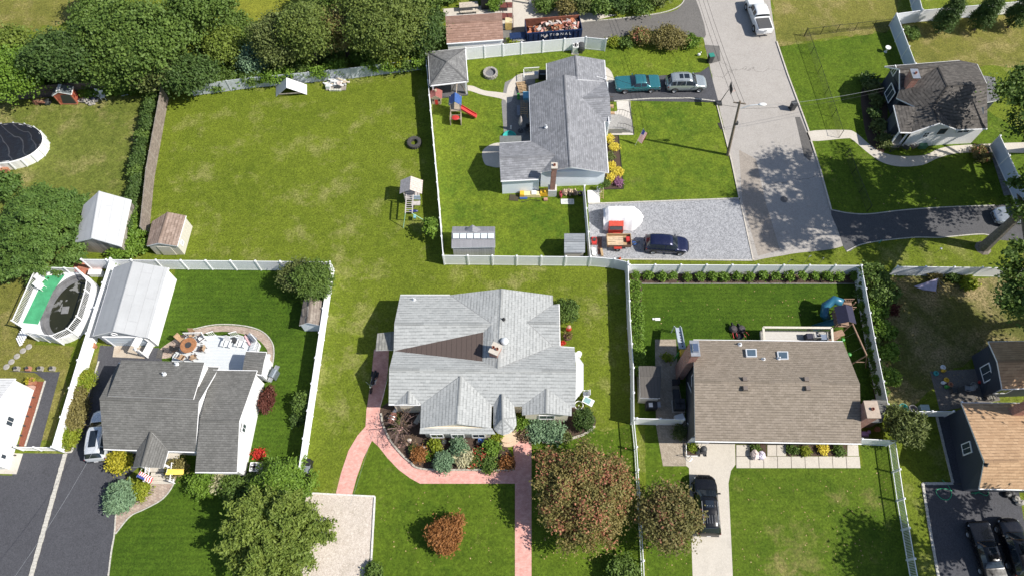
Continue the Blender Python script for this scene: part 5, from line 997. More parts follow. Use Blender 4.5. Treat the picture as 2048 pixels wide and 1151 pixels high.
for i in range(38): a = i*2.4; q = .7+3.05*math.sqrt(i/38)*random.uniform(.8,1.15); L.append((q*math.cos(a), q*.95*math.sin(a), 4.6-q*.55+random.uniform(-.7,.6), random.uniform(.7,1.1), random.uniform(.7,1.1), .6))
plant('red_maple', 'large maple turning red over the white picket fence', 'tree', c, L, LF['maple'], 21000, .2, 1.5, .3, (.2,2.), 14, per=70)
tree('smaller rust tinged maple between picket fence and black sport utility vehicle', (1336,1035), 2.8, 2.6, 2.8, 2.0, 'rust', 9500, .2, clump=.34, k=14, shell=.45, per=60, trunk=(.14,None)); bush('round dark bush at the foot of the picket fence', (1246,1147), 1.5, 1.9, 'green', 4000, .14); bush('small shrub at the pale gravel pad corner', (748,1144), .9, .8, 'green', 1500, .14)
# brown roof house hedges
H = 'young evergreens along the back fence'
for i in range(18): bush('small bright young evergreen in front of the back fence', (1270+i*25.6+random.uniform(-3,3), 552+random.uniform(-1,1)), random.uniform(.34,.48), random.uniform(.8,1.2), 'bright', 560, .13, name='young_evergreen', group=H)
for i in range(9): bush('bright green evergreen pressed against the edge on fence', (1271+i*.9+random.uniform(-1,1), 572+i*21), .58, 1.3, 'bright', 1000, .14, name='young_evergreen', group='evergreens along the edge on fence')
for i in range(9): bush('shaded young evergreen beside the swing set fence', (1722+i*5+random.uniform(-2,2), 590+i*24), random.uniform(.5,.65), 1.3, 'bright' if i % 2 else 'green', 900, .15, name='young_evergreen', group='evergreens by the swing set fence')
for x, y, m_, n_ in ((1386,893,'lime','lime shrub in the planter by the garage corner'),(1512,899,'green','dark leafy plant beside the stone pile'),(1484,0,'',''),(1585,899,'green','strappy green plant in the bed, first from the door'),(1611,901,'lime','low lime plant in the bed by the door'),(1647,898,'mum','yellow chrysanthemum clump in the front bed'),(1679,899,'green','green clump in the far end of front bed')):
    if m_: bush(n_, (x,y), .45, .5, m_, 600, .1)
bush('shaded green shrub behind the short gate fence', (1360,862), .7, .9, 'olive', 900, .13)
c = P(1808,850,2.2); plant('olive_willow', 'olive green narrow leafed tree at the fence corner', 'tree', c, lobs(1.7,1.75,2.1,1.5,8), LF['olive'], 7000, .17, 3.2, .22, (.11,1.4), 7, flat=.2)
# top centre
bush('wide reddish green bush island by the street', (1335,76), 2.3, 2.0, 'brown', 3600, .2, ry=1.9); bush('copper red bush joining the street bush island', (1283,72), 1.4, 1.6, 'maple', 2000, .18); bush('green end of the street bush island', (1383,84), 1.1, 1., 'bright', 1500, .17)
bush('yellow green low shrub behind the white fence end', (1228,84), .9, .7, 'lime', 900, .15); bush('flowering shrub behind white fence by the dumpster', (1028,86), .9, .8, 'lime', 900, .14); bush('low green bush left of the street bush island', (1252,86), .9, .9, 'green', 1100, .16)
for x, y, m_ in ((1090,8,'green'),(1130,18,'brown'),(1165,6,'olive'),(1200,14,'green'),(1240,6,'dark'),(1282,10,'green'),(1318,-4,'olive'),(1128,-14,'green')): bush('leafy shrub behind the pale yard at the top driveway', (x,y), random.uniform(1.3,1.9), random.uniform(1.4,2.4), m_, 2100, .2, group='shrubs above the top driveway')
bush('boxy clipped hedge beside the rear stairs', (987,6), 1.1, 1.4, 'bright', 2200, .14, ry=1.3); bush('green shrub mass above the brown garage', (905,-10), 1.6, 1.4, 'green', 2200, .18); bush('leafy shrub at the upper garage corner', (873,30), 1.1, 1.3, 'dark', 1500, .18)
for x, y, r_, m_, n_ in ((1219,277,.45,'mum','yellow chrysanthemum by the front stoop'),(1229,293,.5,'mum','largest yellow chrysanthemum in the long bed'),(1223,332,.45,'mum','yellow chrysanthemum right after the dark gap in the long bed'),(1236,343,.52,'mum','broad yellow chrysanthemum near the bed edge'),(1224,354,.48,'mum','yellow chrysanthemum nearest the purple clump'),(1236,363,.45,'purple','purple chrysanthemum at the end of long bed'),(1219,313,.5,'olive','green tufted plant in the middle of long bed'),(1213,366,.4,'green','small green plant at the wall end of long bed')): bush(n_, (x,y), r_, .5, m_, 900, .09)
c = P(863,455,1.3); plant('young_tree', 'loose young tree casting a leafy shadow at the edge on fence', 'tree', c, lobs(.8,1.15,1.5,.9,8,.35), LF['bright'], 750, .2, 1.6, .2, (.04,1.1), 8, shell=.5)
# right side
for x, y, h_, r_ in ((1898,32,5.,1.15),(1974,26,5.2,1.2),(2042,22,5.,1.1)):
    c = P(x,y,h_*.5); L = [(0,0,h_*.5,r_*.95,r_*.95,h_*.5),(0,0,h_*.3,r_*1.1,r_*1.1,h_*.3)]; plant('arborvitae', {1898:'dark columnar evergreen nearest the shade tinted fence',1974:'dark columnar evergreen between the two others at the back fence',2042:'dark columnar evergreen farthest along the white back fence'}[x], 'tree', c, L, LF['dark'], 5200, .15, 1.8, .16, (.12,1.), 4, group='columnar evergreens', shell=.15)
bush('leafy shrub at the foot of shade tinted fence', (1824,66), 1.1, 1.1, 'green', 1300, .17)
for x, y in ((1742,175),(1752,200),(1747,228),(1757,252),(1768,282),(1738,160)): bush('dark foundation shrub against the blue grey gable', (x,y), random.uniform(.8,1.1), 1.1, random.choice(['dark','olive']), 1200, .17, group='foundation shrubs by the brick chimney house')
for x, y, r_ in ((1748,556,1.7),(1765,585,1.5),(1752,622,1.2),(1768,660,1.),(1775,706,1.),(1782,752,.9)): bush({556:'tall leafy shrub at the gap between two white fences',585:'tall leafy shrub outside the swing set fence corner',622:'leafy shrub outside the fence next to dark purple shrub',660:'low bright shrub along the outside of swing set fence, after the purple one',706:'low bright shrub outside the fence across from the swing beam',752:'smallest bright shrub outside the fence towards the brick chimney'}[y], (x,y), r_, 2.2 if y < 600 else 1.3, 'green' if y < 600 else 'bright', 2200, .19)
bush('dark purple shrub on the shaded lawn', (1783,616), .8, .6, 'red', 900, .13); bush('yellow green hosta clump by the white fence', (1938,566), .85, .5, 'lime', 700, .22, asp=2.6); bush('yellow flowering shrub behind the lilac tarp', (1868,548), .8, .7, 'brown', 900, .14); bush('low shrub at the fence beside the lilac tarp', (1905,549), .8, .7, 'green', 900, .15); bush('reddish shrub beside the shaded walk', (1962,308), 1.2, .9, 'rust', 1400, .17)
def shade(sx, sy, z, r_, rz=None): q = P(sx, sy)+Vector((z*SX, z*SY, 0)); return (q.x, q.y, z, r_, r_, rz or r_*.62)
def oak(label, base, lobes, n, trunk, mat='green', size=.32):
    b = P(*base); return plant('oak_tree', label, 'tree', b, [(x-b.x, y-b.y, z, rx, ry, rz) for x, y, z, rx, ry, rz in lobes], LF[mat], int(n*.62), size, 1.5, .5, trunk, len(lobes), shell=.45, per=170, bark=M('oak_bark', (.19,.165,.14), .95, var=.35, sc=6, bump=.8))
def seen(px, z, r_): q = P(*px, z); return (q.x, q.y, z, r_, r_, r_*.6)
oak('tall oak with leaning grey trunk beside the shaded driveway', (1966,496), [shade(1560,395,18,3.4), shade(1535,350,18,2.4), shade(1600,465,16.5,3.), shade(1640,420,16,3.2), shade(1700,440,14,3.4), shade(1770,450,11.5,3.2), shade(1835,440,10.5,2.8), shade(1700,380,15,3.), shade(1780,505,10.5,2.6), seen((2040,385),9,1.7), seen((2034,505),8.5,1.7), seen((2042,440),8.5,1.5), seen((2038,560),8,1.6), shade(1505,400,18.5,2.), shade(1580,340,17.5,2.6), shade(1560,460,17.5,3.), shade(1740,420,14,3.), shade(1660,370,16,2.8)], 27000, (.55,7.))
oak('spreading oak leaning over the blue grey house and its lawn', (2085,300), [shade(1770,350,11.5,3.2), shade(1850,365,11,3.4), shade(1930,350,10,3.), shade(1700,330,13.5,2.4), seen((2036,200),8,1.9), seen((2036,262),7.5,2.1), seen((2040,150),8,1.4), shade(1960,390,9,2.6), shade(1890,395,10,2.6), shade(1800,400,11,2.6), shade(1735,375,14,2.6), shade(1680,380,14,2.6), shade(1830,320,11,2.8)], 20000, (.4,6.))
oak('oak crown overhanging the bare dirt yard', (2140,640), [shade(1800,640,11.5,2.8), shade(1850,700,11,3.6), shade(1910,650,10.5,3.), shade(1800,750,11,2.8), shade(1900,750,9.5,2.8), seen((2030,600),7.5,1.8), shade(1770,690,11.5,2.6), shade(1850,620,11,2.8), shade(1960,720,9,2.6), shade(1840,770,10,2.6), shade(1890,580,10.5,2.4), shade(1810,590,11,2.4), shade(1920,690,10,2.6)], 34000, (.45,6.))
oak('oak beyond the driveway whose shade falls on the wide front lawn', (2150,1110), [shade(1770,1095,9.5,2.6), shade(1740,1130,9.5,1.8), shade(1830,1120,9,2.6), shade(1900,1030,8.,2.), shade(1960,1000,7.5,1.6), shade(1800,1140,9.5,2.4), shade(1900,1090,8,2.)], 13000, (.35,5.))

# ============================================================ smaller things
def W0(px, z=0.): q = P(*px, z); return Vector((q.x, q.y, 0))
def solid(name, label, cat, mb, mats, **kw): return thing1(name, mb, mats, label, cat, **kw)
PLW = M('white_plastic', (.78,.78,.77), .45, var=.04); TEAL = M('teal_plastic', (.05,.35,.33), .5); REDP = M('red_plastic', (.5,.04,.035), .4, var=.15); BLUEC = M('blue_plastic', (.04,.1,.3), .45, var=.15); YEL = M('yellow_plastic', (.7,.42,.03), .45, var=.1); GRNP = M('green_plastic', (.06,.3,.05), .45, var=.15); TERRA = M('terracotta', (.42,.19,.11), .8, var=.15); STONE = M('grey_stone', (.33,.31,.28), .9, var=.3, sc=6, bump=.5); BEIGE = M('beige_plastic', (.5,.42,.3), .5)
# ---- utility pole, lamp, wires
b = W0((1455,310)); tp = P(1480,203,8.3); r = root('utility_pole', 'leaning wooden utility pole with street lamp arm at the kerb', 'utility pole', b)
t = Vector((tp.x-b.x, tp.y-b.y, 8.3)); ob('pole', MB().tube([(0,0,0), t*.5, t], [.17,.14,.11], 10), M('pole_wood', (.2,.16,.12), .95, var=.3, sc=3), r)
a0 = t*.86; hd = P(1522,209,8.0)-b; ob('lamp_arm', MB().tube([a0, a0.lerp(hd,.5)+Vector((0,0,.25)), hd], .045, 8), ALU, r); hh = ob('lamp_head', MB().ball(hd+Vector((.15,0,0)), (.42,.2,.13), 12), PLW, r, True); ob('lamp_lens', MB().ball(hd+Vector((.2,0,-.08)), (.22,.14,.08), 10), M('lamp_lens', (.5,.5,.48), .2), hh, True)
ob('transformer_bracket', MB().box(t*.62+Vector((.15,0,0)), (.3,.3,.35)), DARK, r); ob('crossarm', MB().beam(t*.97+Vector((-.6,.1,0)), t*.97+Vector((.6,-.1,0)), .09, .11), MATS['pole_wood'], r)
def wire(label, a, b_, sag=.4, rr=.016, m=None, name='overhead_wire'):
    n = 14; pts = [a.lerp(b_, i/n)-Vector((0,0,sag*4*(i/n)*(1-i/n))) for i in range(n+1)]; return solid(name, label, 'wire', MB().tube(pts, rr, 5), m or BLACK, base=tuple(a))
pt = b+t
for k, (o_, lab) in enumerate(((-.5,'black overhead wire along the street, on the outer insulator of the pole'), (.1,'black overhead wire along the street, on the middle insulator'), (.5,'black overhead wire along the street, on the inner insulator'))): q = P(1380+k*8,-60,8.3); wire(lab, pt+Vector((o_,-.05*o_,-.2)), q)
wire('pale service cable running to the blue grey gable', b+t*.9, P(1768,176,3.2), .5, .014, STEEL); wire('second darker service cable to the blue grey gable', b+t*.88, P(1768,182,3.1), .8, .014); wire('service cable running to the slate roofed house', b+t*.9, P(1208,150,3.2), .6, .016)
wire('pale cable crossing above the two dark driveways', P(208,860,4.), P(-20,1220,6.5), .6, .011, STEEL); wire('thin cable to the light grey ranch roof edge', P(778,745,3.2), P(700,1010,7.5), .4, .009, STEEL)
# ---- basketball hoop
b = W0((1437,208)); r = root('basketball_hoop', 'portable basketball hoop with black backboard at the driveway mouth', 'basketball hoop', b)
ob('base', MB().box((0,0,.15), (.75,.6,.3), top=.8), DARK, r); q = P(1459,180,2.7)-b; ob('pole', MB().tube([(.1,0,.3),(.35,0,1.6),(q.x-.1,q.y,2.7)], .045, 8), BLACK, r); bb = ob('backboard', MB().box((q.x+.1,q.y,2.95), (.05,1.15,.75)), BLACK, r); ob('rim', MB().lathe([(.22,0),(.24,.02),(.22,.03)], 14, (q.x+.38,q.y,2.7)), M('rim_orange', (.5,.1,.02), .4), bb)
# ---- bins
def bin_(label, px, m, lid, h=1.05, w=.6, rz=0):
    b = W0(px); r = root('wheeled_bin', label, 'bin', b, rz); ob('body', MB().box((0,0,h/2), (w*.8,w*.8,h), top=1.2), m, r); ob('lid', MB().box((0,0,h+.04), (w,w,.07)).box((0,-w*.4,h+.06), (w*.6,.08,.06)), lid, r)
    for s in (-1,1): o = ob('wheel', MB().lathe([(0,-.04),(.12,-.04),(.12,.04),(0,.04)], 10), RUBBER, r); o.location = (s*w*.38, w*.42, .12); o.rotation_euler = (0,PI/2,0)
    ob('handle', MB().tube([(-w*.35,w*.52,h),(w*.35,w*.52,h)], .025, 6), m, r); return r
bin_('dark green bin with teal lid at the street edge', (1419,124), DARK, M('teal_lid', (.03,.22,.17), .5), rz=.2); bin_('dark grey bin standing alone at the far kerb', (1583,219), DARK, DARK, rz=.3)
bin_('black bin with open top at the white fence end, beside grey lid', (620,929), BLACK, BLACK, w=.62); bin_('black bin with grey lid at the white fence end', (618,942), BLACK, M('grey_lid', (.2,.22,.24), .5), w=.72); bin_('grey bin half under the feathery cypress', (616,974), DARK, M('grey_lid2', (.13,.15,.16), .5), w=.72)
b = W0((617,952)); solid('round_dustbin', 'open round dustbin with a white bag inside', 'bin', MB().lathe([(.24,0),(.3,.7),(.27,.7),(.22,.1),(0,.1)], 16, b).ball(b+Vector((0,0,.5)), (.2,.2,.14), 8), [BLACK], smooth=False)
bin_('dark bin behind the short fence by the olive tree', (1779,822), BLACK, BLACK)
# ---- boat under tarp
c = [P(1210,404,1.7), P(1273,403,1.7)]; b = W0((1240,440)); r = root('covered_boat', 'boat on a trailer under a crumpled white tarp', 'boat', b); mb = MB(); N = 22; K = 11; x0 = P(1204,440).x-b.x; x1 = P(1284,440).x-b.x
for i in range(N+1):
    t = i/N; x = x0+(x1-x0)*t; w = 1.15*(1-max(0,(t-.72)/.28)**2*.85); h = 1.75*(1 if .08 < t < .74 else (.75 if t <= .08 else 1-(t-.74)*2.3))
    for j in range(K+1):
        s = -1+2*j/K; yy = s*w*(1+.12*(abs(s) > .8)); z = h*(1-max(0,(abs(s)-.45)/.55)**1.6)+.05+(random.uniform(-.09,.09) if abs(s) > .5 else random.uniform(-.015,.015)); mb.v.append((x+random.uniform(-.04,.04), yy+random.uniform(-.05,.05)*(abs(s) > .6), max(.03,z)))
mb.f = [(i*(K+1)+j, (i+1)*(K+1)+j, (i+1)*(K+1)+j+1, i*(K+1)+j+1) for i in range(N) for j in range(K)]; mb.m = [0]*len(mb.f); ob('tarp', mb, M('boat_tarp', (.78,.77,.78), .55, var=.06, sc=3, bump=.4), r, True)
for x in (x0+1.2, x0+1.9):
    for y in (-1,1): o = ob('trailer_wheel', MB().lathe([(.12,-.09),(.28,-.1),(.3,0),(.28,.1),(.12,.09)], 12), RUBBER, r); o.location = (x, y*1.0, .3); o.rotation_euler = (PI/2,0,0)
# ---- red cabinet, trailer, clutter on gravel
p = P(1231,455,.5); r = root('red_cabinet', 'open red metal cabinet with a folding lid on the gravel', 'cabinet', (p.x,p.y-.2,0)); ob('body', MB().box((0,0,.45), (1.45,.75,.9)), M('red_metal', (.42,.04,.025), .4, var=.15), r); ob('lid', MB().box((0,.3,1.12), (1.5,.55,.05), rx=R(25)), M('red_lid', (.55,.07,.04), .35), r); ob('tray', MB().box((0,-.1,.92), (1.3,.5,.04)), DARK, r)
p = W0((1236,488)); r = root('utility_trailer', 'small wooden utility trailer loaded with boards', 'trailer', p)
ob('bed', MB().box((0,0,.5), (2.35,1.3,.08)), WOODN, r)
for d, s in (((0,.67,.72),(2.4,.05,.4)),((0,-.67,.72),(2.4,.05,.4)),((-1.2,0,.72),(.05,1.3,.4)),((1.2,0,.72),(.05,1.3,.4))): ob('side_board', MB().box(d, s), M('trailer_side', (.16,.09,.06), .8, var=.3) if abs(d[0]) < 1 and d[1] < 0 else WOODN, r)
for i in range(5): ob('plank', MB().box((-.35, -.4+i*.2, .6+.012*i), (1.6,.18,.04), rz=random.uniform(-.05,.05)), M('pale_board', (.58,.45,.3), .7, var=.2, sc=3), r)
for s in (-1,1):
    o = ob('wheel', MB().lathe([(.14,-.09),(.27,-.1),(.29,0),(.27,.1),(.14,.09)], 14), RUBBER, r); o.location = (-.15, s*.82, .29); o.rotation_euler = (PI/2,0,0); ob('hub', MB().lathe([(.15,.02),(.1,.06),(0,.06)], 10).lathe([(.15,-.02),(.1,-.06),(0,-.06)], 10), PLW, o); ob('fender', MB().box((-.15, s*.82, .64), (.8,.26,.04)), MATS['red_metal'], r)
ob('drawbar', MB().beam((1.2,.3,.42),(2.0,0,.42),.07,.07).beam((1.2,-.3,.42),(2.0,0,.42),.07,.07).box((2.05,0,.45),(.2,.12,.12)), DARK, r); ob('red_canister', MB().box((.9,.1,.72), (.35,.5,.35)), REDP, r)
b = W0((1267,488)); solid('tarp_bundle', 'crumpled bright blue bundle at the trailer hitch', 'bundle', MB().ball(b+Vector((0,0,.2)), (.38,.24,.22), 12, jit=.15), BLUEC)
b = W0((1188,483)); r = root('lawn_mower', 'red push mower parked against the fence end', 'lawn mower', b, R(90)); ob('deck', MB().box((0,0,.2), (.9,.55,.22), top=.8), REDP, r); ob('engine', MB().cyl((0,0,.3), .17, .25, 12), DARK, r); ob('handle', MB().tube([(-.4,.22,.25),(-1.1,.22,.95),(-1.1,-.22,.95),(-.4,-.22,.25)], .02, 6), STEEL, r)
for x in (-.35,.35):
    for y in (-.3,.3): o = ob('wheel', MB().lathe([(0,-.03),(.11,-.03),(.11,.03),(0,.03)], 10), RUBBER, r); o.location = (x,y,.11); o.rotation_euler = (PI/2,0,0)
for k, (x, y) in enumerate(((1187,503),(1188,510))): q = W0((x,y)); solid('bucket', ('white bucket beside the red mower','white bucket at the fence corner behind the mower')[k], 'bucket', MB().lathe([(.17,0),(.22,.4),(.2,.4),(.16,.05),(0,.05)], 14, q).lathe([(0,.36),(.2,.36)], 14, q), PLW)
mb = MB()
for i in range(4): mb.box(W0((1196+i*2,492))+Vector((0,0,.04+.03*i)), (.1,2.0,.04), rz=random.uniform(-.06,.06))
solid('plank_pile', 'pile of dark planks behind the utility trailer', 'planks', mb, M('dark_plank', (.14,.07,.05), .85, var=.3)); b = W0((1203,506)); solid('wood_block', 'pale timber block at the end of plank pile', 'block', MB().box(b+Vector((0,0,.15)), (.22,.8,.3), rz=.1), WOODN)
b = W0((1239,519)); r = root('traffic_cone', 'orange cone lying at the gravel edge by the fence', 'cone', b); ob('cone', MB().lathe([(.16,0),(.03,.5),(0,.5)], 12), M('cone_orange', (.6,.1,.03), .5), r); ob('base', MB().box((0,0,.02), (.4,.4,.04)), BLACK, r)
# ---- tyres, fire pit, junk
def tyre(label, px, R_, h, m=RUBBER, tread=True, z=0):
    b = W0(px); mb = MB().lathe([(R_*.5,.03),(R_*.62,0),(R_*.92,0),(R_,h*.2),(R_,h*.8),(R_*.92,h),(R_*.62,h),(R_*.5,h*.9),(R_*.5,.03)], 24, b+Vector((0,0,z)))
    if tread:
        for i in range(22): a = 2*PI*i/22; mb.box(b+Vector((math.cos(a)*R_*.97, math.sin(a)*R_*.97, h/2)), (.1,.07,h*.98), rz=a+.4)
    return solid('tyre', label, 'tyre', mb, m)
tyre('large tractor tyre lying on the olive lawn', (829,288), .78, .42, M('tyre_grey', (.06,.057,.053), .9, var=.3)); b = W0((1161,386)); tyre('small tyre lying at the pale gable wall by the firewood', (1161,388), .32, .2, tread=False)
b = W0((981,149)); r = root('fire_pit', 'round stone fire pit ring on the bright lawn', 'fire pit', b)
for lv in range(2):
    for i in range(16): a = 2*PI*(i+.5*lv)/16; ob('stone', MB().box((math.cos(a)*.72, math.sin(a)*.72, .1+.2*lv), (.26,.27,.19), rz=a, top=.94), STONE, r)
ob('ash', MB().cyl((0,0,.0), .6, .12, 18), M('ash', (.16,.16,.17), .95, var=.4, sc=8), r)
b = W0((673,172)); r = root('junk_pile', 'pile of white boards and fittings on a pallet by the vines', 'junk pile', b)
ob('pallet', MB().box((0,0,.06), (2.3,1.4,.1)), WOODG, r)
for i in range(16): ob('board', MB().box((random.uniform(-.8,.8), random.uniform(-.35,.65), .15+.035*i*.8), (random.uniform(.6,1.9), random.uniform(.1,.3), .06), rz=random.uniform(-.5,.5)), random.choice([PLW, M('cream_board', (.6,.52,.4), .7), ALU]), r)
ob('basin', MB().lathe([(.3,.5),(.32,.62),(.27,.66),(0,.6)], 16, (.45,-.1,0)), M('pale_basin', (.6,.52,.48), .5), r); ob('box', MB().box((-.85,-.35,.3), (.5,.5,.45)), ALU, r); ob('dark_box', MB().box((.25,-.45,.2), (.55,.35,.3)), DARK, r)
for i in range(5): ob('block', MB().box((-.6+.28*i,-.72,.12), (.24,.2,.2), rz=random.uniform(-.2,.2)), M('pale_block', (.58,.58,.5), .8), r)
# ---- playsets
def postset(r, pts, z0, z1, w=.09, m=WOODN, nm='post'):
    for p in pts: ob(nm, MB().beam((p[0],p[1],z0), (p[0],p[1],z1), w, w), m, r)
b = W0((913,228)); r = root('swing_set', 'wooden play tower with blue canopy and red slide on bright lawn', 'play set', b); GW = M('grey_lumber', (.36,.3,.23), .8, var=.25)
postset(r, [(-.55,-.5),(.55,-.5),(-.55,.6),(.55,.6)], 0, 2.3, m=GW); ob('platform', MB().box((0,.05,1.1), (1.2,1.2,.08)), GW, r)
ob('canopy', roofmb([[Vector((-.7,-.6,2.1)), Vector((-.7,.7,2.1)), Vector((0,.7,2.75)), Vector((0,-.6,2.75))], [Vector((.7,-.6,2.1)), Vector((.7,.7,2.1)), Vector((0,.7,2.75)), Vector((0,-.6,2.75))]], .05), [BLUEC, BLUEC], r)
ob('slide', MB().beam((.55,-.1,1.15),(1.7,-.45,.5),.5,.06).beam((1.7,-.45,.5),(2.3,-.6,.25),.5,.06).beam((.6,.14,1.3),(2.3,-.36,.38),.05,.18).beam((.55,-.36,1.3),(2.2,-.84,.38),.05,.18), REDP, r)
ob('swing_beam', MB().beam((.1,.6,2.3),(.15,2.9,2.3),.1,.12), GW, r)
for s in (-1,1): ob('swing_leg', MB().beam((.15,2.9,2.3),(.15+s*.9,3.1,0),.09,.09), GW, r)
for y in (1.2,2.0): sw = ob('swing', MB().box((.12,y,.5), (.4,.18,.05)), REDP if y < 1.5 else BLUEC, r); ob('chain', MB().tube([(-.05,y,.5),(.08,y,2.3)], .012, 4).tube([(.3,y,.5),(.14,y,2.3)], .012, 4), STEEL, sw)
ob('side_frame', MB().box((0,-.95,.9), (1.2,.06,.08)).box((0,-1.5,.9), (1.2,.06,.08)).box((0,-1.2,.6), (1.2,.06,.08)).box((-.58,-1.1,.5), (.08,1.1,1.)).box((.58,-1.1,.5), (.08,1.1,1.)), GW, r); ob('sandbox_lid', MB().ball((0,-1.35,.98), (.45,.35,.12), 12), REDP, r)
b = W0((874,203)); r = root('toy_playhouse', 'small beige plastic playhouse with brick red roof', 'playhouse', b); ob('wall', MB().box((0,0,.6), (1.0,.9,1.2)), BEIGE, r)
ob('roof', roofmb([[Vector((-.68,-.6,1.1)), Vector((-.68,.6,1.1)), Vector((0,.6,1.6)), Vector((0,-.6,1.6))], [Vector((.68,-.6,1.1)), Vector((.68,.6,1.1)), Vector((0,.6,1.6)), Vector((0,-.6,1.6))]], .06), [M('brick_red_plastic', (.28,.09,.08), .6, var=.15), BEIGE], r)
ob('door', MB().box((0,-.47,.4), (.34,.05,.75)), REDP, r); ob('chimney', MB().box((0,.1,1.62), (.2,.2,.3)), BEIGE, r)
for s in (-1,1): ob('window', MB().box((s*.34,-.46,.7), (.2,.04,.28)), BLACK, r)
ob('gable', MB().add([(-.5,-.46,1.15),(.5,-.46,1.15),(0,-.46,1.5)], [(0,1,2)]), BEIGE, r)
b = W0((827,400)); r = root('swing_set', 'weathered wooden play tower with plank roof and pale green swing legs', 'play set', b); GW2 = M('silver_lumber', (.48,.44,.42), .85, var=.2)
postset(r, [(-.7,-.5),(.7,-.5),(-.7,.8),(.7,.8)], 0, 2.0, m=GW2); ob('platform', MB().box((0,.15,1.), (1.5,1.4,.08)), GW2, r)
for s in (-1,1):
    for i in range(7):
        y0 = -.55+i*.24; f = [Vector((0,y0,2.7)), Vector((0,y0+.22,2.7)), Vector((s*1.15,y0+.22,1.95)), Vector((s*1.15,y0,1.95))]; ob('roof_board', MB().add([q+Vector((0,0,h)) for h in (0,.04) for q in f], [(3,2,1,0),(4,5,6,7),(0,1,5,4),(1,2,6,5),(2,3,7,6),(3,0,4,7)]), M('roof_plank_grey', (.46,.43,.43), .85, var=.2) if s < 0 else M('roof_plank_tan', (.55,.47,.42), .85, var=.2), r)
ob('ladder', MB().beam((-.45,-.6,1.9),(-.4,-2.9,1.95),.1,.1), GW2, r); ob('ladder', MB().beam((.25,-.6,1.9),(.3,-2.9,1.95),.1,.1), GW2, r)
for i in range(9): ob('rung', MB().beam((-.45,-.8-i*.24,1.95),(.28,-.8-i*.24,1.95),.05,.05), GW2, r)
MINT = M('mint_metal', (.35,.6,.42), .4); ob('swing_leg', MB().tube([(-.4,-2.9,1.95),(-.85,-3.4,0)], .04, 6), MINT, r); ob('swing_leg', MB().tube([(.3,-2.9,1.95),(1.4,-2.6,0)], .04, 6), MINT, r)
sw = ob('swing', MB().ball((.2,-1.75,.6), (.5,.16,.14), 10), M('navy_seat', (.02,.03,.15), .4), r); ob('swing', MB().box((.35,-2.4,.55), (.25,.4,.2)), M('pale_teal', (.2,.45,.5), .4), r); ob('climbing_panel', MB().box((.45,-.55,1.3), (.9,.06,.7)), M('panel_blue', (.45,.55,.65), .5), r); ob('slide', MB().beam((.5,.9,1.1),(.6,1.7,.6),.45,.06), PLW, r); ob('bench_board', MB().box((.4,-.9,.75), (.9,.5,.08)), GW2, r)
b = W0((1668,652)); r = root('swing_set', 'dark wooden swing set with blue tube slide and teal slide', 'play set', b); BW = M('cedar_lumber', (.3,.19,.13), .75, var=.25)
postset(r, [(-.6,-.6),(.7,-.6),(-.6,.8),(.7,.8),(1.3,1.4),(.4,1.6)], 0, 2.5, m=BW); ob('platform', MB().box((.05,.1,1.4), (1.4,1.5,.08)), BW, r); ob('platform', MB().box((.85,1.35,1.6), (1.0,.9,.08)), BW, r)
ob('canopy', roofmb([[Vector((-.8,-.8,2.45)), Vector((-.8,.95,2.45)), Vector((.05,.95,2.95)), Vector((.05,-.8,2.95))], [Vector((.9,-.8,2.45)), Vector((.9,.95,2.45)), Vector((.05,.95,2.95)), Vector((.05,-.8,2.95))]], .05), [M('navy_canvas', (.02,.02,.05), .8), BW], r)
for y in (.95,1.8):
    for z in (1.9,2.3): ob('rail', MB().beam((.35,y,z),(1.35,y,z),.05,.09), BW, r)
for i in range(5): ob('baluster', MB().beam((.4+i*.22,1.8,1.65),(.4+i*.22,1.8,2.3),.06,.04), BW, r)
ob('tube_slide', MB().tube([(.3,1.5,2.0),(-.35,1.9,1.9),(-1.1,1.5,1.45),(-1.2,.8,1.0),(-.8,.5,.6)], [.42,.44,.42,.4,.4], 14), M('tube_blue', (.03,.15,.24), .35), r, True)
ob('slide', MB().beam((-.6,-.2,1.4),(-2.3,-.4,.35),.55,.06).beam((-.6,.08,1.55),(-2.3,-.12,.45),.05,.2).beam((-.6,-.48,1.55),(-2.3,-.68,.45),.05,.2), M('slide_teal', (.02,.13,.15), .4), r)
ob('swing_beam', MB().beam((.5,-.6,2.45),(1.15,-3.9,2.45),.1,.14), BW, r)
for s in (-1,1): ob('swing_leg', MB().beam((1.15,-3.9,2.45),(1.15+s*.95,-4.2,0),.09,.09), BW, r)
ob('cross_brace', MB().beam((.65,-4.05,1.1),(1.6,-4.05,1.1),.06,.08), BW, r); ob('steps', MB().box((-.2,-1.1,.7), (1.3,.6,.07), rz=.3).box((-.4,-1.4,.35), (1.2,.4,.07), rz=.3), BW, r)
for t in (.3,.75): q = Vector((.5,-.6,2.4)).lerp(Vector((1.15,-3.9,2.4)), t); sw = ob('swing', MB().ball((q.x-.4,q.y,.55), (.22,.2,.12), 8), GRNP, r); ob('chain', MB().tube([(q.x-.5,q.y,.6),(q.x,q.y,2.4)], .012, 4), STEEL, sw)
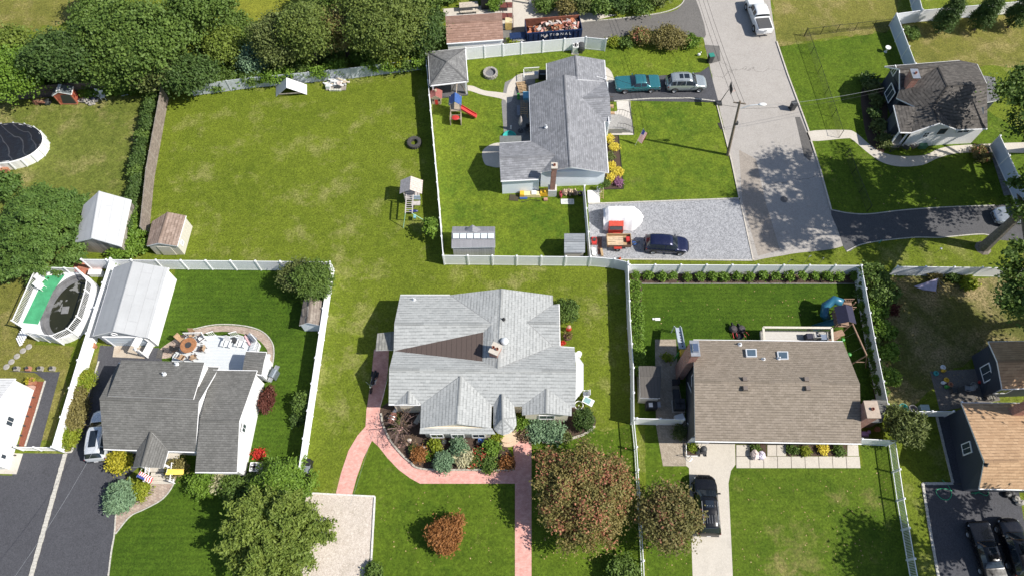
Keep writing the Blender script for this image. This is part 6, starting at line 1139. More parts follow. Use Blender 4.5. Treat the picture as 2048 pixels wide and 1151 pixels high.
# ---- grey slide by brown roof house
b = W0((1362,716)); r = root('play_slide', 'grey slotted plastic slide with yellow and green platform posts', 'slide', b); q = P(1356,655,1.6)-Vector((b.x,b.y,0)); q0 = P(1364,697,2.1)-Vector((b.x,b.y,0))
GS = M('slide_grey', (.42,.47,.52), .4); ob('chute', MB().beam(q0,q,.55,.08).beam(q0+Vector((.27,0,.1)),q+Vector((.27,0,.1)),.06,.2).beam(q0+Vector((-.27,0,.1)),q+Vector((-.27,0,.1)),.06,.2), GS, r)
for i in range(6): ob('slot', MB().box(q0.lerp(q,.12+.13*i)+Vector((.08,0,.06)), (.1,.14,.03)), BLACK, r)
ob('platform', MB().box(q0+Vector((.05,-.35,-.1)), (.5,.5,.5)), YEL, r)
for x in (-.3,.25): ob('post', MB().beam((q0.x+x,q0.y-.3,0),(q0.x+x,q0.y-.3,2.0),.12,.12), GRNP, r); ob('post', MB().beam((q.x+x,q.y+.2,0),(q.x+x,q.y+.2,1.55),.07,.07), GS, r)
# ---- grills, air conditioners
def grill(label, px, m, rz=0, s=1.):
    b = W0(px); r = root('grill', label, 'grill', b, rz); r.scale = (s,)*3; ob('cart', MB().box((0,0,.4), (.8,.5,.6)), m, r); ob('hood', MB().tube([(-.4,0,.85),(.4,0,.85)], .27, 12), m, r); ob('side_shelf', MB().box((.62,0,.78), (.4,.45,.04)).box((-.62,0,.78), (.4,.45,.04)), STEEL, r); ob('handle', MB().tube([(-.3,-.3,.95),(.3,-.3,.95)], .02, 6), CHROME, r); return r
grill('grey barbecue grill standing on the lush lawn', (552,752), M('grill_grey', (.16,.19,.22), .4, .3), R(70)); grill('black covered barbecue beside the slate house', (1085,158), BLACK, 0, 1.2)
def acunit(label, px, m, s=.8, h=.7, z=.05):
    b = W0(px); r = root('air_conditioner', label, 'air conditioner', b); ob('cabinet', MB().box((0,0,h/2+z), (s,s,h)), m, r, bev=.03); ob('fan_guard', MB().lathe([(s*.42,h+z),(s*.42,h+z+.04),(s*.38,h+z+.04)], 18), DARK, r); f = MB()
    for i in range(4): a = i*PI/2; f.beam((0,0,h+z+.02),(math.cos(a)*s*.36,math.sin(a)*s*.36,h+z+.02),.16,.015)
    ob('fan', f, BLACK if m is not BLACK else STEEL, r); ob('pad', MB().box((0,0,.03), (s+.2,s+.2,.06)), CONC, r); return r
acunit('white air conditioner beside the white wing wall', (514,936), PLW); acunit('black air conditioner against the charcoal gable wall', (1356,812), DARK, .95, .85); acunit('white heating unit behind the slate roofed house', (1150,104), PLW, .7, 1.)
b = W0((1161,102)); solid('oil_tank', 'dark oil tank between the slate house and the white fence', 'tank', MB().tube([(b.x,b.y-.7,.8),(b.x,b.y-.6,.8),(b.x,b.y+.6,.8),(b.x,b.y+.7,.8)], [.2,.42,.42,.2], 12).box((b.x,b.y,.2), (.4,.9,.4)), DARK)
# ---- white deck with furniture
r = root('deck', 'pale composite deck with white railing pieces behind the charcoal cape', 'deck', W0((450,705))); ol = [(372,672),(430,670),(508,673),(520,688),(513,707),(540,707),(525,752),(430,752),(340,745),(345,712)]
ob('boards', MB().prism(PX(ol, .35), 0, .35), wood('deck_board', (.55,.58,.6), .15, 1, .1, .5), r, w=True); dz = .35
def rail(par, a, b_, z, h=.95, m=PLW):
    a, b_ = Vector(a), Vector(b_); L = (b_-a).length; mb = MB().beam(a+Vector((0,0,z+h)), b_+Vector((0,0,z+h)), .07, .06).beam(a+Vector((0,0,z+.1)), b_+Vector((0,0,z+.1)), .05, .05); n = max(2, int(L/.14))
    for i in range(n): q = a.lerp(b_, (i+.5)/n); mb.beam(q+Vector((0,0,z+.1)), q+Vector((0,0,z+h)), .03, .03)
    return ob('railing', mb, m, par, w=True)
rail(r, W0((374,673),.35), W0((412,672),.35), dz); rail(r, W0((508,674),.35), W0((520,688),.35), dz); rail(r, W0((520,688),.35), W0((514,706),.35), dz)
rail(r, W0((418,672),.35), W0((432,668),.35), dz-.2); rail(r, W0((462,672),.35), W0((478,668),.35), dz-.2)
def chair(label, px, m, fm, rz, z=dz, name='patio_chair', wood_=False, group=None):
    b = W0(px); r = root(name, label, 'chair', (b.x,b.y,z), rz, group); ob('seat', MB().box((0,0,.42), (.5,.5,.05)), m, r); ob('backrest', MB().box((-.28,0,.75), (.05,.5,.6), ry=R(-12)), m, r)
    for x in (-.22,.22):
        for y in (-.23,.23): ob('leg', MB().beam((x,y,0),(x,y,.42),.04,.04), fm, r)
    for y in (-.27,.27): ob('armrest', MB().beam((-.28,y,.64),(.24,y,.62),.06,.03), fm, r)
    return r
TAN = M('tan_sling', (.42,.28,.17), .7, var=.15); BRN = M('brown_metal', (.06,.035,.025), .5)
tb = W0((383,695),dz); r = root('patio_table', 'round brown patio table with a dark umbrella base in the middle', 'table', (tb.x,tb.y,dz)); ob('top', MB().lathe([(0,.7),(.75,.7),(.78,.72),(.75,.75),(0,.75)], 20), M('table_copper', (.36,.17,.08), .4, var=.25), r); ob('centre_tray', MB().lathe([(0,.76),(.3,.76),(.3,.79),(0,.79)], 14), DARK, r)
for i in range(4): a = i*PI/2+.4; ob('leg', MB().beam((math.cos(a)*.5,math.sin(a)*.5,0),(math.cos(a)*.45,math.sin(a)*.45,.7),.05,.05), BRN, r)
labs = ['tan sling chair at the round table, facing the lawn edge', 'tan sling chair beside the dark folded chair', 'white seated chair between table and deck edge', 'brown framed chair on the open deck side of round table', 'brown framed chair tucked at the house side of round table', 'tan sling chair between the table and the house wall', 'dark chair standing behind the tan sling chair']
for i, l in enumerate(labs): a = 2.5-i*.9; x, y = tb.x+math.cos(a)*1.25, tb.y+math.sin(a)*1.2; q = chair(l, (0,0), (BLACK if i == 6 else PLW if i == 2 else TAN), BRN, a+PI, group=None); q.location = (x,y,dz)
for k, (x, y) in enumerate(((457,689),(485,689))): 
    b = W0((x,y),dz); r = root('adirondack_chair', ('white slatted garden chair on the deck, nearer the round table','white slatted garden chair on the deck, next to the pink rolled mat')[k], 'chair', (b.x,b.y,dz), R(-100)); ob('seat', MB().box((0,0,.32), (.6,.55,.05), ry=R(8)), PLW, r)
    for i in range(5): ob('back_slat', MB().box((-.38,-.22+.11*i,.68), (.04,.095,.85-.08*abs(i-2)), ry=R(-22)), PLW, r)
    for y_ in (-.34,.34): ob('armrest', MB().box((-.02,y_,.55), (.75,.12,.03)), PLW, r); ob('leg', MB().beam((.3,y_,0),(.3,y_,.54),.06,.06), PLW, r); ob('leg', MB().beam((-.35,y_,0),(-.3,y_,.5),.06,.06), PLW, r)
b = W0((470,682),dz); solid('side_table', 'small dark side table between the white garden chairs', 'table', MB().cyl((b.x,b.y,dz+.42), .28, .04, 14).cyl((b.x,b.y,dz), .05, .42, 8).cyl((b.x,b.y,dz), .22, .03, 12), DARK)
b = W0((496,681),dz); solid('rolled_mat', 'pink rolled mat leaning on the deck railing', 'mat', MB().tube([(b.x-.25,b.y+.4,dz+.35),(b.x+.3,b.y-.45,dz+.1)], .09, 10), M('pink_foam', (.7,.4,.42), .7)); b = W0((505,676),dz); solid('lounge_frame', 'folded sun lounger with grey slats by the deck corner', 'lounger', MB().box((b.x,b.y,dz+.25), (1.0,.5,.06), rz=-.6).beam((b.x-.4,b.y+.3,dz),(b.x-.4,b.y+.3,dz+.25),.04,.04).beam((b.x+.4,b.y-.2,dz),(b.x+.4,b.y-.2,dz+.25),.04,.04), M('slat_grey', (.25,.27,.3), .6))
b = W0((320,707)); solid('door_mat', 'dark patterned door mat on the brick path', 'mat', MB().box(b+Vector((0,0,.025)), (.55,.85,.02)), M('mat_dark', (.09,.085,.08), .95, var=.6, sc=20))
b = W0((302,703)); r = root('arbour_gate', 'white arched garden gate between garage and charcoal cape', 'gate', b, R(75))
for s in (-1,1): ob('post', MB().box((s*.6,0,.95), (.12,.12,1.9)), PLW, r); ob('post', MB().box((s*.6,.5,.95), (.12,.12,1.9)), PLW, r)
ob('arch', MB().tube([(math.cos(a)*.62,.25,1.9+math.sin(a)*.4) for a in np.linspace(0,PI,9)], .12, 6).box((0,.25,2.3),(.9,.7,.05)), PLW, r); ob('gate_panel', MB().box((0,0,.6), (1.05,.05,1.1)), PLW, r)
# ---- flags at the porch
def flag(label, a, b_, w, cols, name='flag', sag=.15):
    a, b_ = Vector(a), Vector(b_); r = root(name, label, 'flag', (a.x,a.y,a.z)); ob('staff', MB().tube([(0,0,0), b_-a], .018, 6), ALU, r); d = (b_-a)
    for k, (f0, f1, w0, w1, m) in enumerate(cols):
        mb = MB(); n = 6
        for i in range(n+1):
            for j in range(3):
                t = .3+.65*(f0+(f1-f0)*i/n); u = w0+(w1-w0)*j/2; mb.v.append(tuple(d*t+Vector((w.x*u, w.y*u, w.z*u-sag*u*u+.06*math.sin(9*t+4*u)+.003*k))))
        mb.f = [(i*3+j, (i+1)*3+j, (i+1)*3+j+1, i*3+j+1) for i in range(n) for j in range(2)]; mb.m = [0]*len(mb.f); ob('cloth' if k == 0 else 'canton' if k == len(cols)-1 and len(cols) > 2 else 'stripe', mb, m, r, True)
    return r
FR, FW, FB = M('flag_red', (.5,.03,.04), .8), M('flag_white', (.75,.74,.72), .8), M('flag_blue', (.03,.05,.22), .8)
stripes = [(0,1,i/13,(i+1)/13,FR if i % 2 == 0 else FW) for i in range(13)]+[(.6,1,0,7/13,FB)]
flag('stars and stripes flag hanging at the porch steps', P(284,936,2.2), P(273,953,2.3), Vector((.75,-.35,-.9)), stripes); flag('plain yellow flag hanging at the porch railing', P(336,932,2.0), P(331,949,2.2), Vector((1.15,.15,-.5)), [(0,1,0,1,M('flag_yellow', (.72,.55,.1), .8))])
b = W0((1270,291)); flag('small stars and stripes flag on a staff in the bright lawn', (b.x,b.y,0), b+Vector((.55,.35,2.4)), Vector((.55,-.1,-.35)), stripes)
# ---- oval pool with deck (left) and covered pool
c = P(137,612,1.1); ax = (P(163,553,1.1)-P(108,676,1.1)); A_ = ax.length/2*1.03; th = math.atan2(ax.y, ax.x); B_ = 2.3
r = root('oval_pool', 'oval above ground pool with dark leaf strewn water and grey liner', 'pool', (c.x,c.y,0), th)
ell = lambda a, k=0.: ((A_+k)*math.cos(a), (B_+k)*math.sin(a)); nn = 48; mb = MB()
for i in range(nn):
    a = 2*PI*i/nn
    for k, z in ((.05,0),(.05,1.15),(-.1,1.15),(-.12,.72)): mb.v.append((*ell(a,k), z))
mb.f = [(i*4+j, ((i+1) % nn)*4+j, ((i+1) % nn)*4+j+1, i*4+j+1) for i in range(nn) for j in range(3)]; mb.m = [0 if q % 3 == 0 else 1 for q in range(len(mb.f))]; ob('pool_wall', mb, [PLW, M('liner_grey', (.16,.16,.165), .6, var=.3, sc=2)], r)
wat = NT('pond_water'); o_ = wat.obj(); wc = wat.mix(wat.ramp(wat.noise(o_, .9, 4, .6, .6), [(.6,0.),(.64,1.)]), wat.mix(wat.noise(o_, .5, 3), (.012,.014,.008), (.035,.035,.016)), (.20,.20,.19)); wat.bump(wat.noise(o_, 3, 2), .05, .02); wat.set(wc, .08)
ob('water', MB().add([(*ell(2*PI*i/nn,-.3), .75) for i in range(nn)], [tuple(range(nn))]), wat.m, r); ob('liner_slope', MB().add([(*ell(2*PI*i/nn,-.11), .78) for i in range(nn)]+[(*ell(2*PI*i/nn,-.3 if math.sin(2*PI*i/nn) < .2 else -.55), .752) for i in range(nn)], [(i, (i+1) % nn, nn+(i+1) % nn, nn+i) for i in range(nn)]), MATS['liner_grey'], r)
ob('pump_cover', MB().box((-.3,.4,.78), (.75,.65,.05), rz=.2), M('mat_grey', (.2,.2,.2), .8), r)
OL = [(84,543),(140,545),(163,546),(184,568),(181,588),(165,640),(146,665),(113,679),(86,674),(62,671),(37,649)]; ow = [Vector((p.x,p.y,0)) for p in PX(OL, 1.2)]; pc = Vector((c.x,c.y,0))
r2 = root('pool_deck', 'raised pool deck with white railing and green carpet', 'deck', (c.x,c.y,0)); mb = MB(); n2 = 66; ring = []
L_ = [(ow[(i+1) % len(ow)]-ow[i]).length for i in range(len(ow))]; T = sum(L_)
for i in range(n2):
    s = T*i/n2; k = 0
    while s > L_[k]: s -= L_[k]; k += 1
    ring.append(ow[k].lerp(ow[(k+1) % len(ow)], s/L_[k]))
for q in ring:
    d = q-pc; a = math.atan2(d.y,d.x)-th; a = math.atan2(math.sin(a)/B_, math.cos(a)/A_); e_ = ell(a,.06); iv = pc+Matrix.Rotation(th,3,'Z') @ Vector((e_[0],e_[1],0)); mb.v += [(q.x,q.y,1.18),(iv.x,iv.y,1.18),(q.x,q.y,1.05),(iv.x,iv.y,1.05)]
mb.f = [(i*4, ((i+1) % n2)*4, ((i+1) % n2)*4+1, i*4+1) for i in range(n2)]+[(i*4+2, i*4+3, ((i+1) % n2)*4+3, ((i+1) % n2)*4+2) for i in range(n2)]+[(i*4, i*4+2, ((i+1) % n2)*4+2, ((i+1) % n2)*4) for i in range(n2)]; mb.m = [0]*len(mb.f); ob('deck_floor', mb, PLW, r2, w=True)
ob('green_carpet', MB().sheet([Vector((p.x,p.y,1.19)) for p in PX([(90,551),(130,549),(106,582),(76,648),(45,645)], 1.2)]), M('green_carpet', (.06,.33,.15), .95, var=.2, sc=1.5), r2, w=True)
for i in range(len(ow)):
    a, b_ = ow[i], ow[(i+1) % len(ow)]
    if i != 9: rail(r2, a, b_, 1.15, 1.0)
    ob('post', MB().box((a.x,a.y,1.15), (.12,.12,2.3)), PLW, r2, w=True)
    ob('skirt', MB().beam(a+Vector((0,0,.6)), b_+Vector((0,0,.6)), .04, .9) if 3 <= i <= 8 else MB().beam(a+Vector((0,0,1.)), b_+Vector((0,0,1.)), .04, .25), PLW, r2, w=True)
s0 = (ow[9]+ow[10])/2; dd = (s0-pc).normalized()
for i in range(5): q = s0+dd*(.15+.25*i); ob('step', MB().box((q.x,q.y,1.0-.2*i), (.3,1.0,.06), rz=math.atan2(dd.y,dd.x)), PLW, r2, w=True)
for k, (x, y) in enumerate(((88,562),(86,576))): chair(('white resin chair on the pool deck nearest the hemlock','white resin chair on the pool deck beside the first')[k], (x,y), PLW, PLW, R(-30), 1.19, 'resin_chair').location = (*W0((x,y),1.2)[:2], 1.19)
flat('patio', [(146,524),(206,521),(204,552),(165,552),(150,548)], z2+.004, brick('red_terrace', (.36,.12,.08), (.5,.2,.13), (.3,.2,.15), .6, .6, .02, flat=True)); b = W0((196,549)); solid('storage_box', 'white storage box on the red tiled terrace by the pool', 'box', MB().box(b+Vector((0,0,.3)), (1.2,.55,.6)).box(b+Vector((0,0,.63)), (1.26,.6,.07)), PLW, bev=.02)
c = P(10,286,1.15); r = root('covered_pool', 'above ground pool under a wrinkled black cover', 'pool', (c.x,c.y,0)); A2, B2 = 4.1, 2.75; mb = MB()
for i in range(40):
    a = 2*PI*i/40
    for k, z in ((0,0),(0,1.15),(-.05,1.22),(-.22,1.22)): mb.v.append(((A2+k)*math.cos(a),(B2+k)*math.sin(a),z))
mb.f = [(i*4+j, ((i+1) % 40)*4+j, ((i+1) % 40)*4+j+1, i*4+j+1) for i in range(40) for j in range(3)]; mb.m = [0]*len(mb.f); ob('pool_wall', mb, PLW, r); cv = MB(); rr_ = 14
for i in range(rr_+1):
    for j in range(40): a = 2*PI*j/40; k = i/rr_; cv.v.append(((A2-.08)*k*math.cos(a), (B2-.08)*k*math.sin(a), 1.05+.2*k**3+random.uniform(-.02,.02)))
cv.f = [(i*40+j, (i+1)*40+j, (i+1)*40+(j+1) % 40, i*40+(j+1) % 40) for i in range(rr_) for j in range(40)]; cv.m = [0]*len(cv.f); ct = NT('pool_cover'); wv = ct.n('TexWave', wave_type='BANDS', bands_direction='DIAGONAL'); wv.inputs['Scale'].default_value = .35; wv.inputs['Distortion'].default_value = 6; ct.l(ct.obj(), wv.inputs[0]); ct.bump(ct.math('ADD', wv.outputs['Fac'], ct.noise(ct.obj(), 2.5, 4)), .5, .15); ct.set(ct.mix(ct.ramp(wv.outputs['Fac'], [(.97,0.),(1.,1.)]), (.014,.014,.017), (.06,.06,.065)), .35)
ob('cover', cv, ct.m, r, True)
for i in range(20): a = 2*PI*i/20; ob('upright', MB().box(((A2+.04)*math.cos(a),(B2+.04)*math.sin(a),.6), (.08,.12,1.2), rz=a), ALU, r)
b = W0((8,340)); solid('terracotta_planter', 'terracotta planter box below the covered pool', 'planter', MB().box(b+Vector((0,0,.25)), (1.3,.8,.5), rz=.2, top=1.1), TERRA)
# ---- stepping stones, planters
for k, (x, y) in enumerate(((58,693),(46,701),(34,712),(23,723),(13,733))): b = W0((x,y)); solid('stepping_stone', 'round grey stepping stone in the grass below the pool deck', 'stepping stone', MB().lathe([(.29,0),(.3,.03),(.26,.05),(0,.05)], 12, b), STONE, group='stepping stones below the pool deck')
for k, x in enumerate((36,59,83,107)): b = W0((x,738)); r = root('stone_planter', ('small square planter, first from the white house','small reddish square planter, second from the white house','small square planter with dark plant, third from the white house','small square planter at the driveway fence end of the row')[k], 'planter', b); ob('block', MB().box((0,0,.15), (.42,.4,.3)), M('planter_red', (.42,.2,.13), .85) if k == 1 else STONE, r); ob('pot', MB().lathe([(.1,.3),(.15,.5),(.12,.5),(0,.45)], 10), DARK, r)
def pot(label, px, R_, h, m=TERRA, plantm=None, z=0.):
    b = W0(px); r = root('flower_pot', label, 'flower pot', (b.x,b.y,z)); ob('pot', MB().lathe([(R_*.7,0),(R_,h),(R_*.85,h),(R_*.8,h*.85),(0,h*.85)], 14), m, r)
    if plantm: C, N, rn = cloud([(0,0,h+R_*.5,R_*1.1,R_*1.1,R_*.8)], 220, .1, .08); ob('plant', leafmesh('plant', C, N, .1, 1.6, LF[plantm], rn), None, r)
    return r
pot('pot with yellow plant at the white house corner', (68,765), .38, .5, TERRA, 'gold'); pot('terracotta pot at the sunlit driveway fence', (191,693), .28, .5); pot('white pot with green plant on the cellar pad', (1199,382), .35, .5, PLW, 'bright')
# ---- red playhouse surroundings
b = W0((176,204))
r = root('stone_pile', 'heap of grey fieldstones beside the red playhouse', 'stone pile', b)
for i in range(46): a = random.uniform(0,6.28); q = random.random()**.6; ob('stone', MB().ball((q*1.25*math.cos(a), q*.6*math.sin(a), .12+.35*(1-q)*random.random()), (random.uniform(.13,.26), random.uniform(.1,.2), random.uniform(.08,.14)), 7, jit=.18), STONE, r)
for k, (x, y) in enumerate(((199,195),(209,198))): chair(('white resin chair tipped beside the stone heap','white resin chair nearer the stockade fence')[k], (x,y), PLW, PLW, R(-100+20*k), 0., 'resin_chair')
r = root('firewood_pile', 'stack of reddish boards beside the red playhouse', 'wood pile', W0((84,207)))
for i in range(14): ob('board', MB().box((random.uniform(-.3,.3), random.uniform(-.3,.3), .04+.035*i), (random.uniform(.9,1.4), .16, .05), rz=random.uniform(-.4,.4)), M('red_board', (.24,.11,.07), .85, var=.35) if i % 3 else WOODN, r)
b = W0((97,207)); solid('tarp_heap', 'dark crumpled tarp heap between boards and playhouse', 'tarp', MB().ball(b+Vector((0,0,.2)), (.45,.4,.3), 12, jit=.2), M('tarp_dark', (.03,.035,.035), .7)); b = W0((253,194)); solid('wire_frame', 'tilted pale wire frame panel at the hedge end', 'frame', MB().box(b+Vector((0,0,.25)), (.7,.04,.6), rz=.3, rx=R(40)), STEEL)
b = W0((189,200)); solid('dark_bag', 'dark blue sack beside the white resin chairs', 'sack', MB().ball(b+Vector((0,0,.18)), (.42,.25,.2), 10, jit=.12), M('sack_blue', (.05,.055,.09), .8))
# ---- clutter at slate house
b = W0((1062,391)); r = root('ride_on_toy', 'long yellow and white plastic toy car track along the pale wall', 'toy', b); ob('body', MB().box((0,0,.25), (2.0,.55,.4), top=.9), M('cream_plastic', (.75,.62,.35), .5), r); ob('nose', MB().box((-.95,0,.3), (.5,.6,.45), top=.85), YEL, r); ob('seat', MB().box((.3,0,.5), (.5,.45,.2)), PLW, r)
b = W0((1088,389)); solid('toy_loader', 'bright yellow plastic toy loader against the brick chimney base', 'toy', MB().box(b+Vector((0,0,.35)), (.95,.6,.5), top=.85).box(b+Vector((.2,0,.7)), (.4,.5,.3)), YEL)
b = W0((1047,396)); solid('blue_sled', 'blue plastic sled under the yellow toy', 'sled', MB().box(b+Vector((0,0,.08)), (.7,.35,.14), top=1.15), BLUEC); b = W0((1028,396)); solid('dark_mat', 'square dark mat on grass beside the yellow toy', 'mat', MB().box(b+Vector((0,0,.04)), (.95,.75,.06), rz=-.1), M('mat_olive', (.06,.05,.03), .9))
r = root('firewood_stack', 'stack of split firewood against the pale gable wall', 'firewood', W0((1140,388)))
for i in range(34): o = ob('log', MB().tube([(0,-.2,0),(0,.2,0)], .09, 7), M('split_log', (.5,.38,.27), .85, var=.3) if i % 3 else M('log_dark', (.2,.13,.09), .9, var=.3), r); o.location = (-.8+.19*(i % 9), random.uniform(-.15,.15), .1+.17*(i//9)); o.rotation_euler = (0, 0, random.uniform(-.3,.3))
b = W0((1121,392)); solid('red_cover', 'crumpled red cover beside the firewood', 'cover', MB().ball(b+Vector((0,0,.3)), (.18,.4,.32), 9, jit=.2), M('red_cloth', (.35,.05,.06), .8)); r = root('window_sash', 'old white window sash lying on the grass', 'window sash', W0((1135,408)))
ob('frame', MB().box((0,0,.04), (1.35,.07,.07)).box((0,.55,.04), (1.35,.07,.07)).box((-.65,.275,.04), (.07,.5,.07)).box((.65,.275,.04), (.07,.5,.07)).box((.3,.275,.04), (.05,.5,.06)), PLW, r); ob('pane', MB().box((0,.275,.03), (1.25,.5,.02)), M('dusty_glass', (.55,.58,.56), .3), r)
b = W0((1098,400)); solid('brick_block', 'pale brick block beside the chimney base', 'block', MB().box(b+Vector((-.35,0,.12)), (.4,.3,.24)), M('pinkbrick', (.45,.25,.2), .85)); solid('garden_tools', 'dark garden tools lying in the grass by the chimney', 'tools', MB().tube([W0((1042,405))+Vector((0,0,.04)), W0((1062,400))+Vector((0,0,.06)), W0((1080,402))+Vector((0,0,.04))], .03, 5), BLACK)
b = W0((1187,395)); solid('cellar_pad', 'white concrete cellar pad beside the gravel', 'pad', MB().box(b+Vector((0,0,.1)), (1.25,1.55,.2)), M('white_pad', (.66,.65,.62), .8, var=.1))
r = root('wooden_ladder', 'small wooden step ladder at the cellar pad', 'ladder', W0((1203,392)))
for s in (-1,1): ob('rail', MB().beam((s*.15,-.4,0),(s*.12,.3,.9),.05,.04), WOODN, r)
for i in range(4): ob('rung', MB().beam((-.14,-.3+.16*i,.15+.2*i),(.14,-.3+.16*i,.15+.2*i),.04,.03), WOODN, r)
# patio clutter
def pallet(label, px, rz, z=0.):
    b = W0(px); r = root('wooden_pallet', label, 'pallet', (b.x,b.y,z), rz)
    for i in range(5): ob('slat', MB().box((0,-.45+.22*i,.12), (1.1,.12,.025)), WOODN, r)
    for i in range(3): ob('runner', MB().box((-.48+.48*i,0,.05), (.09,1.0,.09)), WOODN, r)
pallet('wooden pallet on the concrete path by the slate house', (1043,172), .15, .02); pallet('second wooden pallet stacked nearer the slate wall', (1046,181), .2, .18)
b = W0((1048,224)); r = root('wooden_crate_rack', 'tall open wooden grid rack on the shaded patio', 'rack', b)
for x in (-.35,0,.35): ob('bar', MB().box((x,0,.7), (.06,1.9,.06)), WOODN, r)
for i in range(7): ob('slat', MB().box((0,-.9+.3*i,.76), (.8,.07,.04)), WOODN, r)
for x in (-.35,.35):
    for y in (-.85,.85): ob('leg', MB().box((x,y,.35), (.07,.07,.7)), WOODN, r)
b = W0((1037,226)); solid('grey_bench', 'narrow grey bench on the shaded patio', 'bench', MB().box(b+Vector((0,0,.42)), (.35,1.4,.06)).box(b+Vector((0,.55,.2)), (.3,.06,.4)).box(b+Vector((0,-.55,.2)), (.3,.06,.4)), M('bench_grey', (.22,.24,.28), .7))
b = W0((1041,262)); r = root('patio_umbrella', 'closed beige patio umbrella on the shaded patio', 'umbrella', b); ob('pole', MB().cyl((0,0,0), .03, 2.5, 8), STEEL, r); ob('canopy', MB().lathe([(.05,2.5),(.12,2.2),(.24,1.3),(.2,1.1),(.03,1.2)], 10), M('beige_canvas', (.42,.38,.36), .85), r); ob('base', MB().cyl((0,0,0), .3, .1, 14), DARK, r)
b = W0((1052,200)); solid('blue_tub', 'blue plastic tub at the slate house wall', 'tub', MB().box(b+Vector((0,0,.4)), (.6,.8,.8), top=1.1).box(b+Vector((0,0,.82)), (.72,.95,.06)), M('tub_blue', (.12,.35,.5), .4)); b = W0((1037,196)); solid('green_toy', 'bright green toy truck by the patio edge', 'toy', MB().box(b+Vector((0,0,.2)), (.35,.6,.25), top=.8).box(b+Vector((0,.1,.4)), (.28,.3,.2)), GRNP)
b = W0((1019,275)); solid('paddling_pool', 'turquoise paddling pool tilted on the shaded patio', 'paddling pool', MB().lathe([(.7,.0),(.75,.25),(.7,.25),(.65,.05),(0,.05)], 20, b), M('turquoise', (.05,.4,.36), .4)); b = P(1021,279,2.3); solid('awning', 'flat grey awning over the patio door of slate house', 'awning', MB().box((b.x,b.y,2.3), (2.3,.8,.08), rx=R(12)).beam((b.x-1.1,b.y+.35,0),(b.x-1.1,b.y+.35,2.2),.06,.06).beam((b.x+1.1,b.y+.35,0),(b.x+1.1,b.y+.35,2.2),.06,.06), M('awning_grey', (.14,.15,.145), .8))
b = W0((1022,258)); solid('white_ornament', 'pair of small white garden ornaments on the shaded patio', 'ornament', MB().lathe([(.1,0),(.06,.3),(.1,.5),(0,.6)], 8, b), PLW); solid('folding_chair', 'grey folding seat near the closed umbrella', 'chair', MB().box(W0((1055,262))+Vector((0,0,.4)), (.8,.6,.05), rz=.5).box(W0((1058,256))+Vector((0,0,.65)), (.8,.05,.5), rz=.5).beam(W0((1052,268)), W0((1052,268))+Vector((0,0,.4)), .04, .04), DARK)
r = root('porch_rail', 'low white railing around the covered barbecue', 'railing', W0((1050,150))); rail(r, W0((1048,148)), W0((1078,146)), 0, .9); rail(r, W0((1047,150)), W0((1048,166)), 0, .9)
# ---- things by the front walk of slate house
for k, (x, y) in enumerate(((1221,205),(1222,218),(1224,232))): chair(('dark rocking chair on the pale front pavers','brown porch chair in the middle of the front pavers','brown porch chair nearest the front stoop')[k], (x,y), (DARK, TAN, TAN)[k], BRN, 0., 0.)
# ---- dumpster and yard at top
c4 = PX([(1051,40),(1160,31.5),(1164,60),(1052,66)], 1.7); cc = sum(c4, Vector())/4; ang = math.atan2((c4[1]-c4[0]).y, (c4[1]-c4[0]).x); Ld = (c4[1]-c4[0]).length; Wd = 2.3
r = root('dumpster', 'long blue steel dumpster full of demolition debris', 'dumpster', (cc.x,cc.y,0), ang); NAV = M('dumpster_blue', (.015,.035,.10), .5, .2, var=.3); RUST = M('rusty_steel', (.2,.07,.04), .85, var=.4, sc=3)
for d, s in (((0,-Wd/2,.9),(Ld,.06,1.6)),((0,Wd/2,.9),(Ld,.06,1.6)),((-Ld/2,0,.9),(.06,Wd,1.6)),((Ld/2,0,.9),(.06,Wd,1.6))): ob('side', MB().box(d, s), NAV, r)
for d, s in (((0,Wd/2-.04,.95),(Ld-.1,.02,1.5)),): ob('inner_face', MB().box(d, s), RUST, r)
ob('floor', MB().box((0,0,.15), (Ld,Wd,.1)), RUST, r)
for i in range(11): ob('rib', MB().box((-Ld/2+.3+i*(Ld-.6)/10,-Wd/2-.06,.9), (.1,.08,1.5)), NAV, r)
for y in (-1,1): ob('rim', MB().beam((-Ld/2,y*Wd/2,1.72),(Ld/2,y*Wd/2,1.72),.12,.1), NAV if y < 0 else RUST, r)
dm = [M('debris_orange', (.42,.15,.07), .8, var=.3), M('debris_wood', (.36,.25,.16), .85, var=.3), M('debris_white', (.55,.5,.46), .8, var=.2), M('debris_dark', (.04,.035,.035), .8), M('debris_pink', (.55,.27,.22), .8, var=.2), RUST]
for i in range(120): x = random.uniform(-Ld/2+.5,Ld/2-.2); h_ = .55+.75*max(0,min(1,(x+Ld/2-.6)/2.6)); ob('debris', MB().box((x, random.uniform(-.95,.95), h_+random.uniform(-.1,.2)), (random.uniform(.2,1.1), random.uniform(.1,.4), random.uniform(.03,.2)), rz=random.uniform(0,3.1), rx=random.uniform(-.5,.5), ry=random.uniform(-.4,.4)), random.choice(dm), r)
ob('debris_core', MB().box((.5,0,.55), (Ld-1.6,Wd-.2,.8), top=.8), dm[1], r)
def text(par, s, loc, size, rot, m, w=1.):
    cu = bpy.data.curves.new('lettering', 'FONT'); cu.body = s; cu.size = size; cu.extrude = .008; cu.align_x = 'CENTER'; cu.align_y = 'CENTER'; cu.space_character = w; t_ = bpy.data.objects.new('lettering', cu); me = bpy.data.meshes.new_from_object(t_); bpy.data.objects.remove(t_); me.materials.clear(); me.materials.append(m)
    o = bpy.data.objects.new('lettering', me); COL.objects.link(o); o.parent = par; o.location = loc; o.rotation_euler = rot; return o
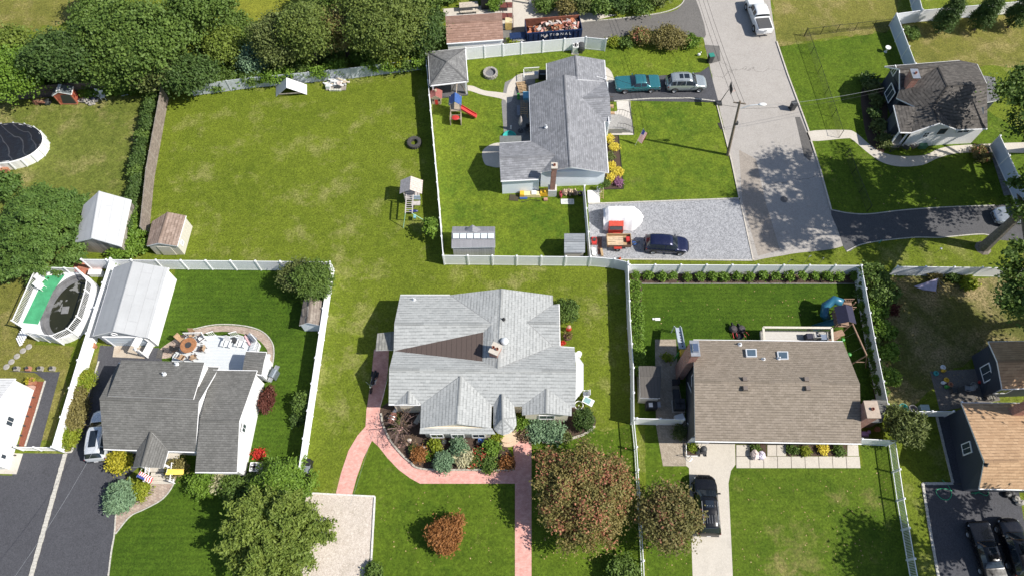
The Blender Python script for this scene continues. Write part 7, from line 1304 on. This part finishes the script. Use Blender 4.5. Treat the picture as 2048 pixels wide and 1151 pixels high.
text(r, 'NATIONAL', (.15,-Wd/2-.11,1.32), .5, (PI/2,0,0), PLW, 1.6)
b = W0((1035,84)); r = root('blue_container', 'small blue steel container with white lettering beside the dumpster', 'container', b, ang); ob('body', MB().box((0,0,.55), (1.85,.9,1.0)), NAV, r)
for z in (.3,.62,.95): ob('rail', MB().box((0,-.48,z), (1.9,.06,.07)), PLW if z < .9 else NAV, r)
text(r, 'NATIONAL', (0,-.52,.8), .22, (PI/2-.1,0,0), PLW, 1.1)
b = W0((1017,56)); r = root('forklift', 'yellow box shaped machine on the pale yard', 'machine', b); ob('body', MB().box((0,0,.6), (.8,.9,1.0)), M('dull_yellow', (.5,.36,.12), .5, var=.2), r); ob('top', MB().box((0,0,1.15), (.75,.85,.12)), M('pale_top', (.6,.5,.3), .6), r)
for s in (-1,1): ob('track', MB().box((s*.42,0,.15), (.14,.9,.3)), DARK, r); ob('mast', MB().box((.55,s*.3,.8), (.08,.08,1.6)), MATS['rusty_steel'], r)
b = W0((938,20)); r = root('picnic_table', 'long weathered picnic table on the pale terrace', 'picnic table', b, ang)
for i in range(5): ob('top_board', MB().box((0,-.3+.15*i,.74), (2.3,.13,.04)), M('pale_table', (.5,.44,.36), .8, var=.2), r)
for y in (-.72,.72): ob('bench', MB().box((0,y,.44), (2.3,.26,.05)), MATS['pale_table'], r)
for x in (-.8,.8): ob('leg', MB().beam((x,-.75,.05),(x,-.1,.72),.06,.08).beam((x,.75,.05),(x,.1,.72),.06,.08).beam((x,-.75,.42),(x,.75,.42),.05,.07), BLACK, r)
b = W0((1014,20)); r = root('fire_escape', 'dark red metal stair and landing frames beside the rear building', 'stairs', b)
for i in range(3): ob('landing', MB().box((-.1,-1.4+1.5*i,.35+.3*i), (1.5,.9,.06)), M('stair_red', (.16,.05,.04), .6, var=.2), r)
for x in (-.8,.7): ob('railing', MB().beam((x,-1.8,1.0),(x,2.2,1.9),.05,.05).beam((x,-1.8,.3),(x,-1.8,1.0),.05,.05).beam((x,0,.6),(x,0,1.4),.05,.05).beam((x,2.2,.9),(x,2.2,1.9),.05,.05), BRN, r)
b = W0((1045,-6)); r = root('rear_building', 'tan building corner with dark doorway beyond the pale yard', 'building', b); ob('wall', MB().box((0,2.,1.4), (1.8,5.0,2.8)), M('tan_stucco', (.36,.24,.13), .85, var=.2), r); ob('roof', MB().box((0,2.,2.86), (2.0,5.2,.12)), M('tan_roof', (.42,.3,.18), .85, var=.2), r); ob('door', MB().box((0,-.52,1.0), (.8,.05,2.)), DARK, r)
b = W0((1060,8)); solid('white_post', 'white column beside the dark doorway', 'column', MB().box(b+Vector((0,0,1.1)), (.2,.2,2.2)), PLW); b = W0((970,15)); solid('dark_panel', 'tall dark privacy screen next to the clipped hedge', 'screen', MB().box(b+Vector((0,.5,.8)), (.9,1.8,1.6)), M('screen_black', (.018,.018,.022), .7))
# ---- motorcycle
def wheel2(r, x, R_=.32, w=.14):
    o = ob('wheel', MB().lathe([(R_*.7,-w/2),(R_,-w/3),(R_,w/3),(R_*.7,w/2),(R_*.62,0),(R_*.7,-w/2)], 18), RUBBER, r); o.location = (x,0,R_); o.rotation_euler = (PI/2,0,0); ob('rim', MB().lathe([(R_*.68,.03),(.05,.04),(.05,-.04),(R_*.68,-.03)], 10), CHROME, o); return o
b = W0((748,766)); r = root('motorcycle', 'black and chrome motorcycle parked on the shaded brick walk', 'motorcycle', b, R(-100)); wheel2(r, -.75); wheel2(r, .8); ob('engine', MB().box((.05,0,.42), (.5,.4,.35)), CHROME, r); ob('fuel_tank', MB().ball((.2,0,.8), (.36,.18,.16), 12), paint('bike_black', (.01,.01,.012)), r, True); ob('seat', MB().ball((-.4,0,.74), (.45,.17,.09), 12), BLACK, r, True); ob('rear_fender', MB().box((-.8,0,.68), (.5,.2,.06)), BLACK, r); ob('front_fork', MB().beam((.8,.09,.32),(.5,.09,.95),.04,.04).beam((.8,-.09,.32),(.5,-.09,.95),.04,.04), CHROME, r); ob('handlebar', MB().tube([(.3,.42,1.0),(.48,.2,1.02),(.48,-.2,1.02),(.3,-.42,1.0)], .018, 6), CHROME, r); ob('headlight', MB().ball((.66,0,.86), .1, 10), CHROME, r, True)
for s in (-1,1): ob('saddlebag', MB().box((-.7,s*.25,.55), (.45,.14,.3)), BLACK, r); ob('exhaust', MB().tube([(.2,s*.2,.3),(-.9,s*.22,.28)], .045, 8), CHROME, r); ob('mirror', MB().ball((.34,s*.42,1.1), (.03,.08,.05), 8), CHROME, r)
# ---- centre house bits
b = W0((1137,663)); r = root('garden_statue', 'small plain red garden statue beside a dark planter', 'statue', b); ob('body', MB().ball((0,.15,.4), (.28,.25,.4), 12), REDP, r, True); ob('head', MB().ball((0,.15,.85), .2, 12), M('face_tan', (.5,.3,.22), .6), r, True)
b = W0((1136,674)); pot('dark half barrel planter below the red garden statue', (1135,675), .42, .4, M('barrel', (.1,.05,.04), .8), 'brown'); pot('small pink flowering pot at the ranch wall corner', (1124,689), .22, .3, TERRA, 'scarlet')
b = W0((1157,711)); solid('white_urn', 'white pedestal at the ranch wall behind the bay', 'pedestal', MB().lathe([(.25,0),(.2,.3),(.28,.6),(0,.6)], 12, b), PLW)
b = W0((1177,793)); chair('white garden bench chair with grey slats beyond the white bay', (1171,790), M('slat_pale', (.5,.52,.55), .6), PLW, R(180), 0.); b = W0((1175,806)); r = root('glass_table', 'white framed table with green glass top beside the bay', 'table', b, -.5); ob('frame', MB().box((0,0,.7), (1.0,.65,.04)), PLW, r); ob('glass_top', MB().box((-.1,0,.73), (.6,.5,.02)), M('green_glass', (.25,.4,.4), .1), r)
for x in (-.4,.4):
    for y in (-.25,.25): ob('leg', MB().box((x,y,.34), (.05,.05,.68)), PLW, r)
b = W0((1157,812)); r = root('bicycle_wheel_planter', 'white wire wheel ornament by the dark round bush', 'ornament', b); ob('wheel', MB().lathe([(.38,.4),(.42,.42),(.38,.44),(.35,.42),(.38,.4)], 18), PLW, r); ob('stand', MB().cyl((0,0,0), .04, .42, 6), PLW, r)
b = W0((786,838)); r = root('barrel_planter', 'round banded barrel ornament in the left of garden bed', 'planter', b); ob('barrel', MB().tube([(-.15,-.45,.35),(0,0,.38),(.15,.45,.35)], [.3,.38,.3], 14), M('barrel_red', (.28,.12,.09), .8, var=.3), r); ob('band', MB().tube([(-.05,-.14,.37),(-.03,-.08,.37)], .4, 14), STEEL, r); ob('band', MB().tube([(.05,.14,.37),(.03,.08,.37)], .4, 14), STEEL, r)
b = W0((791,822)); solid('grey_tray', 'grey tilted tray in the shade by the left front gable', 'tray', MB().box(b+Vector((0,0,.25)), (.3,.75,.06), rz=-.6, rx=.3), M('tray_grey', (.25,.26,.3), .6)); b = W0((838,838)); solid('garden_bench', 'low pale bench in the shade between the two front gables', 'bench', MB().box(b+Vector((0,0,.4)), (.4,1.1,.06), rz=-.5).box(b+Vector((-.1,.3,.2)), (.3,.06,.4), rz=-.5).box(b+Vector((.1,-.3,.2)), (.3,.06,.4), rz=-.5), M('bench_stone', (.4,.4,.36), .8))
c = P(1015,878); r = root('round_stoop', 'round beige two step stoop at the turret', 'stoop', (c.x,c.y+.6,0)); BST = M('beige_stone', (.56,.42,.3), .8, var=.12, sc=3); ob('lower_step', MB().lathe([(0,0),(1.3,0),(1.3,.16),(0,.16)], 28), BST, r); ob('upper_step', MB().lathe([(0,.16),(.98,.16),(.98,.33),(0,.33)], 28), BST, r)
for k, (x, y) in enumerate(((889,884),(958,885),(1000,886))): pot(('small dark pot in the mulch near the yellow green conifer shrub','dark pot in the mulch near the cream front wall','small dark pot by the round stoop')[k], (x,y), .22, .35, DARK)
b = W0((963,880)); solid('blue_gazing_bowl', 'blue glazed bowl under the cream front wall', 'bowl', MB().lathe([(.1,0),(.3,.35),(.26,.35),(0,.1)], 14, b), BLUEC)
for k, (x, y) in enumerate(((846,895),(819,880),(1092,845))): b = W0((x,y)); solid('garden_rock', ('pale rock beside the orange shrub','pale rock under the bare branched tree','white lantern stone between the blue green shrubs')[k], 'rock', MB().ball(b+Vector((0,0,.15)), (.22,.18,.2), 9, jit=.15), M('pale_rock', (.55,.5,.44), .9, var=.2))
# ---- D: side patio, deck and back yard
r = root('rear_deck', 'small rear deck with white rail and grey boards behind the brown roof', 'deck', W0((1588,672))); dk = PX([(1520,662),(1655,663),(1657,690),(1522,690)], 1.0); ob('floor', MB().prism(dk, .85, 1.0), wood('deck_grey', (.5,.48,.45), .14, 1, .12), r, w=True)
for a, b_ in ((dk[0],dk[1]),(dk[1],dk[2]),(dk[3],dk[0])): q0, q1 = Vector((a.x,a.y,0)), Vector((b_.x,b_.y,0)); ob('rail_cap', MB().beam(q0+Vector((0,0,1.98)), q1+Vector((0,0,1.98)), .2, .06), M('cream_rail', (.62,.58,.5), .6), r, w=True); rail(r, q0, q1, 1.0, .92, M('rail_dark', (.2,.2,.19), .6))
for k, (x, y) in enumerate(((1617,674),(1645,676))): b = P(x,y,1.3); solid('deck_box', ('dark square cover on the rear deck','blue grey grill cover on the rear deck')[k], 'cover', MB().box((b.x,b.y,1.35), (.7,.6,.7), top=.9), M('cover_navy', (.02,.022,.045), .7) if k == 0 else M('cover_slate', (.16,.2,.28), .6), bev=.04)
b = P(1631,673,1.3); chair('striped chair on the rear deck between the covers', (1631,673), M('stripe_white', (.4,.4,.4), .7), BLACK, R(90), 1.0).location = (b.x,b.y,1.0)
for k, (x, y) in enumerate(((1465,659),(1481,659))): b = W0((x,y)); r = root('wheelbarrow', ('upturned dark wheelbarrow with red handles on the lawn','second upturned dark wheelbarrow beside the first')[k], 'wheelbarrow', b, R(-80+25*k)); ob('tray', MB().lathe([(.42,.15),(.4,.3),(.25,.5),(0,.52)], 12), M('tray_dark', (.06,.05,.055), .6, var=.4), r); ob('handle', MB().beam((0,.15,.3),(.9,.2,.15),.05,.05), REDP, r); ob('handle', MB().beam((0,-.15,.3),(.9,-.2,.15),.05,.05), REDP, r); o = ob('wheel', MB().lathe([(.08,-.05),(.18,-.05),(.18,.05),(.08,.05)], 12), RUBBER, r); o.location = (-.45,0,.35); o.rotation_euler = (PI/2,0,0)
b = W0((1478,672)); solid('black_basin', 'black round basin at the wall under the brown roof', 'basin', MB().lathe([(.35,0),(.42,.3),(.38,.3),(.32,.05),(0,.05)], 16, b), BLACK); b = W0((1313,638)); solid('white_board', 'small white board lying on the lush lawn', 'board', MB().box(b+Vector((.1,0,.04)), (.5,.26,.06)).box(b+Vector((-.3,.02,.05)), (.2,.16,.1)), PLW)
b = W0((1300,815)); r = root('patio_grill', 'black patio cooker with pale side table by the lean shed', 'grill', b); ob('body', MB().box((0,0,.5), (.95,.6,.9), top=1.05), BLACK, r); ob('shelf', MB().box((-.1,0,.98), (.35,.4,.04)), PLW, r); ob('shelf', MB().box((.55,.05,.9), (.5,.5,.05)), M('grey_tray2', (.3,.31,.34), .5), r)
b = W0((1357,838)); solid('white_tote', 'white plastic tote behind the short gate fence', 'tote', MB().box(b+Vector((0,0,.3)), (.75,.6,.6), top=1.1, rz=.3), PLW); b = W0((1350,775)); solid('black_chair_frame', 'black folded garden seat at the charcoal wall', 'seat', MB().box(b+Vector((0,.4,.4)), (.6,.6,.08)).box(b+Vector((.25,.4,.7)), (.08,.6,.6)).beam(b+Vector((-.25,.2,0)), b+Vector((-.25,.2,.4)), .05, .05), BLACK); b = W0((1352,792)); solid('cellar_hatch', 'dark framed cellar hatch beside the air conditioner', 'hatch', MB().box(b+Vector((0,0,.15)), (.6,1.2,.3)).box(b+Vector((0,0,.32)), (.5,1.1,.05)), DARK)
bush('small lime fern on the shaded pavers', (1336,714), .42, .4, 'lime', 400, .14, name='fern', cat='fern'); r = root('white_planter', 'white framed corner planter beside the garage end', 'planter', W0((1382,900))); ob('frame', MB().beam(W0((1371,888))+Vector((0,0,.2)), W0((1372,912))+Vector((0,0,.2)), .06, .12).beam(W0((1372,912))+Vector((0,0,.2)), W0((1394,912))+Vector((0,0,.2)), .06, .12), PLW, r, w=True)
b = W0((1404,903)); r = root('pushchair', 'black folded pushchair in front of the garage', 'pushchair', b); ob('seat', MB().box((0,0,.5), (.5,.5,.3), rx=.4), BLACK, r); ob('hood', MB().ball((0,.1,.75), (.3,.3,.2), 10), DARK, r); ob('handle', MB().tube([(-.2,.3,.6),(-.2,.55,1.0),(.2,.55,1.0),(.2,.3,.6)], .02, 6), STEEL, r)
for x in (-.28,.28):
    for y in (-.3,.3): o = ob('wheel', MB().lathe([(.04,-.03),(.12,-.03),(.12,.03),(.04,.03)], 10), RUBBER, r); o.location = (x,y,.12); o.rotation_euler = (0,PI/2,0)
b = W0((1377,915)); r = root('mailbox_stand', 'thin metal stand with ring base at the drive edge', 'stand', b); ob('post', MB().tube([(0,0,0),(0,0,1.1)], .025, 6).tube([(-.05,0,1.1),(1.0,.1,1.15)], .02, 6), BRN, r); ob('ring', MB().lathe([(.28,0),(.31,.02),(.28,.03)], 14), STEEL, r)
b = W0((1513,911)); r = root('covered_boulder', 'two pale lumpy wrapped bundles on the front walk', 'bundle', b); ob('bundle', MB().ball((-.25,.05,.3), (.36,.46,.36), 14, jit=.13), M('wrap_pink', (.66,.56,.54), .7, var=.2, sc=9), r); ob('bundle', MB().ball((.32,0,.3), (.36,.4,.34), 14, jit=.13), M('wrap_lilac', (.62,.58,.68), .7, var=.25, sc=9), r)
b = W0((1738,868)); solid('purple_toy', 'lilac plastic toy in the shade by the brick chimney', 'toy', MB().box(b+Vector((-.5,0,.2)), (.8,.5,.35), top=.7).ball(b+Vector((-.2,.1,.5)), .18, 8), M('lilac_plastic', (.35,.22,.42), .5)); pot('terracotta pot in the shade by the brick chimney', (1752,859), .25, .35)
# ---- right yard
f = [P(1828,572,.15), P(1876,556,1.0), P(1872,582,.35), P(1846,579,.1)]; r = root('tarp_shelter', 'pale lilac tarp draped over a low frame in the dirt yard', 'tarp', W0((1855,572))); ob('tarp', MB().add(f+[q-Vector((0,0,.04)) for q in f], [(3,2,1,0),(4,5,6,7),(0,1,5,4),(1,2,6,5),(2,3,7,6),(3,0,4,7)]), M('lilac_tarp', (.56,.5,.62), .7, var=.2, sc=2), r, w=True)
ob('frame', MB().tube([P(1876,556,1.0), P(1880,575,0)], .03, 6).tube([P(1876,556,1.0), P(1890,572,.0)], .02, 6).tube([P(1872,582,.33), P(1873,586,0)], .03, 6), STEEL, r, w=True)
CH2 = [('dark metal armchair beside the toy heap', (1905,783), DARK), ('slatted grey chair on the shaded slab', (1930,779), STEEL), ('striped folding lounger near the blue grey wall', (1972,778), M('stripe_blue', (.3,.3,.36), .7)), ('round backed wicker chair by the house corner', (1978,797), M('wicker', (.2,.19,.16), .8)), ('mesh garden chair near the paired window', (1962,752), M('mesh_grey', (.3,.31,.28), .7))]
for l, px, m in CH2: chair(l, px, m, DARK, random.uniform(0,6), .02)
b = W0((1946,771)); solid('hoop_planter', 'ring shaped pale planter between the shaded chairs', 'planter', MB().lathe([(.28,0),(.33,.2),(.26,.2),(.22,.05),(0,.05)], 14, b), STONE)
for k, (x, y, m) in enumerate(((1884,735,PLW),(1884,742,YEL),(1891,760,YEL),(1884,766,PLW),(1899,769,TERRA),(1891,774,GRNP),(1870,747,TEAL),(1958,765,REDP))): b = W0((x,y)); solid('toy', ['white plastic ring toy at the patio edge','yellow ball toy at the patio edge','yellow ring toy beside the toy heap','white plastic pot among the toys','orange toy pot among the toys','green watering can among the toys','teal plastic toy in the grass','red toy truck near the blue grey wall'][k], 'toy', MB().lathe([(.14,0),(.24,.12),(.24,.22),(.12,.25),(.1,.1),(0,.1)], 12, b) if k % 2 == 0 else MB().ball(b+Vector((0,0,.18)), (.22,.18,.18), 9).box(b+Vector((.2,0,.2)), (.12,.12,.1)), m)
for k, (x, y, m) in enumerate(((1803,817,TEAL),(1822,820,M('grey_tub', (.2,.19,.2), .7)),(1845,818,M('glass_box', (.35,.45,.45), .3)))): b = W0((x,y)); solid('garden_tub', ['teal round tub behind the short fence','grey barrel behind the short fence','pale translucent box behind the short fence'][k], 'tub', MB().lathe([(.35,0),(.42,.4),(.38,.4),(.34,.06),(0,.06)], 16, b) if k < 2 else MB().box(b+Vector((0,0,.25)), (.75,.6,.5), top=1.05), m)
def hose(label, pts, z=.03): return solid('garden_hose', label, 'hose', MB().tube([P(x,y,z+.01*math.sin(i)) for i, (x, y) in enumerate(oarc(pts, 5))], .028, 6), M('hose_green', (.02,.42,.2), .5))
hose('green garden hose looped on the dark driveway edge', [(1884,958),(1898,972),(1903,988),(1896,998),(1883,996),(1873,985),(1874,978),(1888,976),(1905,980)]); hose('second green garden hose coil at the garage front', [(1943,985),(1958,984),(1972,990),(1977,984),(1968,977),(1958,982),(1950,987)])
for k, (x, y, r_) in enumerate(((2012,988,.4),(2020,986,.35),(2030,997,.35),(2037,1004,.4))): b = W0((x,y)); solid('boulder', ['dark boulder at the garage corner','dark boulder beside the first at the garage corner','pale boulder edging the driveway','pale boulder at the lawn edge by the driveway'][k], 'boulder', MB().ball(b+Vector((0,0,.18)), (r_,r_*.8,r_*.7), 9, jit=.15), BLACK if k < 2 else STONE)
# ---- roadside stakes, mailbox things, manhole
for k, (x, y, h_) in enumerate(((1572,531,1.1),(1608,527,1.3),(1636,529,1.1))): b = W0((x,y)); r = root('driveway_stake', ['plain wooden stake at the dead end','metal stake with small arrow plate at the dead end','metal stake with round reflector at the dead end'][k], 'stake', b); ob('post', MB().tube([(0,0,0),(.1,.1,h_)], .025, 6), WOODG if k == 0 else STEEL, r); ob('plate', MB().box((.12,.12,h_), (.3 if k == 1 else .14,.03,.22 if k == 1 else .12), rz=.4) if k else MB().box((.1,.1,h_), (.06,.06,.06)), STEEL if k else WOODG, r)
b = W0((1872,506)); r = root('garden_lamp', 'small solar garden lamp in the shaded strip', 'lamp', b); ob('post', MB().tube([(0,0,0),(.05,.05,.9)], .02, 6), STEEL, r); ob('head', MB().lathe([(.02,.9),(.12,.95),(.1,1.0),(0,1.02)], 10), PLW, r); b = W0((1758,486)); solid('teal_marker', 'small teal marker post at the driveway edge', 'marker', MB().tube([b, b+Vector((0,0,.6))], .04, 6), TEAL)
b = P(1568,399); solid('manhole_cover', 'round dark manhole cover in the shaded road', 'manhole cover', MB().lathe([(0,.012),(.38,.012),(.38,.03),(0,.03)], 20, (b.x,b.y,0)), M('cast_iron', (.15,.14,.13), .8, .1)); b = P(1442,252); solid('storm_drain', 'dark storm drain grate at the kerb by the pole', 'drain', MB().box((b.x,b.y,.02), (.5,.9,.02), rz=.25), M('drain_iron', (.05,.045,.04), .8, .4))
b = W0((1771,104)); r = root('bird_bath', 'white bird bath in front of the shade tinted fence', 'bird bath', b); ob('bowl', MB().lathe([(.05,.55),(.3,.62),(.32,.72),(.26,.72),(0,.64)], 14), PLW, r); ob('pedestal', MB().lathe([(.2,0),(.1,.1),(.07,.55),(0,.55)], 10), PLW, r)
b = W0((1397,112)); solid('white_ornament', 'small white garden goose near the bush island', 'ornament', MB().ball(b+Vector((0,0,.22)), (.22,.14,.2), 9).ball(b+Vector((.18,.05,.5)), .08, 8), PLW)
r = root('porch_bicycle', 'dark bicycle leaning at the porch steps of chimney house', 'bicycle', W0((1790,302)), .3); wheel2(r, -.5, .33, .05); wheel2(r, .5, .33, .05); ob('frame', MB().tube([(-.5,0,.33),(-.1,0,.75),(.35,0,.75),(0,0,.3),(-.5,0,.33)], .02, 6).tube([(.35,0,.75),(.5,0,.33)], .02, 6), BRN, r); ob('saddle', MB().ball((-.15,0,.85), (.13,.07,.04), 8), BLACK, r); ob('handlebar', MB().tube([(.35,.25,.95),(.35,-.25,.95)], .015, 6), STEEL, r)
b = W0((1842,295)); solid('green_bin', 'green storage tub beside the white side wall', 'tub', MB().box(b+Vector((0,0,.3)), (.8,.5,.55), top=1.1), M('muted_green', (.05,.16,.09), .6))
for k, (x, y) in enumerate(((1808,300),(1822,298))): chair(('dark porch chair by the curved walk','second dark porch chair close to the white side wall')[k], (x,y), DARK, BRN, 1.+k, 0.)
# ---- driveway gate (left)
r = root('driveway_gate', 'white gate of two leaves across the asphalt walk', 'gate', W0((66,898))); g0, g1 = W0((30,893),1.2), W0((104,894),1.2)
for t in (0,.5,1): q = g0.lerp(g1,t); ob('post', MB().box((q.x,q.y,.65), (.13,.13,1.3)), PLW, r, w=True)
for a, b_ in ((.02,.49),(.51,.98)): rail(r, g0.lerp(g1,a), g0.lerp(g1,b_), 0, 1.15)
# ---- fallen leaves scattered on the lawns
def litter(name, regions, n, mat):
    C = []
    for (x0, y0, x1, y1), k in regions:
        for _ in range(int(n*k)): p = P(random.uniform(x0,x1), random.uniform(y0,y1), .03); C.append((p.x,p.y,.03))
    C = np.array(C); me = leafmesh(name, C, np.tile([0,0,1.], (len(C),1)), .1, 1.3, mat, rng.uniform(0,1,len(C)), .35); o = bpy.data.objects.new(name, me); COL.objects.link(o); return tag(o, 'fallen leaves scattered over the lawns', 'leaves', None, 'stuff')
litter('fallen_leaves', [((1470,940,1780,1140),.25),((1080,860,1270,1130),.3),((1295,940,1380,1140),.12),((1740,560,1960,800),.2),((1290,575,1700,650),.08),((760,980,1020,1140),.1),((1640,300,1900,410),.12)], 420, leafm('litter_leaf', (.3,.2,.08), (.45,.34,.16), .1))
